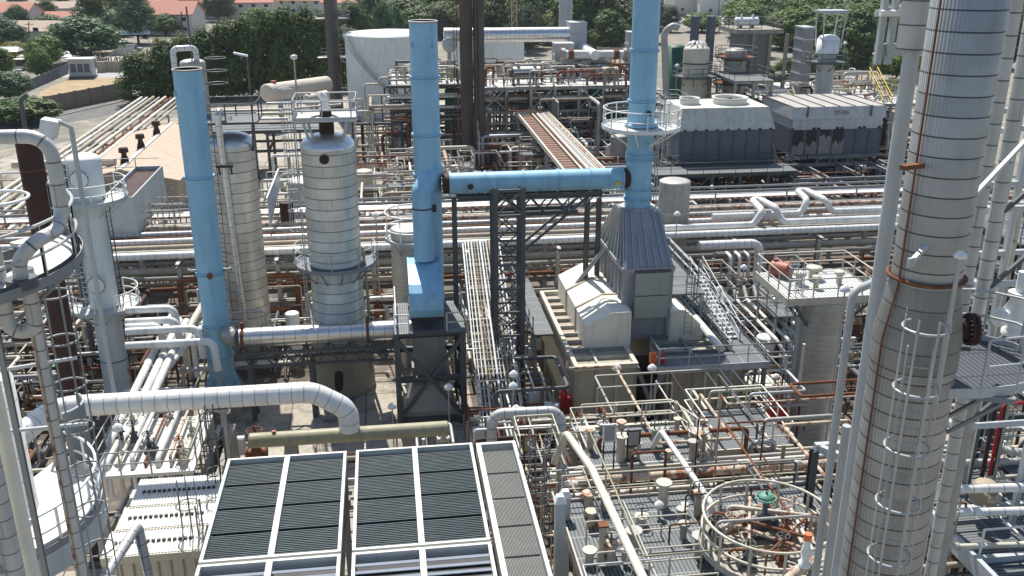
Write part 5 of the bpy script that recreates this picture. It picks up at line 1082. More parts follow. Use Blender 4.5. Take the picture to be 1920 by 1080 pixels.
# ---------------- heater ----------------
zh = A(1080, 690, 45).z; hx0, hx1 = A(1080, 692, 45).x, A(1192, 692, 45).x; gx0, gx1 = A(1250, 700, 45).x, A(1412, 690, 45).x; yb3 = 56.5
ht = T('beige_heater', 'beige panelled fired heater box under the grey hood', 'heater', ((hx0 + gx1) / 2, 50, 0))
for a, b, nm in ((hx0, hx1, 'left'), (gx0, gx1 - .5, 'right')):
    obj('wall', MB().bx(a, 45, 0, b, yb3, zh - .12), M['panel'], ht); st = MB(); n = round((b - a) / 1.25)
    for k in range(n + 1): x = a + (b - a) * k / n; st.bx(x - .05, 44.92, 0, x + .05, 44.997, zh - .12)
    obj('panel_rib', st, paint('rib khaki ' + nm, (.33, .31, .235), .6, 0, .3, .03, .3), ht)
    rim = MB(); w_ = .22
    rim.bx(a - .1, 44.85, zh - .117, b + .1, 44.85 + w_, zh + .15).bx(a - .1, yb3 - w_, zh - .117, b + .1, yb3, zh + .15).bx(a - .1, 44.853 + w_, zh - .117, a - .1 + w_, yb3 - w_ - .003, zh + .147).bx(b + .1 - w_, 44.853 + w_, zh - .117, b + .1, yb3 - w_ - .003, zh + .147)
    obj('rim_beam', rim, M['beige_r'] if nm == 'left' else M['mgrey'], ht); jm = MB()
    for k in range(1, 10): jm.bx(a + .14, 45 + k * 1.12, zh - .117, b - .14, 45.12 + k * 1.12, zh + .1)
    jm.bx(a + (b - a) * .36, 45.1, zh - .117, a + (b - a) * .36 + .12, yb3 - .3, zh + .103); obj('roof_joist', jm, M['mgrey'] if nm == 'right' else M['galv_r'], ht)
obj('roof_floor', MB().bx(hx0 + .12, 45.12, zh - .16, hx0 + (hx1 - hx0) * .36, yb3 - .3, zh - .113), M['tan'], ht)
gap = MB(); xg = (hx1 + gx0) / 2
for a, b in (((hx1 + .1, zh - .2), (gx0 - .1, .4)), ((gx0 - .1, zh - .2), (hx1 + .1, .4))): gap.beam((a[0], 44.95 + (.15 if a[0] < xg else 0), a[1]), (b[0], 44.95 + (.15 if a[0] < xg else 0), b[1]), .22)
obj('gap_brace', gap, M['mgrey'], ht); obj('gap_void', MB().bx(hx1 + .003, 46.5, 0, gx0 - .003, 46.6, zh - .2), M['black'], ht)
# arched cream housings on both sides
def arched(x0, x1, xp, y0, y1, z0, z1, z2, label, n):
    t = T('burner_housing', label, 'housing', ((x0 + x1) / 2, y0, z0), 'cream arched burner housings'); prof_ = [(x0, z0), (x1, z0), (x1, z2), (x1 - (x1 - x0) * .42, z2), (x0, z1)] if xp == 0 else [(x0, z0), (x1, z0), (x1, z1), (x0 + (x1 - x0) * .42, z2), (x0, z2)]
    for k in range(n):
        a, b = y0 + (y1 - y0) * k / n, y0 + (y1 - y0) * (k + 1) / n - .12; obj('section', MB().prism([(x, a, z) for x, z in prof_], (0, b - a, 0)), M['cream'], t)
    for k in range(1, n): a = y0 + (y1 - y0) * k / n - .12; obj('joint', MB().prism([(x + (.05 if x > (x0 + x1) / 2 else -.05), a - .03, z + (.0 if z == z0 else .06)) for x, z in prof_], (0, .18, 0)), M['tan'], t)
q0, q1 = A(1098, 640, 47.3), A(1172, 640, 47.3); arched(q0.x, q1.x + .3, 0, 47.3, 56.0, zh - .1, A(1102, 612, 47.3).z, A(1160, 586, 47.3).z, 'large cream arched housing in three sections left of grey hood', 3)
q0, q1 = A(1255, 640, 48.0), A(1316, 640, 48.0); arched(q0.x, q1.x, 1, 48.0, 56.0, zh - .1, A(1310, 612, 48).z, A(1275, 582, 48).z, 'smaller cream arched housing on the right side of grey hood', 2)
# grey hood (convection box + pyramid)
yh0, yh1 = 48.6, 55.2; hd = T('grey_hood', 'ribbed grey heater hood narrowing up to the right blue stack', 'hood', A(1210, 640, 48.6)); X0, X1 = A(1171, 560, yh0).x, A(1254, 560, yh0).x; z0 = zh - .1; z1 = A(1210, 502, yh0).z; z1b = z1
obj('duct_body', MB().bx(X0, yh0, z0, X1, yh1, z1), M['hood'], hd)
rt_ = .95; tp_ = z3 - .13; obj('pyramid', MB().hexa([V((X0, yh0, z1 + .003)), V((X1, yh0, z1 + .003)), V((X1, yh1, z1 + .003)), V((X0, yh1, z1 + .003))], [V((c3.x - rt_, Y3 - rt_, tp_)), V((c3.x + rt_, Y3 - rt_, tp_)), V((c3.x + rt_, Y3 + rt_, tp_)), V((c3.x - rt_, Y3 + rt_, tp_))]), M['hood'], hd)
rb = MB()
for k in range(7):
    f = k / 6; x = X0 + (X1 - X0) * f; xt = c3.x - rt_ + 2 * rt_ * f
    if k in (0, 1, 3, 5, 6): rb.beam((x, yh0 - .05, z1), (xt, Y3 - rt_ - .05, tp_), .08, .2, (0, -1, .6))
    if k in (2, 4): rb.beam((x, yh0 - .05, z1), lerp((x, yh0 - .05, z1), (xt, Y3 - rt_, tp_), .55), .08, .2, (0, -1, .6))
for k in range(9):
    f = k / 8; y = yh0 + (yh1 - yh0) * f; yt = Y3 - rt_ + 2 * rt_ * f
    rb.beam((X0 - .05, y, z1), (c3.x - rt_ - .05, yt, tp_), .08, .2, (-1, 0, .6)); rb.beam((X1 + .05, y, z1), (c3.x + rt_ + .05, yt, tp_), .08, .2, (1, 0, .6))
obj('pyramid_rib', rb, M['galv'], hd); wr = MB()
for k in range(8): y = yh0 + .1 + (yh1 - yh0 - .2) * k / 7; wr.bx(X0 - .16, y - .05, z0, X0 - .003, y + .05, z1 - .2); wr.bx(X1 + .003, y - .05, z0, X1 + .16, y + .05, z1 - .2)
for x in (X0, X1): wr.bx(x - .14, yh0 - .16, z0, x + .14, yh0 - .003, z1 - .003)
obj('wall_rib', wr, M['hood'], hd); obj('belt', MB().bx(X0 - .2, yh0 - .2, z1 - .2, X1 + .2, yh0 - .165, z1 + .05).bx(X0 - .22, yh0 - .16, z1 - .197, X0 - .165, yh1, z1 + .05).bx(X1 + .165, yh0 - .16, z1 - .197, X1 + .22, yh1, z1 + .05), M['galv'], hd)
zpa, zpb, zpm = A(1200, 510, yh0).z, A(1200, 593, yh0).z, A(1200, 552, yh0).z; wx0, wx1 = A(1188, 550, yh0).x, A(1252, 550, yh0).x
for a, b in ((zpm + .03, zpa), (zpb, zpm - .03)): obj('access_panel', MB().bx(wx0, yh0 - .3, a, wx1, yh0 - .165, b), paint('pale green grey panel', (.38, .40, .35), .5, 0, .2, .02, .3), hd)
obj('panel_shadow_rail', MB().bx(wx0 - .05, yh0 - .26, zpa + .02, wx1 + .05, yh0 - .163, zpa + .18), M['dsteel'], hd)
obj('brace_pole', MB().cyl(A(1142, 455, 53), A(1075, 540, 53.5), .14, n=10), M['galv'], hd)
# heater walkways right + front
wk = T('heater_walkway', 'grey grating walkway with handrails round the heater right side', 'walkway', (gx1, 50, zh - .6)); wz = zh + .35
wx = A(1412, 690, 45).x + .3; wx_in = wx - 1.5
obj('deck', MB().bx(wx_in, 45.2, wz - .1, wx, 62, wz), M['grate'], wk); obj('front_deck', MB().bx(xg - .1, 43.6, wz - .1, wx, 45.17, wz), M['grate_y'], wk)
obj('side_girder', MB().bx(wx + .003, 43.6, wz - .3, wx + .06, 62, wz + .08).bx(xg - .1, 43.54, wz - .3, wx, 43.597, wz + .08), M['lgrey'], wk)
rail(wk, [(wx_in, 45.3, wz), (wx_in, 61.9, wz)], M['lgrey'], r=.035); rail(wk, [(xg, 43.7, wz), (wx - .05, 43.7, wz), (wx - .05, 61.9, wz)], M['lgrey'], r=.035); rail(wk, [(xg - .05, 45.1, wz), (xg - .05, 43.7, wz)], M['mgrey'], r=.035)
for y in (44, 48, 53, 58): obj('leg', MB().ibeam((wx - .1, y, 0), (wx - .1, y, wz - .303), .2, .2), M['mgrey'], wk)
ladder(wk, (A(1290, 620, 47.6).x, 47.7, wz), 3.6, R(-90), M['mgrey'])
pipe([(wx_in - .75, 44.9, wz + .35), (wx_in - .75, 55, wz + .35), (wx_in - .75, 60, wz + .35)], .22, M['white_pl'], '', label='white pipe lying beside the heater walkway inner handrail', n=12)
uz = A(1260, 470, 58).z; up = T('hood_platform', 'upper grating platform with handrails behind the grey hood right side', 'platform', (X1 + 1.5, 53, uz)); ux0, ux1 = X1 + .3, X1 + 2.6
obj('deck', MB().bx(ux0, 50.0, uz - .1, ux1, 57.5, uz), M['grate'], up); rail(up, [(ux0, 57.4, uz), (ux1, 57.4, uz), (ux1, 50.1, uz), (ux0, 50.1, uz)], M['lgrey'], r=.035)
for (x, y) in ((ux1 - .1, 50.2), (ux1 - .1, 57.2), (ux0 + .1, 57.2)): obj('leg', MB().ibeam((x, y, wz), (x, y, uz - .103), .18, .18), M['lgrey'], up)
for y in (50.2, 52.5, 55, 57.2): obj('bracket', MB().beam((ux0 - .1, y, uz - 1.5), (ux1, y, uz - .15), .09), M['mgrey'], up)
st_ = T('heater_stair', 'steel stair climbing from heater walkway to upper hood platform', 'stairs', (ux1 + .6, 54, wz)); s0, s1 = V((ux1 + .55, 46.5, wz)), V((ux1 + .55, 53.5, uz)); sm_ = MB()
for k in (-.4, .4): sm_.beam(s0 + V((k, 0, 0)), s1 + V((k, 0, 0)), .05, .22)
for i in range(1, 16): sm_.box(lerp(s0, s1, i / 16), (.76, .26, .03))
obj('flight', sm_, M['lgrey'], st_); rail(st_, [s0 + V((.4, 0, 0)), s1 + V((.4, 0, 0))], M['lgrey'], r=.035); rail(st_, [s0 - V((.4, 0, 0)), s1 - V((.4, 0, 0))], M['lgrey'], r=.035)
# left side stair/walkway of the heater
lw = T('heater_side_walkway', 'grey stepped walkway with rails along the heater left side', 'walkway', (hx0 - 1.2, 52, 3)); lx0, lx1 = hx0 - 1.5, hx0 - .3
obj('deck', MB().bx(lx0, 50.2, zh - .3, lx1, 60, zh - .2), M['grate'], lw); rail(lw, [(lx1, 60, zh - .2), (lx0, 60, zh - .2), (lx0, 50.2, zh - .2)], M['mgrey'], r=.035)
for y in (50.4, 55, 59.8): obj('leg', MB().ibeam((lx0 + .1, y, 0), (lx0 + .1, y, zh - .303), .18, .18), M['mgrey'], lw)
# red valve and hydrant-like actuator
q = A(1062, 760, 46); t = T('red_valve', 'bright red valve actuator beside the heater front left corner', 'valve', (q.x, q.y, 0)); z = q.z; obj('body', MB().box((q.x, q.y, z + .2), (.75, .55, .5)).lathe((q.x - .15, q.y, z + .45), [(.2, 0), (.2, .35), (.14, .4), (.14, .75), (.05, .8)], 14), M['red'], t); obj('handle', MB().beam((q.x - .75, q.y, z + 1.0), (q.x + .45, q.y, z + 1.05), .05), M['galv'], t); obj('riser', MB().cyl((q.x, q.y, 0), (q.x, q.y, z - .05), .2, n=12), M['redox'], t); obj('side_pipe', MB().cyl((q.x - .1, q.y, z + .05), (q.x - .8, q.y, z - .35), .17, n=12), M['rust'], t)
q = A(1243, 668, 44.2); t = T('fire_extinguisher', 'red fire extinguisher with orange box on the heater front walkway', 'extinguisher', (q.x, 44.2, wz)); obj('bottle', MB().lathe((q.x, 44.2, wz), [(.12, 0), (.12, .55), (.05, .65), (.05, .75)], 14), M['red'], t); obj('hose_box', MB().box((q.x - .5, 44.3, wz + .3), (.35, .3, .6)), M['orange'], t)
# right dull vessel with platform on top
Yr = 43.0; cr_ = A(1523, 720, Yr); cr_ = V((cr_.x, Yr, 0)); rr = 1.14; zr = A(1536, 562, Yr).z
rv = T('dull_vessel', 'dull grey banded vessel with square railed platform on its top', 'vessel', cr_); obj('skirt', MB().lathe(cr_, [(rr + .12, 0), (rr + .1, .5)], 40), M['conc_d'], rv); obj('shell', MB().lathe(cr_, [(rr, .5), (rr, zr)], 56), M['alu_dull'], rv); obj('head', MB().lathe(cr_ + V((0, 0, zr)), [(rr, 0)] + dome(rr, .003, .5)[1:], 48), M['beige_r'], rv)
px0, px1, py0, py1 = A(1478, 560, 42).x, A(1660, 560, 42).x - .3, 42.0, 46.2; zpl = zr + .45
obj('deck', MB().bx(px0, py0, zpl - .08, px1, py1, zpl), stripes('pale grating', (.58, .60, .58), (.22, .23, .23), .2, .32, 0, .6, .2, 1, .6, .08, .3), rv); obj('edge_beam', MB().bx(px0 - .06, py0 - .08, zpl - .3, px1 + .06, py0 - .003, zpl + .1).bx(px0 - .08, py0, zpl - .3, px0 - .003, py1, zpl + .1).bx(px1 + .003, py0, zpl - .3, px1 + .08, py1, zpl + .1), M['beige_r'], rv)
rail(rv, [(px0, py0, zpl), (px1, py0, zpl), (px1, py1, zpl), (px0, py1, zpl)], M['beige_r'], closed=True, r=.04, step=1.3)
for a in (-150, -30, 30, 150): d = V((math.cos(R(a)), math.sin(R(a)), 0)); obj('bracket', MB().beam(cr_ + d * rr + V((0, 0, zpl - 1.6)), cr_ + d * (rr + 1.1) + V((0, 0, zpl - .3)), .13), M['dsteel'], rv)
ladder(rv, cr_ + V((-rr - .18, -.2, .3)), zpl + .8, R(185), M['lgrey'])
for k, (dx, dy, s_) in enumerate(((-.8, .2, .28), (.3, .9, .36), (1.3, .0, .22), (-.2, -.5, .2))): obj('nozzle', MB().lathe(cr_ + V((dx, dy + 1, zpl)), [(s_ * .7, 0), (s_ * .7, .5), (s_ * 1.2, .52), (s_ * 1.2, .66), (s_ * .5, .7)], 16), M['beige_r'], rv)
for k, l in enumerate(('upper one of two fat red oxide drums beside dull vessel platform', 'lower one of two fat red oxide drums beside dull vessel platform')):
    q = A(1460, 500 + 29 * k, 46); q2 = A(1475, 507 + 29 * k, 45.2); drum(q - V((.35, .1, 0)), q2 + V((.1, -.1, 0)), .42, l, M['redox'], 'red_drum', True, q.z - .5)
# ---------------- main pipe rack across the plant ----------------
rk = T('pipe_rack', 'long weathered steel pipe rack crossing the plant behind the blue stacks', 'pipe rack', (0, 67, 0))
for i in range(17):
    x = -46 + i * 6.4
    for y in (62.2, 67.5, 73): obj('column', MB().ibeam((x, y, 0), (x, y, 5.6), .3, .3, (0, 1, 0)), M['galv_r'], rk)
    for z in (3.0, 5.72): obj('beam', MB().ibeam((x + .003, 61.6, z), (x + .003, 73.7, z), .25, .3), M['galv_r'], rk)
for y in (62.2, 73):
    for z in (2.6, 5.3): obj('girder', MB().ibeam((-47, y, z), (58, y, z), .22, .3), M['galv_r'], rk)
RP = [(62.7, .26, 'white_j', 'broad white pipe on the front edge of the long rack'), (63.5, .16, 'olive', 'olive buff pipe second from the front of the long rack'), (64.1, .12, 'galv_r', 'thin weathered pipe near the front of the long rack'), (64.7, .2, 'tan', 'tan pipe with stains on the front half of the long rack'),
      (65.4, .1, 'rust', 'thin brown pipe on the front half of the long rack'), (66.0, .24, 'white_j', 'white banded pipe in the middle of the long rack'), (66.8, .13, 'brown', 'dark brown pipe just behind the middle white banded pipe of the rack'), (67.4, .1, 'rust', 'thin brown red pipe in the middle of the long rack'), (68.1, .18, 'grey_j', 'grey banded pipe on the back half of the long rack'),
      (68.8, .12, 'brownlt', 'thin brownish pipe on the back half of the long rack'), (69.5, .2, 'rustpipe', 'patchy rusted pipe on the back half of the long rack'), (70.3, .14, 'galv_r', 'slender weathered pipe near the back of the long rack'), (70.9, .1, 'tan', 'thin tan pipe near the back of the long rack'), (73.2, .2, 'shiny', 'bright aluminium pipe at the back edge of the long rack')]
for y, r, m, l in RP: pipe([(-47 + random.uniform(-1, 1), y, 5.9 + r), (57 + random.uniform(-2, 2), y, 5.9 + r)], r, M[m], '', 'pipes on the upper rack level', label=l, n=10)
for k in range(9): pipe([(-46, 62.9 + k * 1.15, 3.17 + .12), (56, 62.9 + k * 1.15, 3.17 + .12)], (.12, .16, .1, .2, .14, .1, .17, .12, .1)[k], M[('brownlt', 'rust', 'tan', 'galv_r', 'olive', 'brown', 'galv_r', 'brownlt', 'rust')[k]], ('brownish', 'rusty', 'tan', 'grey', 'olive', 'dark', 'weathered', 'dull brown', 'rust brown')[k] + ' pipe on the lower rack level', 'pipes on the lower rack level')
# cable tray with hand rails on top of the rack
ct = T('cable_tray', 'pale grey covered cable tray with railing along the rack back', 'cable tray', (0, 72, 6.2)); obj('tray', MB().bx(-46, 71.5, 6.25, 56, 72.6, 6.42), M['decklt'], ct); tr = MB()
for k in range(0, 170): tr.bx(-45.8 + k * .6, 71.42, 6.28, -45.5 + k * .6, 71.497, 6.42)
obj('cleats', tr, M['redox'], ct); tb = MB(); tb.beam((-46, 71.3, 6.95), (56, 71.3, 6.95), .12, .2); tb.beam((-46, 72.8, 6.95), (56, 72.8, 6.95), .1, .16); obj('rail_beam', tb, M['mgrey'], ct)
for k in range(18): obj('post', MB().beam((-45.9 + k * 6, 71.3, 5.9), (-45.9 + k * 6, 71.3, 6.84), .1), M['mgrey'], ct)
# expansion loops and branches on the right part of the rack
def rx_(px, Y, z=6.2): return A(px, 430, Y).x
x = A(1405, 440, 64).x; pipe([(A(1240, 450, 64).x, 63.4, 6.5), (x, 63.4, 6.5), (x + .6, 63.4, 7.5), (x + 1.0, 66.5, 7.5), (x + 1.6, 66.5, 7.5), (x + 1.9, 64.2, 7.5), (x + 2.3, 63.6, 6.55), (57, 63.6, 6.55)], .25, M['white_pl'], '', label='white pipe with a raised expansion loop right of the heater hood', n=12, bend=.5)
x = A(1490, 430, 66).x; pipe([(A(1330, 440, 65.5).x, 65.2, 6.7), (x, 65.2, 6.7), (x + .4, 65.2, 7.7), (x + .8, 68, 7.7), (x + 1.5, 68, 7.7), (x + 1.9, 65.4, 7.6), (x + 2.4, 65.2, 6.75), (57, 65.2, 6.75)], .24, M['white_pl'], '', label='second white expansion loop pipe further right on the rack', n=12, bend=.5)
q = A(1312, 462, 58.8); q2 = A(1428, 456, 58.8); pipe([(q.x, 59, q.z), (q2.x, 59, q.z), (q2.x, 59, q.z - 3.0), (q2.x + .5, 57.4, q.z - 3.6), (q2.x + 1.2, 53, q.z - 3.6)], .3, M['white_j'], '', label='white banded pipe turning down right of the upper hood platform', n=16, bend=.7)
for k, l in enumerate(('leftmost', 'second', 'third', 'rightmost')): a = A(1385 + k * 15, 500, 58); pipe([(a.x + k * .15, 58.6, 3.6), (a.x + k * .15, 57.8, 2.9), (a.x + k * .15, 51, 2.9), (a.x + k * .15 + .3, 50.2, 2.3), (a.x + k * .15 + .3, 50.2, 0)], .12, M['white_pl'], '', 'four parallel white pipes right of the heater', label=l + ' of four parallel white pipes right of the heater walkway', bend=.3)
for k in range(3): a = A(1374 + k * 17, 470, 60); pipe([(a.x, 61.2, 5.2), (a.x, 60.2, 5.2), (a.x, 60.2, 3.2)], .12, M[('white_pl', 'white_pl', 'galv')[k]], 'short pipe dropping from the rack', 'short drops from the rack')
# pipes running towards the viewer on the left
for k, (px, m, r) in enumerate([(98, 'beige_r', .2), (112, 'white_pl', .16), (128, 'tan', .22), (142, 'galv_r', .14), (158, 'beige', .2), (172, 'rust', .12), (186, 'white_pl', .18), (200, 'tan', .14), (214, 'galv_r', .16)]):
    a = G(px, 300, 3.4); pipe([(a.x, 76, 3.4 + r), (a.x, 150, 3.4 + r)], r, M[m], '', 'pipes running back beside the tan shed', label=('leftmost rust marked buff', 'white', 'stout tan', 'thin weathered', 'beige', 'thin brown', 'second white', 'thin tan', 'weathered grey')[k] + ' pipe running back left of the tan roofed shed')
sl_ = T('sleeper_rack', 'low rusty pipe supports left of the tan roofed shed', 'pipe support', G(150, 300)); xa, xb = G(90, 300, 3.2).x, G(222, 300, 3.2).x
for k in range(8):
    y = 78 + k * 9.5; obj('beam', MB().ibeam((xa, y, 3.25), (xb, y, 3.25), .2, .28), M['galv_r'], sl_)
    for x in (xa + .1, (xa + xb) / 2, xb - .1): obj('column', MB().beam((x, y, 0), (x, y, 3.1), .24), M['galv_r'], sl_)
pipe([(G(160, 262, 4.2).x - 3, 100, 4.6), (G(160, 262, 4.2).x + 7, 100, 4.6)], .4, M['beige'], '', label='fat beige pipe crossing over the pipes left of the tan roofed shed', n=14)
for k, (pxa, ya, pxb, yb_, z, r, m, l) in enumerate([(395, 545, 345, 632, 5.0, .2, 'beige', 'beige pipe running towards the viewer left of the left blue stack'), (408, 560, 362, 640, 4.8, .16, 'white_pl', 'white pipe beside the beige one left of left blue stack'),
        (318, 600, 205, 830, 5.2, .2, 'white_pl', 'leftmost of the white pipes passing under the fat white elbow pipe'), (332, 610, 228, 830, 5.2, .2, 'white_pl', 'second white pipe passing under the fat white elbow pipe'), (345, 612, 248, 828, 5.2, .2, 'white_pl', 'third white pipe passing under the fat white elbow pipe'), (352, 640, 292, 720, 5.0, .17, 'white_pl', 'short white pipe ending left of the left blue stack base')]):
    a, b = G(pxa, ya, z), G(pxb, yb_, z); pipe([a + V((0, .8, 0)), a, b, b - V((0, 0, 1.6 if k != 1 else .8))] if k > 1 else [a, b, b - V((0, 0, 2.2))], r, M[m], '', 'white pipes left of the left blue stack', label=l, n=12)
for k, (py, px1, m) in enumerate(((582, 326, 'white_pl'), (604, 330, 'white_pl'), (614, 300, 'white_pl'), (622, 372, 'white_pl'), (648, 400, 'white_pl'))):
    a = A(236, py, 50 - k * .5); b = A(px1, py - 3, 50 - k * .5); pipe([a, V((b.x, a.y, a.z)), V((b.x + .15, a.y - .3, a.z - 1.6))], .2, M[m], '', 'white pipes right of the white manway vessel', label=('uppermost', 'second', 'third', 'fourth and longer', 'lowest and longest')[k] + ' white pipe elbow between white manway vessel and left blue stack', n=12, bend=.45)
q = A(355, 560, 54); fence_ = T('pipe_stanchion', 'grey steel pipe stanchion frame left of the left blue stack foot', 'pipe support', (A(350, 640, 50).x, 50, 0)); xq = A(335, 640, 50).x
for x in (xq, xq + 1.9): obj('column', MB().beam((x, 50, 0), (x, 50, 3.4), .16), M['galv_r'], fence_)
obj('beam', MB().beam((xq - .2, 50, 3.48), (xq + 2.1, 50, 3.48), .2), M['galv_r'], fence_)
# scaffold by the shed
sc_ = T('scaffold', 'thin tube scaffold standing left of the left blue stack upper part', 'scaffold', (A(310, 360, 70).x, 72, 0)); xs = [A(px, 360, 72).x for px in (270, 290, 312, 332)]
for x in xs:
    for y in (70, 72, 74): obj('standard', MB().cyl((x, y, 0), (x, y, 7.6 + random.uniform(-.6, .6)), .045, n=6), M['galv_r'], sc_)
for z in (2, 4, 5.6, 6.6, 7.3):
    for y in (70, 72, 74): obj('ledger', MB().cyl((xs[0] - .3, y, z), (xs[-1] + .3, y, z), .04, n=6), M['galv_r'], sc_)
obj('board', MB().bx(xs[0], 70, 5.65, xs[-1], 71, 5.7), M['tan'], sc_)
for (a, b, y0) in ((186, 262, 78),): 
    z0, z1 = A(220, 330, y0).z, A(220, 298, y0).z; t = T('shed_scaffold', 'thin railing scaffold in front of the tan roofed shed gable', 'scaffold', (A(220, 330, y0).x, y0, z0))
    for px in (a, 224, b): obj('standard', MB().cyl(A(px, 365, y0), (A(px, 365, y0).x, y0, z1), .04, n=5), M['galv_r'], t)
    for z in (z0, (z0 + z1) / 2, z1): obj('ledger', MB().cyl((A(a, 330, y0).x, y0, z), (A(b + 40, 330, y0).x, y0, z), .035, n=5), M['galv_r'], t)
# tall lamp posts etc
t = T('street_lamp', 'tall grey lamp post with boxy hooded lamp left of shed', 'lamp', A(150, 360, 42)); p = A(140, 245, 42); pl = A(156, 380, 42); zt = p.z; x = pl.x
obj('pole', MB().cyl((x, 42, 3), (x, 42, zt), .11, n=8), M['lgrey'], t); obj('arm', MB().tube([(x, 42, zt - .05), (x, 42, zt + .15), (x - .45, 41.8, zt + .45)], .09, 8, .1), M['lgrey'], t)
q = V((x - .45, 41.8, zt + .45)); obj('lamp_head', MB().hexa([q + V(v) for v in ((-.75, -.35, -.55), (-.2, -.35, -.75), (-.2, .35, -.75), (-.75, .35, -.55))], [q + V(v) for v in ((-.55, -.3, .15), (.1, -.3, 0), (.1, .3, 0), (-.55, .3, .15))]), M['white'], t)
for px, py, yb, Y, l in ((463, 105, 250, 110, 'tall dark lamp post in front of the hedge middle'), (551, 107, 240, 125, 'short grey lamp post in front of the hedge right part')):
    p = A(px, py, Y); t = T('street_lamp', l, 'lamp', (p.x, Y, 0)); obj('pole', MB().cyl((p.x, Y, 0), p, .16, .1, 8), M['dsteel'] if px < 500 else M['galv'], t); obj('lamp_head', MB().hexa([p + V(v) for v in ((-1.4, -.3, .25), (.1, -.3, -.1), (.1, .3, -.1), (-1.4, .3, .25))], [p + V(v) for v in ((-1.4, -.25, .45), (.1, -.25, .1), (.1, .25, .1), (-1.4, .25, .45))]) if px < 500 else MB().lathe(p + V((0, 0, -.3)), [(.2, 0), (.45, .15), (.4, .5), (.1, .6)], 12), M['white'], t)
pipe([A(530, 205, 110), A(640, 196, 110)], .14, M['galv_r'], '', label='grey boom pipe above the domed vessel platform', n=8)
frame('pipe_support', 'open steel pipe support beyond the tall banded column', 'steel structure', [A(390, 240, 112).x, A(500, 240, 112).x, A(600, 240, 112).x], [112, 118], 0, [3, 5.2], M['brownlt'], .3, deck=M['grate'])
for k, (px0, px1, py, m, r) in enumerate(((380, 560, 205, 'galv_r', .16), (385, 610, 212, 'beige_r', .2), (380, 540, 222, 'white_pl', .16), (390, 600, 230, 'rust', .14), (500, 640, 190, 'galv', .16))):
    a, b = A(px0, py + 4, 113 + k), A(px1, py, 113 + k); pipe([V((a.x, a.y, max(a.z, .4))), V((b.x, b.y, max(a.z, .4)))], r, M[m], ('grey', 'buff', 'white', 'brown', 'grey')[k] + ' far pipe run', 'far pipe runs above the banded vessels')
t = T('blue_cabin', 'small dark blue cabin with pale roof between tall column and domed vessel', 'cabin', A(520, 290, 84)); q = A(520, 290, 84); obj('wall', MB().bx(q.x - 1.1, 84, 0, q.x + 1.1, 86, 1.9), paint('cabin blue', (.03, .08, .2), .5, 0, .3, .03, .3), t); obj('roof', MB().bx(q.x - 1.4, 83.7, 1.9, q.x + 1.5, 86.3, 2.02), M['white'], t); obj('door', MB().bx(q.x - .3, 83.95, .05, q.x + .5, 83.997, 1.7), M['slate'], t)
t = T('yellow_stairs', 'small yellow stepped stair beside the dark blue cabin', 'stairs', A(492, 285, 84)); q = A(492, 290, 84); s_ = MB()
for i in range(7): s_.box((q.x + i * .22, 84, .3 + i * .26), (.25, 1.1, .06))
s_.beam((q.x - .1, 83.45, .2), (q.x + 1.5, 83.45, 2.05), .06, .22); s_.beam((q.x - .1, 84.55, .2), (q.x + 1.5, 84.55, 2.05), .06, .22); obj('flight', s_, M['yellow'], t); rail(t, [(q.x - .1, 83.4, .3), (q.x + 1.5, 83.4, 2.1)], M['yellow'], r=.045)
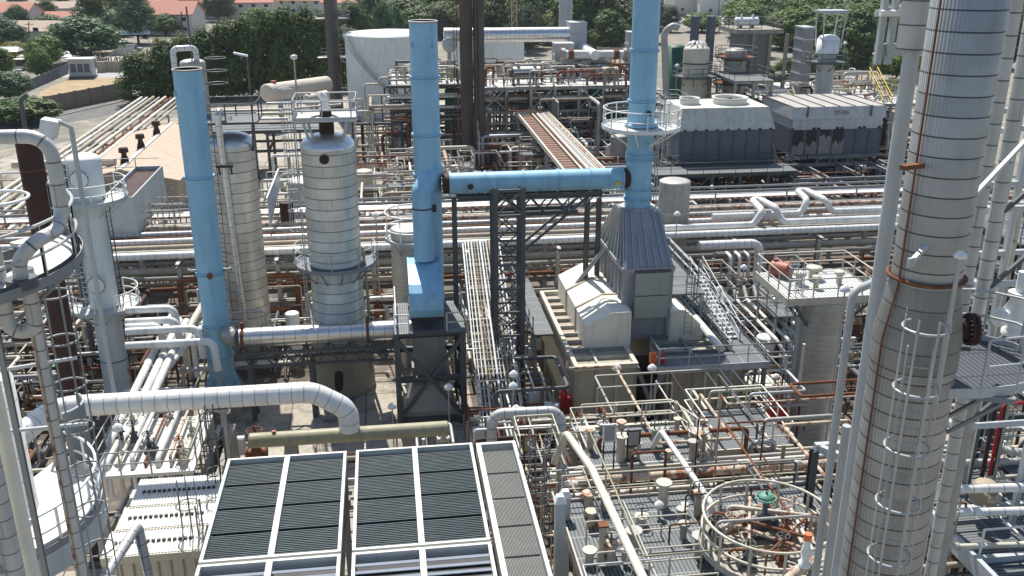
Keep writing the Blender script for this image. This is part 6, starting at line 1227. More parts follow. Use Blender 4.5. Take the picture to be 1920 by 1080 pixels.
# ---------------- fin fan cooler in the foreground ----------------
ZF = 9.0
fx = [G(428, 862, ZF).x, G(650, 850, ZF).x, G(668, 842, ZF).x, G(884, 828, ZF).x]; yfb = G(650, 848, ZF).y; yfm = G(650, 1038, ZF).y; yff = 19.5
for bay in (0, 1):
    x0, x1 = fx[bay * 2], fx[bay * 2 + 1]
    for sec, (y0, y1) in enumerate(((yfm + .06, yfb), (yff, yfm - .06))):
        t = T('fin_fan_bay', ('left', 'right')[bay] + (' dark fin fan cooler bay below the olive header drum' if sec == 0 else ' nearest louvred cooler bay at the bottom edge'), 'air cooler', ((x0 + x1) / 2, (y0 + y1) / 2, 6.2), 'fin fan cooler bays'); fr_ = MB(); z0, z1 = ZF - .35, ZF + .06; xm = (x0 + x1) / 2; wd = .1
        fr_.bx(x0, y0, z0, x0 + wd, y1, z1).bx(x1 - wd, y0, z0, x1, y1, z1).bx(x0 + wd + .002, y0, z0, x1 - wd - .002, y0 + wd, z1 - .003).bx(x0 + wd + .002, y1 - wd, z0, x1 - wd - .002, y1, z1 - .003).bx(xm - .09, y0 + wd + .002, z0, xm + .09, y1 - wd - .002, z1 - .006)
        obj('frame', fr_, M['finframe'], t)
        for k in (0, 1):
            a, b = (x0 + wd, xm - .09) if k == 0 else (xm + .09, x1 - wd)
            if sec == 0:
                p_ = MB(); n = 60; ys = [y0 + .18 + (y1 - y0 - .36) * (i + .5) / n for i in range(n)]; rnd = random.Random(bay * 2 + k)
                for i, y in enumerate(ys):
                    if i % 15 == 14: continue
                    nn = 8; p_.sweep([V((a + .003 + (b - a - .006) * j / nn, y + rnd.uniform(-.002, .002), ZF - .10 + rnd.uniform(-.004, .004))) for j in range(nn + 1)], [.04] * (nn + 1), 6, False)
                tb = obj('tube_bundle', p_, M['fin'], t); obj('underlay', MB().bx(a + .002, y0 + .103, ZF - .26, b - .002, y1 - .103, ZF - .16), M['fin'], t)
            else:
                p_ = MB()
                for i in range(12):
                    y = y0 + .25 + (y1 - y0 - .4) * i / 12; p_.beam((a + .01, y, ZF - .06), (b - .01, y, ZF - .06), .26, .02, (0, .35, 1))
                obj('louvre', p_, paint('louvre blade %d%d' % (bay, k), (.33, .37, .43), .35, .35, .3, 0, .2), t); obj('underlay', MB().bx(a + .002, y0 + .103, ZF - .3, b - .002, y1 - .103, ZF - .26), M['black'], t)
        obj('plenum', MB().bx(x0 + .02, y0 + .02, 7.4, x1 - .02, y1 - .02, ZF - .353), M['mgrey'], t)
        for x in (x0 + .15, x1 - .15):
            for y in (y0 + .15, y1 - .15): obj('leg', MB().ibeam((x, y, 0), (x, y, 7.397), .22, .22), M['mgrey'], t)
obj_ = T('chute', 'long pale framed trough with dark corrugated covers right of fin fans', 'cover trough', (G(930, 900, 8.7).x, 26, 6)); cx0, cx1 = G(893, 835, 8.8).x, G(966, 826, 8.8).x; y0, y1 = 19.0, G(930, 828, 8.8).y
fr_ = MB().bx(cx0, y0, 8.3, cx0 + .17, y1, 8.8).bx(cx1 - .12, y0, 8.3, cx1, y1, 8.8).bx(cx0 + .173, y1 - .14, 8.3, cx1 - .123, y1, 8.797); obj('frame', fr_, M['finframe'], obj_)
n = 7
for k in range(n):
    a, b = y0 + (y1 - y0 - .16) * k / n, y0 + (y1 - y0 - .16) * (k + 1) / n - .1; p_ = MB(); w_ = cx1 - cx0 - .33; m_ = 26
    for i in range(m_): x = cx0 + .19 + w_ * i / m_; p_.hexa([V((x, a, 8.5)), V((x + w_ / m_ * .98, a, 8.5)), V((x + w_ / m_ * .98, b, 8.5)), V((x, b, 8.5))], [V((x + w_ / m_ * .25, a, 8.57)), V((x + w_ / m_ * .75, a, 8.57)), V((x + w_ / m_ * .75, b, 8.57)), V((x + w_ / m_ * .25, b, 8.57))])
    obj('cover', p_, paint('cover sheet', (.17, .18, .17), .45, .15, .4, .22, .3, 2.5, .4, (.42, .43, .42)) if k == 0 else bpy.data.materials['cover sheet'], obj_)
for x in (cx0 + .1, cx1 - .1):
    for y in (20, 25, y1 - .2): obj('leg', MB().ibeam((x, y, 0), (x, y, 8.297), .2, .2), M['mgrey'], obj_)
# olive header drum and the fat white elbow pipe
YH = 33.2; pa, pb2 = A(470, 829, YH), A(838, 800, YH); zh_ = (pa.z + pb2.z) / 2
drum((pa.x, YH, zh_), (pb2.x, YH, zh_), .29, 'long olive beige header drum behind the fin fan coolers', M['olive'], 'header_drum', True, 4)
q = A(300, 752, YH); ze = q.z; xl_ = A(55, 770, YH).x; xe = A(585, 722, YH).x; xd = A(655, 800, YH).x
pipe([(xl_ - .1, 29.5, ze - 1.4), (xl_, 31.5, ze - .35), (xl_ + .9, YH, ze), (xe, YH, ze), (xd, YH, zh_ + 1.1), (xd, YH, zh_ + .2)], .40, M['white_j'], '', label='fat white banded pipe with elbow ending on the olive header drum', n=28, bend=1.25)
for k, px in enumerate((150, 420)): x = A(px, 790, YH).x; t = T('pipe_prop', ('left', 'right')[k] + ' grey prop under the fat white elbow pipe', 'pipe support', (x, YH, 0), 'props under the fat white pipe'); obj('column', MB().ibeam((x, YH, 0), (x, YH, ze - .5), .22, .22), M['galv_r'], t); obj('saddle', MB().box((x, YH, ze - .44), (.5, .5, .1)), M['galv_r'], t)
# white corrugated stepped roof
ZW = 7.0; wr_ = T('corrugated_roof_hut', 'beige hut with three stepped white corrugated roof strips left of fin fans', 'hut', G(330, 950, 0)); wx0, wx1 = G(262, 905, ZW).x, G(414, 894, ZW).x + .3; yy = [G(330, 898, ZW).y, G(330, 943, ZW).y, G(330, 980, ZW).y, G(330, 1022, ZW).y]
for k in range(3):
    y1_, y0_ = yy[k], yy[k + 1]; z1_, z0_ = ZW + .05 - k * .12, ZW - .02 - k * .12; p_ = MB(); m_ = 30
    for i in range(m_):
        xa_, xb2 = wx0 + (wx1 - wx0) * i / m_ - k * .18, wx0 + (wx1 - wx0) * (i + .97) / m_ - k * .18; g_ = (xb2 - xa_) * .28
        p_.hexa([V((xa_, y0_, z0_)), V((xb2, y0_, z0_)), V((xb2, y1_, z1_)), V((xa_, y1_, z1_))], [V((xa_ + g_, y0_, z0_ + .035)), V((xb2 - g_, y0_, z0_ + .035)), V((xb2 - g_, y1_, z1_ + .035)), V((xa_ + g_, y1_, z1_ + .035))])
    p_.bx(wx0 - k * .18, y0_, z0_ - .05, wx1 - k * .18, y1_, z0_ - .003); obj('roof_sheet', p_, M['whiteroof'], wr_); h_ = MB()
    for i in range(15): x = wx0 + .35 + (wx1 - wx0 - .6) * i / 15 - k * .18; h_.box((x, (y0_ + y1_) / 2 - .05, z0_ + .1), (.11, .1, .06))
    obj('roof_clips', h_, M['black'], wr_); obj('fascia', MB().bx(wx0 - k * .18, y0_ - .06, z0_ - .28, wx1 - k * .18, y0_ - .003, z0_ - .0), M['beige'], wr_)
obj('wall', MB().bx(wx0 - .3, yy[3] + .02, 0, wx1 - .4, yy[0] - .02, ZW - .32), M['beige'], wr_); wb = MB()
for k in range(8): x = wx0 - .2 + (wx1 - wx0) * k / 8; wb.bx(x, yy[3] - .02, 3, x + .05, yy[3] + .017, ZW - .35)
obj('wall_rib', wb, M['tan'], wr_)
t = T('hut_ladder', 'dark caged ladder rising beside the left fin fan bay', 'ladder', (wx1 + .15, yy[1], 4)); ladder(t, (wx1 - .1, yy[0] - .4, 5), 4.2, R(150), M['dsteel'], True, c0=1.2); t = T('hut_ladder', 'grey caged ladder over the white corrugated roof front corner', 'ladder', (wx1 - .6, yy[2], 4)); ladder(t, (wx1 - .5, yy[2] - .4, 4.6), 3.4, R(170), M['mgrey'], True, c0=1.0)
a, b = G(258, 985, 9.4), G(200, 1075, 9.0); pipe([b - V((.3, 1.4, .2)), a, a - V((0, .1, 0)) + V((.25, -.2, -3.2))], .15, M['grey_j'], '', label='grey banded pipe bent in an inverted V over the white roof', n=14, bend=.12)
# ---------------- grating decks bottom centre-right ----------------
ZD = 8.0
dA = T('front_grating_deck', 'big grey grating deck right of the corrugated cover trough', 'platform', G(1190, 1000, ZD)); ax0, ax1 = G(1050, 950, ZD).x, G(1560, 950, ZD).x; ay0, ay1 = 20.5, G(1190, 932, ZD).y
obj('deck', MB().bx(ax0, ay0, ZD - .08, ax1, ay1, ZD), M['grate'], dA); obj('edge_beam', MB().bx(ax0, ay1 + .003, ZD - .45, ax1, ay1 + .06, ZD + .1).bx(ax0 - .06, ay0, ZD - .35, ax0 - .003, ay1, ZD + .1), M['galv_r'], dA)
for x in (ax0 + .2, (ax0 + ax1) / 2, ax1 - .2):
    for y in (ay0 + .3, ay1 - .2): obj('column', MB().ibeam((x, y, 0), (x, y, ZD - .083), .25, .25), M['galv_r'], dA)
for y in (ay0 + 1.2, ay0 + 2.6, ay0 + 4.2): rail(dA, [(ax0 + .4, y, ZD), (ax0 + 3.6, y, ZD)], M['beige_r'], r=.03, h=.95)
rail(dA, [(ax0 + .1, ay1 - .05, ZD), (ax1, ay1 - .05, ZD)], M['beige'], r=.03)
ZB = 6.6
dB = T('rear_grating_deck', 'grating deck with cream rails in front of the heater box', 'platform', G(1190, 830, ZB)); bx0, bx1 = G(1085, 850, ZB).x, G(1300, 850, ZB).x; by0, by1 = G(1190, 878, ZB).y, G(1190, 800, ZB).y
obj('deck', MB().bx(bx0, by0, ZB - .08, bx1, by1, ZB), M['grate'], dB); obj('edge_beam', MB().bx(bx0, by1 + .003, ZB - .35, bx1, by1 + .07, ZB + .1).bx(bx0, by0 - .07, ZB - .35, bx1, by0 - .003, ZB + .1), M['beige_r'], dB); rail(dB, [(bx0, by0, ZB), (bx0, by1, ZB), (bx1, by1, ZB), (bx1, by0, ZB)], M['beige_r'], r=.035)
for x in (bx0 + .2, bx1 - .2):
    for y in (by0 + .2, by1 - .2): obj('column', MB().ibeam((x, y, 0), (x, y, ZB - .083), .22, .22), M['galv_r'], dB)
ZC = 5.9; cp = T('cream_platform', 'cream railed platform with rust streaks in front of heater right half', 'platform', G(1370, 800, ZC)); q0, q1 = G(1292, 785, ZC), G(1455, 800, ZC); cy0, cy1 = G(1370, 845, ZC).y, G(1370, 765, ZC).y
obj('deck', MB().bx(q0.x, cy0, ZC - .08, q1.x, cy1, ZC), M['grate_y'], cp); obj('edge_beam', MB().bx(q0.x - .07, cy0 - .07, ZC - .35, q1.x + .07, cy0 - .003, ZC + .1).bx(q0.x - .07, cy0, ZC - .35, q0.x - .003, cy1, ZC + .1), M['beige'], cp)
rail(cp, [(q0.x, cy0, ZC), (q1.x, cy0, ZC), (q1.x, cy1, ZC), (q0.x, cy1, ZC)], M['cream'], r=.04, closed=True, step=1.3)
for x in (q0.x + .2, q1.x - .2):
    for y in (cy0 + .2, cy1 - .2): obj('column', MB().ibeam((x, y, 0), (x, y, ZC - .083), .22, .22), M['dsteel'], cp)
rb_ = T('cream_handrail', 'long cream handrail with rust streaks in front of the heater box', 'railing', G(1170, 790, 5.9)); a, b, c = G(1090, 800, 5.9), G(1255, 790, 5.9), G(1340, 852, 5.9); rail(rb_, [a, b, c], M['beige_r'], r=.045, step=1.5); obj('edge_beam', MB().beam(a - V((0, 0, .12)), b - V((0, 0, .12)), .12, .25).beam(b - V((0, 0, .12)), c - V((0, 0, .12)), .12, .25), M['beige_r'], rb_); obj('deck_strip', MB().prism([a - V((0, .1, .25)), b - V((0, .1, .25)), b - V((0, 2.2, .25)), a - V((0, 2.2, .25))], (0, 0, .06)), M['grate'], rb_)
t = T('timber_stack', 'pale timber planks stacked right of the heater walkway corner', 'planks', G(1432, 718, 1)); q = G(1432, 716, 1.0)
for k in range(3): obj('plank_layer', MB().box((q.x, q.y, .7 + k * .17), (2.4, 1.8 - k * .1, .15)), M['cream'], t)
obj('bearer', MB().box((q.x, q.y, .3), (2, .3, .6)), M['tan'], t)
t = T('hose_reel', 'dark red hose reel right of the cream railed platform', 'reel', G(1445, 790, 1.5)); q = G(1440, 770, 2.5); obj('coil', MB().cyl(q - V((0, .35, 0)), q + V((0, .35, 0)), .75, n=24), M['redox'], t); obj('rim', MB().cyl(q - V((0, .42, 0)), q - V((0, .36, 0)), .9, n=24), M['red'], t); obj('stand', MB().box((q.x, q.y, q.z / 2 - .4), (.5, .6, q.z - .8)), M['dsteel'], t)
# rusty pipe rack line
a, b = A(1063, 902, 31.2), A(1520, 872, 31.2); zz = (a.z + b.z) / 2
pipe([(a.x, 31.2, zz), (b.x + 9, 31.2, zz)], .17, M['rustpipe'], '', label='patchy rusty orange pipe crossing behind the front grating deck', n=14)
for k, (dy, dz, m, l) in enumerate(((.55, .22, 'galv_r', 'grey pipe just behind the rusty orange pipe'), (-.5, -.3, 'beige', 'beige pipe in front of and below the rusty orange pipe'), (.9, -.2, 'white_pl', 'white pipe behind the rusty orange pipe'))): pipe([(a.x - .5, 31.2 + dy, zz + dz), (b.x + 9, 31.2 + dy, zz + dz)], .09, M[m], '', label=l)
t = T('pipe_trestle', 'brown shaded steel trestle under the rusty orange pipe', 'steel structure', (a.x + 4, 31, 0))
for k in range(7): x = a.x + .3 + k * 1.75; obj('column', MB().beam((x, 30.6, 0), (x, 30.6, zz - .2), .16), M['galv_r'], t)
for z in (zz - .75, zz - 1.3, zz - 1.9): obj('beam', MB().beam((a.x, 30.55, z), (b.x + 5, 30.55, z), .1, .14), M['brownlt'], t)
obj('backing', MB().bx(a.x, 31.7, zz - 2.6, b.x + 5, 31.8, zz - .6), M['brown'], t)
# diagonal pipes towards the viewer
p = [G(1062, 812, 9.6), G(1110, 880, 9.6), G(1200, 1085, 10.2)]
pipe([p[0] + V((-.3, .6, -1.5)), p[0], p[1], p[2] + V((.1, -.5, 0))], .13, paint('cream pipe rust ends', (.66, .62, .52), .5, 0, .2, .3, .3, .9, .4, (.30, .14, .08)), '', label='cream pipe with rust patches slanting across the front grating deck', n=14, bend=.3)
t = T('rusty_post', 'rust streaked post under the slanting cream pipe', 'post', G(1130, 985, 8)); q = G(1131, 985, 9.4); obj('shaft', MB().cyl((q.x, q.y, 6), q, .12, n=12), paint('rust streak post', (.52, .45, .33), .7, 0, .3, .5, .5, 1.2, .4, (.28, .12, .04)), t); obj('cap', MB().box(q + V((0, 0, .03)), (.3, .3, .06)), M['rust'], t)
a, b = G(1240, 808, 8.6), G(1335, 945, 9.0); pipe([a + V((-.2, .3, -.8)), a, b, b + V((.05, -.1, -1))], .10, M['white_pl'], '', label='white pipe slanting down to the round railed platform', n=12, bend=.25)
a = A(924, 800, 32); pipe([A(922, 838, 32), A(922, 776, 32), A(1052, 770, 32), A(1052, 905, 31), (A(1052, 905, 31).x, 31, 4)], .2, M['grey_j'], '', label='grey banded pipe arch right of the olive header drum', n=16, bend=.45)
for k, (px, py, l) in enumerate(((1050, 940, 'tall grey square vent with white cap right of the cover trough'), (1060, 930, 'shorter grey square vent behind the first one'))): q = A(px, py, 25 + k * 1.4); t = T('square_vent', l, 'vent', (q.x, q.y, 5)); obj('duct', MB().bx(q.x - .15, q.y - .15, 5, q.x + .15, q.y + .15, q.z - .003), M['lgrey'], t); obj('cap', MB().hexa([q + V(v) for v in ((-.19, -.19, 0), (.19, -.19, 0), (.19, .19, 0), (-.19, .19, 0))], [q + V(v) for v in ((-.1, -.1, .22), (.1, -.1, .22), (.1, .1, .22), (-.1, .1, .22))]), M['white'], t)
for k, (px, py, pw, l) in enumerate(((1188, 822, .55, 'framed blank grey sign on two dark posts over the grating'), (993, 832, .5, 'framed grey sign with brown edge beside the arch pipe'), (1143, 812, .5, 'small white framed board in front of the rear grating rail'))):
    q = A(px, py, 32 - k); t = T('sign_board', l, 'sign', q - V((0, 0, 1.2)), 'framed boards over the grating'); obj('panel', MB().box(q, (pw * .8, .03, .62)), M['hood'] if k != 1 else M['olive'], t); f_ = MB()
    for s_ in (-1, 1): f_.box(q + V((s_ * pw * .45, 0, 0)), (.06, .06, .74)).box(q + V((0, 0, s_ * .34)), (pw * .83, .06, .06))
    obj('frame', f_, M['black'] if k == 0 else (M['rust'] if k == 1 else M['white']), t)
    for s_ in (-1, 1): obj('post', MB().cyl(q + V((s_ * pw * .4, .02, -.37)), q + V((s_ * pw * .4, .02, -1.5)), .03, n=6), M['black'], t)
# caged ladder beside trough
t = T('trough_ladder', 'grey caged ladder between the cover trough and rusty pipe', 'ladder', (G(1015, 900, 8).x, 27, 5)); q = G(1012, 905, 8.2); ladder(t, (q.x, q.y + .6, 4.2), 5.2, R(-90), M['mgrey'], True, c0=.8); rail(t, [(q.x - .6, q.y + .7, 8.6), (q.x - .6, q.y + 2.2, 8.6), (q.x + .8, q.y + 2.2, 8.6), (q.x + .8, q.y + .7, 8.6)], M['beige_r'], r=.03)
# ---------------- round railed platform ----------------
zr_ = 9.0; rc_ = G(1435, 1022, zr_); rp = T('round_platform', 'round railed platform crowded with rusty valves on a vessel top', 'platform', (rc_.x, rc_.y, 0)); RR = 1.95
obj('vessel_shell', MB().lathe((rc_.x, rc_.y, 0), [(1.25, 0), (1.25, zr_ - .3)] + dome(1.25, zr_ - .3, .3), 40), M['tan'], rp)
ringdeck(rp, (rc_.x, rc_.y, zr_), .5, RR, 0, 360, stripes('deck tan grating', (.36, .33, .27), (.2, .19, .17), .2, .3, 0), brackets=8, bm=M['galv_r']); rail(rp, arc((rc_.x, rc_.y, zr_), RR - .05, 0, 350, 40), M['beige_r'], r=.045, step=1.0)
rnd = random.Random(11)
valve((rc_.x + .1, rc_.y + .5, zr_ + .35), 'green topped valve standing in the round railed platform', M['dsteel'], 1.25, wm=M['teal']); o = V((rc_.x + .1, rc_.y + .5, zr_ + 1.25)); tag(obj('actuator', MB().lathe(o, [(.07, 0), (.2, .04), (.23, .09), (.2, .15), (.06, .2)], 18), M['teal']), 'faded green round actuator in the round railed platform', 'actuator')
for k in range(10):
    a = rnd.uniform(0, 6.28); r_ = rnd.uniform(.5, 1.5); valve((rc_.x + r_ * math.cos(a), rc_.y + r_ * math.sin(a), zr_ + rnd.uniform(.15, .4)), uniq('%s handwheel valve crowded inside round railed platform' % rnd.choice(['rusty', 'dark', 'pale']), (rc_.x + r_ * math.cos(a), rc_.y + r_ * math.sin(a), zr_), 'v'), M[rnd.choice(['rust', 'dsteel', 'beige_r', 'rustpipe'])], rnd.uniform(.5, .9), 'valves in the round platform', rnd.choice([(1, 0, 0), (0, 1, 0)]))
for k in range(12):
    a = rnd.uniform(0, 6.28); p0 = V((rc_.x + 1.6 * math.cos(a), rc_.y + 1.6 * math.sin(a), zr_ + .1)); b_ = a + rnd.uniform(1.5, 3); p3 = V((rc_.x + 1.3 * math.cos(b_), rc_.y + 1.3 * math.sin(b_), zr_ + .1)); h_ = rnd.uniform(.3, 1.1)
    pipe([p0, p0 + V((0, 0, h_)), p3 + V((0, 0, h_)), p3], rnd.uniform(.03, .07), M[rnd.choice(['rust', 'beige_r', 'white_pl', 'galv_r', 'rustpipe'])], rnd.choice(['thin bent', 'small arched', 'short looping']) + ' pipe inside the round platform', 'small pipes in the round platform', bend=.15)
q = A(1515, 1006, 19.5); t = T('orange_capped_valve', 'white valve body with bright orange cap near the tower foot', 'valve', q - V((0, 0, .9))); obj('cap', MB().cyl(q - V((0, 0, .09)), q + V((0, 0, .09)), .1, n=14), M['orange'], t); obj('body', MB().lathe(q - V((0, 0, .9)), [(.16, 0), (.16, .12), (.1, .15), (.14, .45), (.1, .6), (.08, .81)], 16), M['white'], t)
pipe([q + V((.5, .3, -1.0)), q + V((-.2, 0, -1.05)), q + V((-.75, -.3, -1.3)), q + V((-.85, -.35, -4))], .14, M['rustpipe'], '', label='fat rusted elbow pipe below the orange capped valve', n=14, bend=.35)
# ---------------- corrugated tower on the right ----------------
YT = 15.0; ct_ = A(1717, 640, YT); ct_ = V((ct_.x, YT, 0)); zc1, zc0 = A(1745, 548, YT - .6).z, A(1725, 650, YT - .6).z; R1, R0 = .60, .76
tw = T('corrugated_tower', 'tall corrugated grey column with dark bands at the right side', 'column', ct_)
obj('lower_shell', MB().lathe(ct_, [(R0, 13.0), (R0, zc0 - .5)], 72, caps=False), M['alu_corr'], tw); obj('skirt', MB().lathe(ct_, [(R0 + .1, 0), (R0 + .03, 13.0)], 56, caps=False), M['alu_dull'], tw)
obj('swage', MB().lathe(ct_, [(R0 + .012, zc0 - .55), (R0 + .012, zc0), (R1 + .01, zc1)], 64, caps=False), jacket('weathered cone jacket', (.30, .30, .285), .4, .025, .35, .45, .064, .2, .6, .25, .05, .5, 0), tw); obj('upper_shell', MB().lathe(ct_, [(R1, zc1 - .05), (R1, 31)] + dome(R1, 31, .8), 72), M['alu_corr'], tw)
for z, px in ((A(1745, 500, YT).z, 0),): obj('rust_bracket', MB().ring(ct_ + V((0, 0, z - .15)), R1 + .06, .035, 40, 5), M['rust'], tw)
av = math.atan2(-YT, -ct_.x)
obj('conduit', MB().tube([ct_ + V((math.cos(av - .72) * (R1 + .05), math.sin(av - .72) * (R1 + .05), 30)), ct_ + V((math.cos(av - .72) * (R1 + .05), math.sin(av - .72) * (R1 + .05), zc1)), ct_ + V((math.cos(av - .75) * (R0 + .06), math.sin(av - .75) * (R0 + .06), zc0)), ct_ + V((math.cos(av - .75) * (R0 + .06), math.sin(av - .75) * (R0 + .06), 11))], .022, 6, .1), M['rust'], tw)
zp = A(1757, 738, YT - .55).z; pd = [V((ct_.x + x, YT + y, zp)) for x, y in ((.32, -.62), (1.0, -.68), (1.7, -.62), (2.3, -.42), (2.75, -.05), (3.0, .5), (2.9, 1.2), (2.4, 1.75), (1.4, 2.0), (.3, 1.9), (.1, .8), (.6, .5), (.77, .05), (.62, -.4))]
obj('deck', MB().prism([p - V((0, 0, .06)) for p in pd], (0, 0, .06)), stripes('tower grating', (.075, .085, .10), (.02, .024, .03), .11, .4, 0, .6, .1, 1, 1.0, .06, .3), tw); tq = MB()
for a_, b_ in zip(pd[:9], pd[1:10]): tq.beam(a_ + V((0, 0, .02)), b_ + V((0, 0, .02)), .02, .2)
obj('toe_plate', tq, M['lgrey'], tw); rail(tw, pd[1:10], M['lgrey'], r=.026, step=.8)
for (x, y) in ((1.0, -.5), (2.0, .2), (1.8, 1.3)): d_ = V((x, y, 0)).normalized(); obj('bracket', MB().beam(ct_ + d_ * .8 + V((0, 0, zp - .13)), ct_ + V((x, y, zp - .13)) + d_ * .7, .07, .12).beam(ct_ + d_ * .78 + V((0, 0, zp - .95)), ct_ + V((x, y, zp - .2)) + d_ * .5, .06), M['mgrey'], tw)
lb = ct_ + V((math.cos(av + .1) * (R0 + .2), math.sin(av + .1) * (R0 + .2), 4)); L = ladder(tw, lb, zp - 4 + 1.1, av + .1, M['galv'], True, c0=2.0)
dn = R(-12); d = V((math.cos(dn), math.sin(dn), 0)); z = A(1800, 610, YT).z; q = ct_ + V((0, 0, z)); obj('nozzle', MB().cyl(q + d * (R1 - .05), q + d * (R1 + .28), .2, n=28), M['brown'], tw); obj('nozzle_flange', MB().cyl(q + d * (R1 + .28), q + d * (R1 + .34), .3, n=32).cyl(q + d * (R1 + .355), q + d * (R1 + .42), .3, n=32), M['brown'], tw); bl = MB()
for k in range(20): a = k * .314; s_ = V((-d.y, d.x, 0)); o = s_ * (.265 * math.cos(a)) + V((0, 0, .265 * math.sin(a))); bl.cyl(q + d * (R1 + .25) + o, q + d * (R1 + .46) + o, .016, n=5)
obj('bolts', bl, M['dsteel'], tw); obj('knee_clamp', MB().beam(q + d * .6 + V((0, 0, -.4)), q + d * 1.0 + V((0, 0, -.4)), .06), M['dsteel'], tw)
obj('manhole_shadow_ring', MB().ring(ct_ + V((0, 0, zc1 + .06)), R1 + .02, .018, 48, 5), M['dsteel'], tw)
q = A(1712, 312, YT - .3); obj('rust_lug', MB().box(q, (.5, .12, .08), .3), M['rust'], tw)
# poles and risers around the tower
def vpipe(px, py, Y, z0, z1, r, m, label, n=14, name='riser_pipe', grp=None): q = A(px, py, Y); return pipe([(q.x, Y, z0), (q.x, Y, z1)], r, m, '', grp, label=label, n=n, name=name)
vpipe(1655, 480, 16.6, 0, A(1702, 90, 16.6).z, .145, M['lgrey'], 'smooth light grey pole pipe left of the corrugated tower'); vpipe(1717, 30, 16.6, A(1702, 92, 16.6).z, 30, .27, M['grey_j'], 'wide grey insulated riser at the top left of corrugated tower', 20)
q = A(1651, 525, 17.4); q1 = A(1622, 575, 16.4); pipe([(q.x, 17.4, 30), (q.x, 17.4, q.z), (q1.x - .02, 16.9, q1.z + .15), (q1.x - .05, 16.85, q1.z - 1.2), (q1.x - .05, 16.85, 3)], .085, paint('grey pipe rusted elbow', (.40, .42, .43), .5, 0, .3, .12, .3), '', label='slim grey pipe with rusty elbow behind the smooth pole pipe', n=12, bend=.2)
for k, (px, py, l) in enumerate(((1836, 400, 'left one of twin grey banded risers right of the corrugated tower'), (1868, 400, 'right one of twin grey banded risers right of the corrugated tower'))): vpipe(px, py, 17.2 + k * .3, 2, 31, (.125, .14)[k], M['grey_j'], l, 16, 'riser_pipe', 'twin risers right of the tower')
for k, (px, py, Y, r, m, l) in enumerate(((1560, 1000, 18.5, .1, 'galv', 'short grey pole at the foot of the corrugated tower'), (1800, 850, 20, .17, 'galv_r', 'dull grey riser below the tower platform'), (1895, 300, 19, .06, 'dsteel', 'thin dark pole at the far right edge'))): vpipe(px, py, Y, 0, A(px, py - 200, Y).z, r, M[m], l)
a, b = A(1925, 262, 16.2), A(1708, 492, 14.3); t = T('diagonal_strut', 'slanting light grey strut bar crossing the corrugated tower', 'strut', b); obj('bar', MB().beam(a, b, .075, .075), M['lgrey'], t); obj('end_plate', MB().box(b, (.16, .05, .16), .4), M['lgrey'], t)
t = T('riser_bracket_frame', 'grey bracket frame holding the insulated riser at the upper right', 'steel frame', A(1690, 90, 17)); 
for px in (1648, 1668): q = A(px, 90, 17.2); obj('column', MB().beam((q.x, 17.2, q.z - .3), (q.x, 17.2, 30), .11), M['lgrey'], t)
for py in (25, 88, 98): a, b = A(1642, py, 17.3), A(1752, py, 17.3); obj('beam', MB().beam(a, (b.x, b.y, a.z), .1, .12), M['lgrey'], t)
obj('white_pipe', MB().cyl(A(1650, 25, 17.1), (A(1748, 25, 17.1).x, 17.1, A(1650, 25, 17.1).z), .06, n=8), M['white'], t)
a, b = A(1712, 140, 18), A(1740, 180, 18); obj('knee', MB().beam(A(1700, 112, 17.4), A(1746, 190, 17.6), .1), M['lgrey'], t)
q = A(1748, 800, 14.2); lamp((A(1801, 478, 14.0).x - .0, 14.0, zp + .01), A(1801, 478, 14.0).z - zp, 'white bowl lamp on pole on the corrugated tower platform', head=.11)
# steel frames on the right
ZG = 10.2
a, b, c = G(1528, 838, ZG), G(1668, 820, ZG), G(1665, 905, ZG - .2); t = T('white_angle_frame', 'pale steel angle frame left of the corrugated tower foot', 'steel frame', a - V((0, 0, 4)))
obj('beam', MB().beam(a, V((b.x, a.y, a.z)), .2, .25), M['lgrey'], t); obj('beam', MB().beam(a + V((.15, -.13, 0)), V((c.x, c.y, a.z)), .2, .25), M['lgrey'], t); obj('column', MB().ibeam(a - V((0, .0, 9.5)), a - V((0, 0, .128)), .24, .24), M['dsteel'], t)
dr = T('right_grating_deck', 'grey grating deck with beams right of the corrugated tower foot', 'platform', G(1860, 1000, 9.5)); rx0, rx1 = G(1740, 960, 9.5).x, G(1740, 960, 9.5).x + 11; ry0, ry1 = 18, G(1850, 872, 9.5).y
obj('deck', MB().bx(rx0, ry0, 9.42, rx1, ry1, 9.5), M['grate_y'], dr); eb = MB()
for k in range(4): eb.bx(rx0, ry0 + (ry1 - ry0) * k / 3.05, 9.503, rx1, ry0 + (ry1 - ry0) * k / 3.05 + .16, 9.68)
obj('cross_beam', eb, M['lgrey'], dr); obj('edge_beam', MB().bx(rx0 - .15, ry0, 9.2, rx0 - .003, ry1, 9.75), M['lgrey'], dr)
for (x, y) in ((rx0 + .3, ry0 + 1), (rx0 + 3, ry0 + 1.5), (rx0 + .3, ry1 - .2), (rx0 + 4, ry1 - .2)): obj('column', MB().ibeam((x, y, 0), (x, y, 9.417), .26, .26), M['lgrey'], dr)
rail(dr, [(rx0 + .1, ry1 - .05, 9.5), (rx1, ry1 - .05, 9.5)], M['lgrey'], r=.035); rail(dr, [(rx0 + .05, ry0 + 2.5, 9.5), (rx1, ry0 + 2.5, 9.5)], M['white'], r=.035)
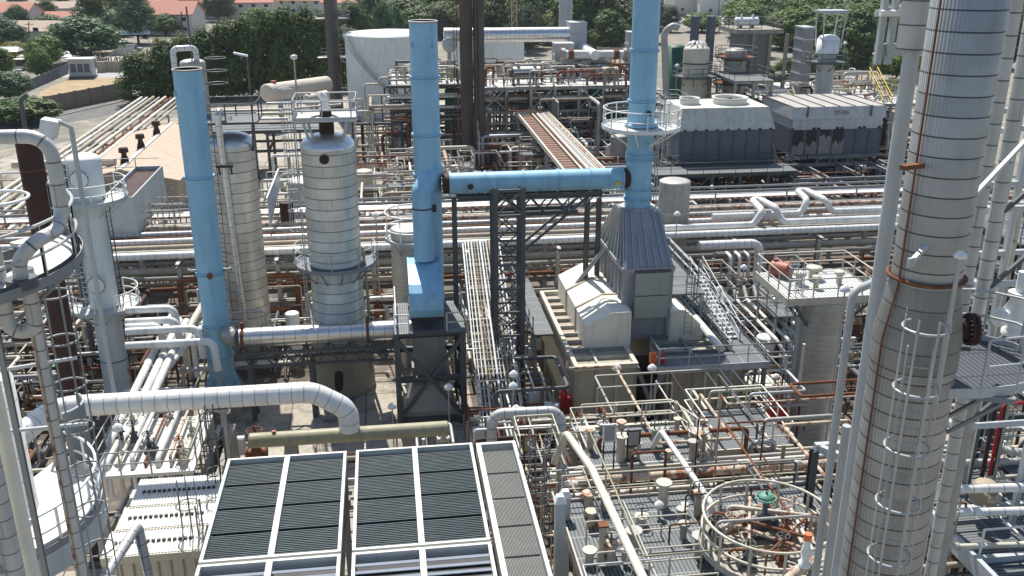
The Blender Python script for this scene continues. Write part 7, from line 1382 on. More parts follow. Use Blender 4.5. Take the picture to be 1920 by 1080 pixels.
for k, (px, py, pz, r, m, l) in enumerate(((1765, 918, 11.0, .13, 'white_j', 'upper white banded pipe at the right edge beside tower foot'), (1765, 962, 10.6, .12, 'white_j', 'lower white banded pipe at the right edge beside tower foot'), (1870, 840, 10.8, .14, 'white_pl', 'white pipe slanting out at the right edge below tower platform'), (1760, 868, 10.4, .1, 'lgrey', 'grey horizontal pipe right of the tower foot'), (1790, 1025, 10.0, .08, 'beige_r', 'buff pipe low at the right edge'))):
    a = G(px, py, pz); pipe([a, a + V((7, -.6 if k != 2 else -5, 0))], r, M[m], '', label=l, n=14, fl=1)
q = G(1845, 935, 10.2); t = T('tan_dome_vessel', 'tan domed small vessel with bolted flange at the right edge', 'vessel', q); obj('shell', MB().lathe(q, [(.42, 0), (.42, .12), (.36, .14), (.36, .45)] + dome(.36, .45, .9), 28), M['tan'], t); obj('flange', MB().cyl(q + V((0, 0, .14)), q + V((0, 0, .2)), .47, n=28), M['beige_r'], t); obj('side_flange', MB().cyl(q + V((-.4, -.3, .3)), q + V((-.5, -.38, .3)), .26, n=20), M['tan'], t)
a = A(1922, 755, 24); b = A(1878, 775, 24); pipe([a + V((3, 0, 0)), V((b.x, 24, a.z)), V((b.x, 24, a.z - 3.5))], .055, M['red'], '', label='bright red pipe bend at the right edge below the tower platform', bend=.2)
q = A(1905, 585, 17); t = T('white_valve_cluster', 'pale bulky white flanged valve at the right edge beside risers', 'valve', q - V((0, 0, .5))); obj('body', MB().lathe(q - V((0, 0, .5)), [(.22, 0), (.22, .1), (.15, .15), (.27, .5), (.15, .8), (.22, .85), (.22, .95)], 20), M['white'], t); obj('side_flange', MB().cyl(q + V((-.5, -.1, -.05)), q + V((-.38, -.1, -.05)), .2, n=18).cyl(q + V((-.4, -.1, -.05)), q + V((-.1, 0, -.05)), .12, n=14), M['white'], t); obj('bonnet', MB().cyl(q + V((0, 0, .45)), q + V((0, 0, .9)), .1, n=12), M['white'], t)
t = T('riser_trestle', 'open light grey steel trestle at the right edge behind the risers', 'steel structure', A(1890, 640, 22)); x0 = A(1858, 500, 22).x
for x in (x0, x0 + 2.2, x0 + 4.4):
    for y in (22, 24.5): obj('column', MB().beam((x, y, 0), (x, y, 22.5), .16), M['lgrey'], t)
for z in (13, 15.2, 17.3, 19.4, 21.5):
    for y in (22, 24.5): obj('beam', MB().beam((x0 - .1, y, z), (x0 + 4.6, y, z), .14), M['lgrey'], t)
    obj('beam', MB().beam((x0, 21.9, z - .15), (x0, 24.6, z - .15), .14), M['lgrey'], t)
for k in range(4): obj('brace', MB().beam((x0, 21.95, 13 + k * 2.1), (x0 + 2.2, 21.95, 15.1 + k * 2.1), .1), M['dsteel'], t)
# ---------------- left foreground ----------------
YL = 18.2; pz = A(0, 257, YL).z; xv = A(100, 300, YL).x
q2 = A(48, 470, 17.0); dz = A(90, 525, 17.6).z
pipe([A(-60, 258, YL) * 1.0, V((xv, YL, pz)), V((xv, YL, A(112, 425, YL).z)), V((q2.x + .1, 17.2, q2.z + .1)), V((A(36, 500, 17.2).x, 17.2, q2.z - .25)), V((A(36, 500, 17.2).x, 17.2, dz + .1))], .13, M['grey_j'], '', label='grey banded riser pipe bending over at the left edge', n=24, bend=.42)
o = V((A(36, 500, 17.2).x, 17.2, dz + .02)); tag(obj('pipe_collar', MB().cyl(o, o + V((0, 0, .18)), .27, n=24), M['dsteel']), 'dark collar where grey banded riser meets the left ring platform', 'collar')
lc = A(-175, 500, 18.6); lc = V((lc.x, 18.6, 0)); lp = T('ring_platform_tower', 'left edge column with pale ring platform and hooped railings', 'column', lc); obj('shell', MB().lathe(lc, [(.4, 0), (.4, dz + 1.2)] + dome(.4, dz + 1.2, .7), 40), M['grey_j'], lp)
ringdeck(lp, lc + V((0, 0, dz)), 2.05, 3.1, -110, 50, M['decklt'], brackets=6, bm=M['mgrey'])
for a_ in (-100, -70, -40, -10, 20, 45): d_ = V((math.cos(R(a_)), math.sin(R(a_)), 0)); obj('support_beam', MB().beam(lc + d_ * .38 + V((0, 0, dz - .2)), lc + d_ * 2.3 + V((0, 0, dz - .2)), .1, .2), M['mgrey'], lp); rail(lp, arc(lc + V((0, 0, dz)), 3.05, -110, 48, 30), M['white'], r=.035, step=1.2, toe=.2, toem=M['mgrey'])
obj('upper_hoop', MB().ring(V((A(-8, 380, 20).x, 20, A(0, 372, 20).z)), .62, .035, 36, 6), M['white'], lp)
Y5 = 20.0
vpipe(102, 800, Y5, 0, A(52, 560, Y5).z + .2, .105, M['grey_j'], 'grey banded pipe with rust streak in front of bottom left vessel', 16); q = A(80, 800, Y5)
vpipe(92, 800, Y5 - .12, 0, A(40, 560, Y5).z, .03, M['rustpipe'], 'thin rust streaked conduit beside the grey banded pipe at left', 8)
a, b = A(5, 560, 17.6), A(58, 560, 17.6); zb5 = A(30, 622, 17.6).z; pipe([V((a.x, 17.6, a.z + 1.0)), V((a.x, 17.6, zb5)), V((b.x, 17.6, zb5)), V((b.x, 17.6, b.z + .6))], .14, M['grey_j'], '', label='grey banded U shaped pipe under the left ring platform', n=18, bend=.25)
t = T('steel_column', 'grey punched steel column left of the grey banded pipe', 'column', A(38, 900, 21)); x = A(30, 800, 21).x; obj('shaft', MB().ibeam((x, 21, 0), (x, 21, A(15, 600, 21).z), .12, .12), M['mgrey'], t); obj('cross_arm', MB().beam((x - .8, 21, A(20, 700, 21).z), (x + 1.6, 21, A(20, 700, 21).z + .3), .07), M['lgrey'], t); obj('cross_arm', MB().beam((x - .8, 21, A(20, 810, 21).z), (x + 1.6, 21, A(20, 810, 21).z + .1), .07), M['lgrey'], t)
t = T('caged_ladder', 'tall caged ladder right of the grey banded pipe at left', 'ladder', A(110, 800, 21.5)); ladder(t, (A(118, 820, 21.5).x, 21.5, 6), A(75, 590, 21.5).z - 6, R(20), M['mgrey'], True, c0=2)
YV3 = 24.5; vx = A(52, 880, YV3).x - 1.35; bv = V((vx, YV3, 0)); zt3 = A(10, 752, YV3 - 1).z; bt = T('bottom_left_vessel', 'big grey banded vessel with pale curved deck at bottom left', 'vessel', bv); obj('shell', MB().lathe(bv, [(1.35, 0), (1.35, zt3)] + dome(1.35, zt3, .5), 56), jacket('vessel jacket wide', (.55, .55, .52), .75, .03, .3, .45, 0, .06, .2, .3), bt)
zd3 = A(120, 1030, 22.5).z; ringdeck(bt, bv + V((0, 0, zd3)), 1.37, 3.05, -110, 70, M['decklt'], brackets=6, bm=M['mgrey']); rail(bt, arc(bv + V((0, 0, zd3)), 3.0, -110, 70, 26), M['white'], r=.04, step=1.4, toe=.25, toem=M['lgrey'])
sk = MB(); q_ = arc(bv + V((0, 0, zd3 - .1)), 3.06, -110, 70, 26)
for k in range(26): sk.beam(q_[k] - V((0, 0, .35)), q_[k + 1] - V((0, 0, .35)), .03, .7)
obj('apron', sk, M['lgrey'], bt)
pn = T('curved_guard', 'tall curved grey guard sheet behind the bottom left railing', 'guard sheet', A(145, 850, 27)); mbq = MB()
for k in range(10):
    a0, a1 = R(-60 + k * 12), R(-60 + (k + 1) * 12); c_ = A(120, 850, 27.5); rr_ = .8
    mbq.beam(V((c_.x + rr_ * math.cos(a0), 27.5 + rr_ * math.sin(a0), c_.z)), V((c_.x + rr_ * math.cos(a1), 27.5 + rr_ * math.sin(a1), c_.z)), .03, 3.4)
obj('sheet', mbq, M['mgrey'], pn); obj('rim', MB().sweep([V((c_.x + rr_ * math.cos(R(-60 + k * 12)), 27.5 + rr_ * math.sin(R(-60 + k * 12)), c_.z + 1.7)) for k in range(11)], [.04] * 11, 6), M['lgrey'], pn)
for k, (px, py, Y, r, m, l) in enumerate(((35, 960, 19.5, .17, 'cream', 'smooth cream pipe in front of the bottom left vessel'), (12, 1000, 18.8, .2, 'grey_j', 'thick grey banded pipe at the bottom left corner'))): vpipe(px, py, Y, 0, A(px, py - 320, Y).z, r, M[m], l, 18)
# valve platform on the left, middle distance
ZV = 5.0; q0, q1 = G(188, 888, ZV), G(352, 780, ZV); vp = T('valve_platform', 'railed concrete valve platform left of the white corrugated roof', 'platform', (q0.x + 2.5, 37, 0)); vx0, vx1 = q0.x - .3, G(352, 888, ZV).x + .2; vy0, vy1 = G(250, 890, ZV).y, G(280, 785, ZV).y
obj('deck', MB().bx(vx0, vy0, ZV - .15, vx1, vy1, ZV), M['decklt'], vp); rail(vp, [(vx0, vy0, ZV), (vx1, vy0, ZV), (vx1, vy1, ZV), (vx0, vy1, ZV)], M['galv_r'], closed=True, r=.035, step=1.2)
for x in (vx0 + .2, (vx0 + vx1) / 2, vx1 - .2):
    for y in (vy0 + .2, vy1 - .2): obj('column', MB().ibeam((x, y, 0), (x, y, ZV - .153), .22, .22), M['galv_r'], vp)
for k in range(7): x = vx0 + .5 + k * (vx1 - vx0 - 1) / 6; pipe([(x, vy1 + .6, ZV + .25 + .1 * (k % 3)), (x, vy0 + .6, ZV + .25 + .1 * (k % 3)), (x + .1, vy0 + .3, ZV - 1.2)], (.12, .08, .1, .06, .12, .07, .1)[k], M[('white_pl', 'beige_r', 'white_pl', 'rust', 'white_pl', 'rustpipe', 'beige')[k]], ('white', 'rust marked', 'white', 'thin brown', 'white', 'patchy rusted', 'beige')[k] + ' pipe across the valve platform', 'pipes across the valve platform')
for k in range(9): rnd = random.Random(50 + k); q = V((vx0 + .4 + rnd.random() * (vx1 - vx0 - .8), vy0 + .5 + rnd.random() * (vy1 - vy0 - 1), ZV + .3)); valve(q, uniq(rnd.choice(['dark', 'rusty', 'pale']) + ' handwheel valve on the left valve platform', q), M[rnd.choice(['dsteel', 'rust', 'beige_r'])], rnd.uniform(.7, 1.1), 'valves on the left platform', rnd.choice([(1, 0, 0), (0, 1, 0)]))
t = T('brick_pit', 'brown block walled pit right of the left valve platform', 'wall', G(385, 860, 2)); q0, q1 = G(350, 895, 3.5), G(425, 800, 3.5)
for (x0, y0, x1, y1) in ((q0.x + .6, q0.y, q1.x + .4, q0.y + .25), (q0.x + .6, q1.y, q1.x + .4, q1.y + .25), (q0.x + .6, q0.y + .253, q0.x + .85, q1.y - .003), (q1.x + .15, q0.y + .253, q1.x + .4, q1.y - .003)): obj('wall', MB().bx(x0, y0, 0, x1, y1, 3.5), stripes('brown blocks', (.25, .22, .18), (.16, .14, .12), .6, .05, 2), t)

dx0 = A(1868, 700, 26).x + .6
frame('side_structure', 'dark braced steel structure at the far right behind the tower platform', 'steel structure', [dx0 - .6, dx0 + 1.6, dx0 + 3.6], [26, 28.5], 0, [7.5, 11, 14, 17], M['dsteel'], .2, [((dx0 - .6, 25.95, 7.5), (dx0 + 1.6, 25.95, 11)), ((dx0 + 1.6, 25.9, 7.5), (dx0 - .6, 25.9, 11)), ((dx0 - .6, 25.95, 11), (dx0 + 1.6, 25.95, 14)), ((dx0 + 1.6, 25.9, 14), (dx0 - .6, 25.9, 17))], None, M['grate'], M['mgrey'])
t = T("caged_ladder", "dark caged ladder at the right edge beside the twin risers", "ladder", (A(1880, 700, 25).x, 25, 8)); ladder(t, (A(1880, 700, 25.3).x, 25.3, 8), 9, R(-95), M["mgrey"], True, c0=1.5)
for k in range(9):
    x = A(1868 + k * 8, 640, 23.5).x; pipe([(x, 23.5 + .2 * (k % 3), 0), (x, 23.5 + .2 * (k % 3), 15 + (k * 7 % 5))], (.05, .03, .07)[k % 3], M[('dsteel', 'galv_r', 'beige_r', 'brown', 'white_pl')[k % 5]], ('dark', 'weathered', 'buff', 'brown', 'white')[k % 5] + ' upright pipe in the right edge bundle', 'upright pipes at the right edge')
# ---------------- plant floor pipework, pumps, exchangers, valves, lamps ----------------
PAL = [('rust', 'brown', 3), ('beige_r', 'rust marked buff', 4), ('galv_r', 'weathered grey', 4), ('tan', 'tan', 3), ('white_pl', 'white', 3), ('galv', 'grey', 2), ('rustpipe', 'patchy rusted', 2), ('olive', 'olive', 1), ('brown', 'dark brown', 2), ('grey_j', 'banded grey', 1), ('dsteel', 'dark grey', 2)]
PALW = [p for p in PAL for _ in range(p[2])]
def zone(seed, n, x0, x1, y0, y1, z1, rmin, rmax, group, dark=0.0, hollow=()):
    rnd = random.Random(seed); made = 0; tries = 0
    while made < n and tries < n * 6:
        tries += 1
        x, y = rnd.uniform(x0, x1), rnd.uniform(y0, y1); r = rmin + (rmax - rmin) * rnd.random() ** 2.2; z = rnd.uniform(.3, z1)
        la = ''; q = [V((x, y, 0)), V((x, y, z))]; p = q[-1]
        for k in range(rnd.randint(1, 4)):
            ax = rnd.choice([c for c in 'xxxyyz' if c != la]) if k else rnd.choice('xxy'); la = ax; L = rnd.choice((-1, 1)) * rnd.uniform(1, 8 if ax != 'z' else 2)
            c = p + V((L if ax == 'x' else 0, L if ax == 'y' else 0, L if ax == 'z' else 0)); c.x = min(max(c.x, x0 - 1), x1 + 1); c.y = min(max(c.y, y0 - .5), y1 + .5); c.z = min(max(c.z, .25), z1 + .5)
            if (c - p).length > .6: q.append(c); p = c
        q.append(V((p.x, p.y, 0)) if rnd.random() < .75 else p + V((0, 0, rnd.uniform(.4, 1.2))))
        if len(q) < 4 or any(a <= v.x <= b and c <= v.y <= d for v in q for a, b, c, d in hollow): continue
        m, nm, _ = rnd.choice(PALW) if rnd.random() > dark else rnd.choice([PAL[0], PAL[8], PAL[10]])
        sz = 'thin' if r < .07 else ('stout' if r > .14 else 'medium'); sh = ('', 'angled ', 'twisting ', 'winding ')[min(3, max(0, len(q) - 4))]
        mid = lerp(q[1], q[2], .5); later(q, r, M[m], '%s %s%s pipe' % (sz, sh, nm), group, 6 if r < .08 else 8, 2.2 * r); made += 1
xV = [(cw.x - 1.6, cw.x + 1.6, 44, 57), (cw.x - .2, cw.x + 4.5, 40, 47), (c1.x - 1.6, c1.x + 1.6, 50, 53.6), (cv.x - 2.2, cv.x + 2.2, 52, 56.5), (cc.x - 1.7, cc.x + 1.7, 57, 61), (xf0 - .5, xf1 + .5, 47.5, 53), (hx0 - .2, wx + .3, 44, 60), (cr_.x - 1.4, cr_.x + 1.4, 41.5, 44.5)]
zone(1, 182, -24, 33, 75, 84, 3.4, .06, .2, 'pipes on the floor behind the long rack')
zone(2, 156, -12, 32, 85, 112, 3.2, .07, .24, 'pipes on the floor around the sloping bridge')
zone(3, 101, -30, 2, 56, 61.4, 4.2, .05, .2, 'pipes on the floor in front of the long rack', 0, xV)
zone(4, 86, 17.5, 42, 46, 61, 3.6, .06, .2, 'pipes right of the heater', .15, xV)
zone(5, 84, -27, -12.5, 40, 53, 3.6, .05, .17, 'pipes left of the left blue stack', .25, xV)
zone(6, 57, 4.6, 9, 36, 58, 3.8, .05, .13, 'pipes around the lattice tower foot', .1, xV)
zone(7, 96, 22, 62, 84, 100, 3.6, .07, .22, 'pipes under the cooling towers', .5)
zone(8, 190, 26, 66, 100, 128, 7.5, .08, .26, 'pipes behind the cooling towers', .1)
zone(9, 120, 12, 34, 112, 132, 8.2, .08, .24, 'pipes in the brown process structure')
zone(10, 66, -3, 9, 116, 130, 8.2, .08, .22, 'pipes in the structure behind the middle blue stack')
zone(11, 60, 24.5, 46, 22, 41, 7.5, .05, .16, 'pipes beyond the corrugated tower foot', 0, xV)
zone(12, 46, -12, 16, 36.5, 43.5, 2.6, .05, .14, 'pipes on the floor before the heater', 0, [(hx0 - .2, wx + .3, 43, 60)])
zone(13, 40, -50, -32, 76, 110, 3.0, .07, .2, 'pipes at the far left of the plant')
zone(14, 52, -38, -16, 55, 62, 4.2, .06, .2, 'pipes behind the white manway vessel', 0, xV)
zone(15, 60, 6, 12.5, 21, 30, 9.3, .03, .07, 'thin pipes over the front grating deck')
zone(16, 60, 9, 17.2, 33, 41, 7.4, .04, .12, 'pipes around the rear grating deck')
zone(17, 90, 12.5, 22, 19, 29, 11, .035, .09, 'thin pipes beside the corrugated tower foot', .35)
def on_deck(seed, n, F, xs, ys, z, group):
    rnd = random.Random(seed)
    for k in range(n):
        x, y = rnd.uniform(xs[0], xs[-1]), rnd.uniform(ys[0], ys[-1]); r = rnd.uniform(.07, .2); h = rnd.uniform(.4, 2.2); L = rnd.choice((-1, 1)) * rnd.uniform(1, 5); m, nm, _ = rnd.choice(PALW)
        later([V((x, y, z)), V((x, y, z + h)), V((min(max(x + L, xs[0]), xs[-1]), y, z + h)), V((min(max(x + L, xs[0]), xs[-1]), y + rnd.uniform(-2, 2), z + h)), V((min(max(x + L, xs[0]), xs[-1]), y + rnd.uniform(-2, 2), z))], r, M[m], ('short ' if abs(L) < 3 else 'long ') + nm + ' pipe loop', group)
on_deck(21, 90, F1, xs1, ys1, 9.07, 'pipe loops on the brown structure deck'); on_deck(22, 36, F2, xs2, ys2, 9.27, 'pipe loops on the deck behind middle stack'); on_deck(23, 60, F4, xs4, ys4, 8.07, 'pipe loops behind the scarred cooling tower'); on_deck(24, 50, F3, xs3, ys3, 6.0, 'pipe loops around the squat silver vessel')
# extra horizontal runs in the open structures
rnd = random.Random(77)
for F, xs, ys, zs in ((F1, xs1, ys1, (2.0, 3.4, 4.6, 6.4, 7.6)), (F2, xs2, ys2, (2.2, 3.5, 5, 6.5, 7.8)), (F3, xs3, ys3, (1.5, 3.2, 4.4, 6.2)), (F4, xs4, ys4, (1.5, 3.2, 4.5, 6.3, 7.4))):
    for z in zs:
        for k in range(2):
            m, nm, _ = rnd.choice(PALW); y = ys[0] + rnd.uniform(-.6, 3); later([(xs[0] - rnd.uniform(0, 1), y, z), (xs[-1] + rnd.uniform(0, 1), y, z)], rnd.uniform(.07, .2), M[m], nm + ' run threaded through the open steel', 'runs through the back structures')
# goal post supports
for k in range(34):
    z = rnd.choice([(-22, 30, 76, 112), (-26, -13, 42, 60), (18, 42, 46, 60), (24, 60, 86, 98)]); x, y, wv_, h = rnd.uniform(z[0], z[1]), rnd.uniform(z[2], z[3]), rnd.uniform(1.2, 3.5), rnd.uniform(1.8, 4.2)
    t = T('pipe_goalpost', uniq(('broad' if wv_ > 2.4 else 'narrow') + ' steel goalpost pipe support', (x, y, h), 'g'), 'pipe support', (x, y, 0), 'goalpost pipe supports'); m = M[rnd.choice(['galv_r', 'mgrey', 'beige_r', 'brownlt'])]
    for s_ in (-1, 1): obj('column', MB().beam((x + s_ * wv_ / 2, y, 0), (x + s_ * wv_ / 2, y, h), .16), m, t)
    obj('beam', MB().beam((x - wv_ / 2 - .1, y, h + .09), (x + wv_ / 2 + .1, y, h + .09), .18), m, t)
# pumps / exchangers / small vessels by copying one of each
pm = pump((0, 0, 0), 0, 'grey pump with green motor ' + where((-4, 78, 0)), None); pm.location = (-4, 78, 0)
for k in range(46):
    z = [(-20, 30, 76, 84), (-10, 28, 86, 110), (-24, -13, 42, 53), (18, 38, 47, 58), (24, 56, 85, 97), (-26, 2, 56.5, 60.5), (-12, 2, 37, 44)][k % 7]; q = V((rnd.uniform(z[0], z[1]), rnd.uniform(z[2], z[3]), 0))
    if any(a <= q.x <= b and c <= q.y <= d for a, b, c, d in xV): continue
    dup(pm, q, rnd.choice((0, 1.57, 3.14, .1)), uniq('floor pump with ribbed motor', q, 'p'), group='pumps on the plant floor')
ex = {}
for k, (m, nm, em) in enumerate((('beige_r', 'buff', 'rust'), ('alu', 'silver', 'galv_r'), ('white_pl', 'white', 'white_pl'), ('galv_r', 'weathered grey', 'rust'))): ex[k] = exchanger((0, 0, 0), 4.2, .55, nm + ' horizontal exchanger ' + where((-16 + k * 11, 80 + k, 1)), M[m], saddle=.9, endm=M[em], group='horizontal exchangers'); ex[k].location = (-16 + k * 11, 80 + k, 0)
for k in range(34):
    z = [(-18, 30, 77, 84), (-8, 30, 88, 110), (26, 60, 99, 110), (-24, -14, 42, 54), (19, 36, 48, 60)][k % 5]; q = V((rnd.uniform(z[0], z[1]), rnd.uniform(z[2], z[3]), 0)); j = k % 4
    if any(a - 1 <= q.x <= b + 1 and c <= q.y <= d for a, b, c, d in xV): continue
    dup(ex[j], q, rnd.choice((0, 1.57, 0, 1.57)), uniq(('buff', 'silver', 'white', 'weathered grey')[j] + ' horizontal exchanger', q, 'e'), sc=rnd.uniform(.7, 1.15), group='horizontal exchangers')
vl = valve((0, 0, 0), 'rusty handwheel valve ' + where((-6, 58.5, 1.4)), M['rust'], 1.2); vl.location = (-6, 58.5, 1.4); vw = valve((0, 0, 0), 'pale handwheel valve ' + where((4, 79, 1.4)), M['beige_r'], 1.2); vw.location = (4, 79, 1.4)
for k in range(70):
    z = [(-22, 30, 76, 84), (-26, 0, 56, 61), (-25, -13, 41, 53), (18, 36, 46, 60), (5, 9, 36, 56), (-10, 14, 37, 43), (10, 18, 34, 40)][k % 7]; q = V((rnd.uniform(z[0], z[1]), rnd.uniform(z[2], z[3]), rnd.uniform(.6, 2.6)))
    if any(a <= q.x <= b and c <= q.y <= d for a, b, c, d in xV): continue
    dup(vl if k % 2 else vw, q, rnd.choice((0, 1.57)), uniq(('rusty' if k % 2 else 'pale') + ' handwheel valve', q, 'v'), sc=rnd.uniform(.8, 1.5), group='handwheel valves on the pipework')
# upright small vessels and drums amid the clutter
for k, (px, py, Y, r, h, m, nm) in enumerate(((705, 330, 82, .7, 3.2, 'alu_dull', 'silver'), (905, 330, 90, .8, 3.0, 'galv_r', 'grey'), (1120, 330, 84, .8, 3.6, 'beige', 'beige'), (945, 280, 98, .6, 2.6, 'white', 'white'), (1010, 560, 57, .5, 2.4, 'tan', 'tan'), (545, 560, 58, .45, 3.4, 'white', 'white'), (1460, 380, 72, .9, 3.0, 'galv_r', 'grey'), (1500, 180, 104, .9, 6, 'galv', 'pale grey'), (1400, 250, 100, .8, 6, 'galv_r', 'grey'), (1590, 160, 112, .9, 7, 'tan', 'tan'), (1660, 240, 106, .8, 6.5, 'beige', 'beige'), (1440, 600, 52, .6, 2.6, 'white', 'white'), (1375, 560, 57, .5, 2.2, 'galv', 'grey'), (300, 700, 44, .5, 2.0, 'tan', 'tan'), (680, 270, 100, .9, 2.8, 'beige', 'beige'), (1160, 250, 104, .9, 5, 'galv_r', 'grey'))):
    q = A(px, py, Y); banded((q.x, Y, 0), r, h, uniq('upright %s drum with domed top' % nm, (q.x, Y, h), 'd'), M[m], M['galv_r'], (h * .4,), 'drum', 'upright_drum', .6, .5, n=20)['group'] = 'upright drums'
# white insulated cable/conduit bundle leaning past the lattice tower
a0, b0 = A(872, 455, 58), A(908, 800, 44)
for k in range(11):
    o = V((k * .19, 0, .05 * (k % 3))); a, b = a0 + o, b0 + o * 1.1; pipe([a + V((0, .6, -.2)), a, b, V((b.x, b.y, .2))], .035 + .018 * (k % 3), M[('white_pl', 'galv', 'beige_r', 'tan', 'galv_r')[k % 5]], ('white', 'grey', 'buff', 'tan', 'weathered')[k % 5] + ' conduit in the slanting bundle', 'conduits slanting past the lattice tower', n=6)
t = T('cable_ladder', 'pale slanting cable ladder left of the dark lattice tower', 'cable ladder', (b0.x, b0.y, 0)); s_ = MB()
for dx in (-.15, 2.2): s_.beam(a0 + V((dx, .1, -.1)), b0 + V((dx, .1, -.1)), .08)
for i in range(28): q = lerp(a0, b0, i / 28); s_.beam(q + V((-.15, .1, -.1)), q + V((2.2, .1, -.1)), .05)
obj('ladder_frame', s_, M['lgrey'], t); obj('foot', MB().box((b0.x + 1, b0.y + .1, b0.z / 2 - .1), (2.2, .12, max(.2, b0.z - .2))), M['mgrey'], t)
# lamps where the photograph shows them
for px, py, Y, zb in ((704, 402, 60, 0), (422, 768, 40, 0), (841, 724, 45, 0), (963, 700, 43, 0), (962, 722, 42, 0), (1157, 688, 42.5, 3), (1223, 688, 42, 3), (1214, 746, 38, 5.9), (1236, 945, 26, 8), (1504, 912, 29, 4), (1076, 906, 29, 6), (1585, 540, 38, 0), (1455, 706, 44, 0), (1068, 905, 30, 6), (1270, 122, 104, 4), (1350, 540, 52, 0), (1395, 500, 56, 0), (735, 760, 46, 0), (968, 765, 40, 0), (1450, 905, 27, 6), (1335, 350, 80, 3), (1640, 100, 108, 6), (1585, 80, 108, 6), (1715, 215, 90, 3), (1497, 865, 31, 6), (1270, 400, 62, 6), (220, 800, 38, 5)):
    q = A(px, py, Y)
    if q.z - zb > .4: lamp((q.x, Y, zb), q.z - zb, None, head=.17 if Y < 35 else .24)
# trees, houses, far: fill the suburb behind so that no bare ground shows
rnd = random.Random(5)
for k in range(150):
    Y = rnd.uniform(215, 520); X = rnd.uniform(-.62, .72) * Y; px, py = pj((X, Y, 4))
    if not (-80 < px < 2000): continue
    if 1230 < px < 1400 and py > 0: continue
    if px < 460 and py > 22: continue
    hgt = rnd.uniform(6, 13); lf = rnd.choice(['mid', 'dark', 'mid', 'lime', 'grey', 'blue']); tree((X, Y, 0), hgt, rnd.uniform(3.2, 6.5), uniq('far %s suburb tree' % {'mid': 'green', 'dark': 'dark', 'lime': 'bright', 'grey': 'greyish', 'blue': 'bluish'}[lf], (X, Y, hgt), 't'), rnd.randrange(5), lf, 'far suburb trees', 'tree', .05)
for k in range(26):
    px = rnd.uniform(-20, 1950); py = rnd.uniform(-45, 6)
    if 1230 < px < 1430: continue
    g_ = G(px, py); house(px, py, rnd.uniform(16, 28), 10, rnd.uniform(3, 5.5), 2.2, rnd.uniform(-.3, .3), uniq('distant %s house' % ('red roofed' if k % 3 else 'tan roofed'), g_, 'h'), 'roof_red' if k % 3 else 'roof_tn')
for k in range(15):
    X = 20 + k * 4.6 + rnd.uniform(-1, 1); Y = rnd.uniform(158, 185); tree((X, Y, 0), rnd.uniform(4, 8), rnd.uniform(2.4, 4), uniq('green tree along the plant rear fence', (X, Y, 5), 't'), rnd.randrange(5), rnd.choice(['mid', 'dark', 'lime']), 'trees along the rear fence', 'tree', .0)

rnd = random.Random(33)
for k in range(34):
    if k < 20: q = G(rnd.uniform(1085, 1330), rnd.uniform(800, 872), ZB)
    else: q = G(rnd.uniform(1075, 1330), rnd.uniform(945, 1075), ZD)
    h_, s_ = rnd.uniform(.3, 1.1), rnd.uniform(.08, .18); nm = rnd.choice(['pale', 'rusty', 'grey']); t = T('deck_nozzle', uniq(('tall ' if h_ > .7 else 'short ') + nm + ' flanged stub on the grating', q, 'n'), 'nozzle', q, 'flanged stubs on the grating decks'); m = M[{'pale': 'beige_r', 'rusty': 'rustpipe', 'grey': 'galv_r'}[nm]]
    obj('neck', MB().cyl(q, q + V((0, 0, h_)), s_, n=12), m, t); obj('flange', MB().cyl(q + V((0, 0, h_)), q + V((0, 0, h_ + .06)), s_ * 1.6, n=16), m, t)
    if k % 3 == 0: obj('handwheel', MB().ring(q + V((0, 0, h_ + .35)), s_ * 1.5, .02, 14, 5).cyl(q + V((0, 0, h_)), q + V((0, 0, h_ + .38)), .03, n=6), M['dsteel'], t)
# small railed access platforms, junction boxes
sp = T('access_platform', 'small railed access platform ' + where((-15, 78, 3)), 'platform', (0, 0, 0), 'small railed access platforms')
obj('deck', MB().bx(-1.5, -.8, 2.3, 1.5, .8, 2.38), M['grate'], sp); rail(sp, [(-1.45, -.75, 2.38), (1.45, -.75, 2.38), (1.45, .75, 2.38), (-1.45, .75, 2.38)], M['galv_r'], r=.04, closed=True, step=1.4)
for a in (-1.4, 1.4):
    for b in (-.7, .7): obj('leg', MB().beam((a, b, 0), (a, b, 2.297), .13), M['galv_r'], sp)
obj('brace', MB().beam((-1.4, -.72, .2), (1.4, -.72, 2.2), .08), M['galv_r'], sp); ladder(sp, (1.65, 0, .05), 3.3, 0, M['galv_r'], False)
sp.location = (-15, 78, 0); rnd = random.Random(13)
for k in range(44):
    z = [(-20, 30, 76, 84), (-6, 28, 87, 110), (28, 60, 98, 124), (-27, -14, 41, 54), (19, 36, 48, 60), (30, 60, 84, 90)][k % 6]; q = V((rnd.uniform(z[0], z[1]), rnd.uniform(z[2], z[3]), 0))
    if any(a - 1 <= q.x <= b + 1 and c - 1 <= q.y <= d + 1 for a, b, c, d in xV): continue
    f = rnd.uniform(.8, 1.7); dup(sp, q, rnd.choice((0, 1.57, 3.14)), uniq('%s railed access platform on four legs' % ('tall' if f > 1.2 else 'low'), q + V((0, 0, 2.4)), 'a'), sc=(1, 1, f), group='small railed access platforms')
jb = T('junction_box', 'grey junction box on a short post ' + where((-6, 60, 1)), 'junction box', (0, 0, 0), 'junction boxes on posts'); obj('post', MB().beam((0, .05, 0), (0, .05, 1.6), .08), M['galv'], jb); obj('box', MB().box((0, -.05, 1.35), (.5, .18, .6)), M['lgrey'], jb); obj('lid', MB().box((0, -.155, 1.35), (.44, .03, .54)), M['white'], jb); jb.location = (-6, 60, 0)
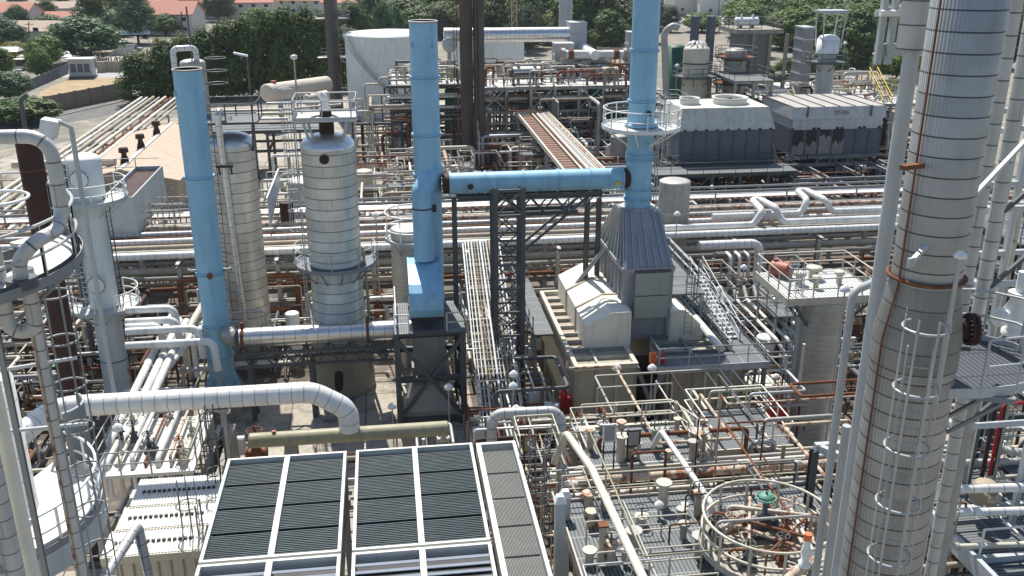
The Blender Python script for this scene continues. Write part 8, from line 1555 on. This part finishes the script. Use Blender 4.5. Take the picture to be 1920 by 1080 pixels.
for k in range(40):
    z = [(-20, 30, 76, 84), (-25, -13, 41, 54), (18, 36, 46, 60), (-10, 8, 37, 46), (5, 9, 37, 56)][k % 5]; q = V((rnd.uniform(z[0], z[1]), rnd.uniform(z[2], z[3]), 0))
    if any(a <= q.x <= b and c <= q.y <= d for a, b, c, d in xV): continue
    dup(jb, q, rnd.choice((0, .3, -.4)), uniq('grey junction box on a post', q, 'j'), sc=rnd.uniform(.9, 1.6), group='junction boxes on posts')
zone(18, 150, -18, 34, 75, 84, 2.6, .05, .12, 'low pipes behind the long rack', .45)
zone(19, 120, 18, 44, 45, 61.5, 3.0, .05, .12, 'low pipes right of the heater', .4, xV)
zone(20, 110, 24, 62, 82, 98, 4.2, .06, .16, 'dark pipes under the cooling towers', .75)
zone(21, 90, -28, -11, 38, 61, 3.2, .04, .11, 'low pipes by the white vessel', .5, xV)
zone(22, 60, 4.6, 9, 35, 60, 3.2, .04, .09, 'thin pipes at the lattice tower', .4, xV)
rnd = random.Random(91)
for k, (px, yb, yt, wpx, lf, v) in enumerate([(1395, 70, 5, 70, 'lime', 0), (1432, 78, 10, 70, 'mid', 1), (1470, 92, 20, 80, 'lime', 0), (1520, 96, 14, 80, 'mid', 1), (1560, 112, 12, 90, 'mid', 0), (1600, 128, 14, 100, 'mid', 2), (1645, 120, 20, 80, 'dark', 1), (1700, 95, 10, 80, 'mid', 0), (1745, 80, 0, 70, 'dark', 1), (1890, 130, 40, 60, 'mid', 0), (1200, 80, 0, 70, 'grey', 1), (1140, 96, 20, 70, 'dark', 2), (1060, 90, -10, 70, 'dark', 2), (930, 80, -10, 70, 'dark', 1), (985, 90, -30, 70, 'dark', 4), (870, 70, 10, 70, 'mid', 0), (800, 66, 10, 90, 'mid', 0), (730, 62, 18, 90, 'lime', 0), (660, 66, 26, 70, 'mid', 1)]):
    p = G(px, yb); tree_at(px, yb, yt, wpx * 1.2, uniq('dense %s tree' % {'lime': 'bright green', 'mid': 'green', 'dark': 'dark', 'grey': 'grey green'}[lf], (p.x, p.y, 5), 't'), v, lf, 'dense trees beyond the plant rear', 'tree', .03)
n_now = sum(1 for o in bpy.data.objects if o.parent is None and o.name.split('.')[0] == 'pipe')
flush_later(max(0, 296 - n_now))

# ---------------- air ----------------
hm = bpy.data.materials.new('haze'); hm.use_nodes = True; t = hm.node_tree; t.nodes.remove(t.nodes['Principled BSDF'])
pv = t.nodes.new('ShaderNodeVolumePrincipled'); pv.inputs['Color'].default_value = (.82, .9, 1, 1); pv.inputs['Density'].default_value = .00011; pv.inputs['Anisotropy'].default_value = .2
t.links.new(pv.outputs[0], t.nodes['Material Output'].inputs['Volume'])
S('haze', MB().bx(-1150, -160, -2, 1150, 1550, 46), hm, 'stuff')
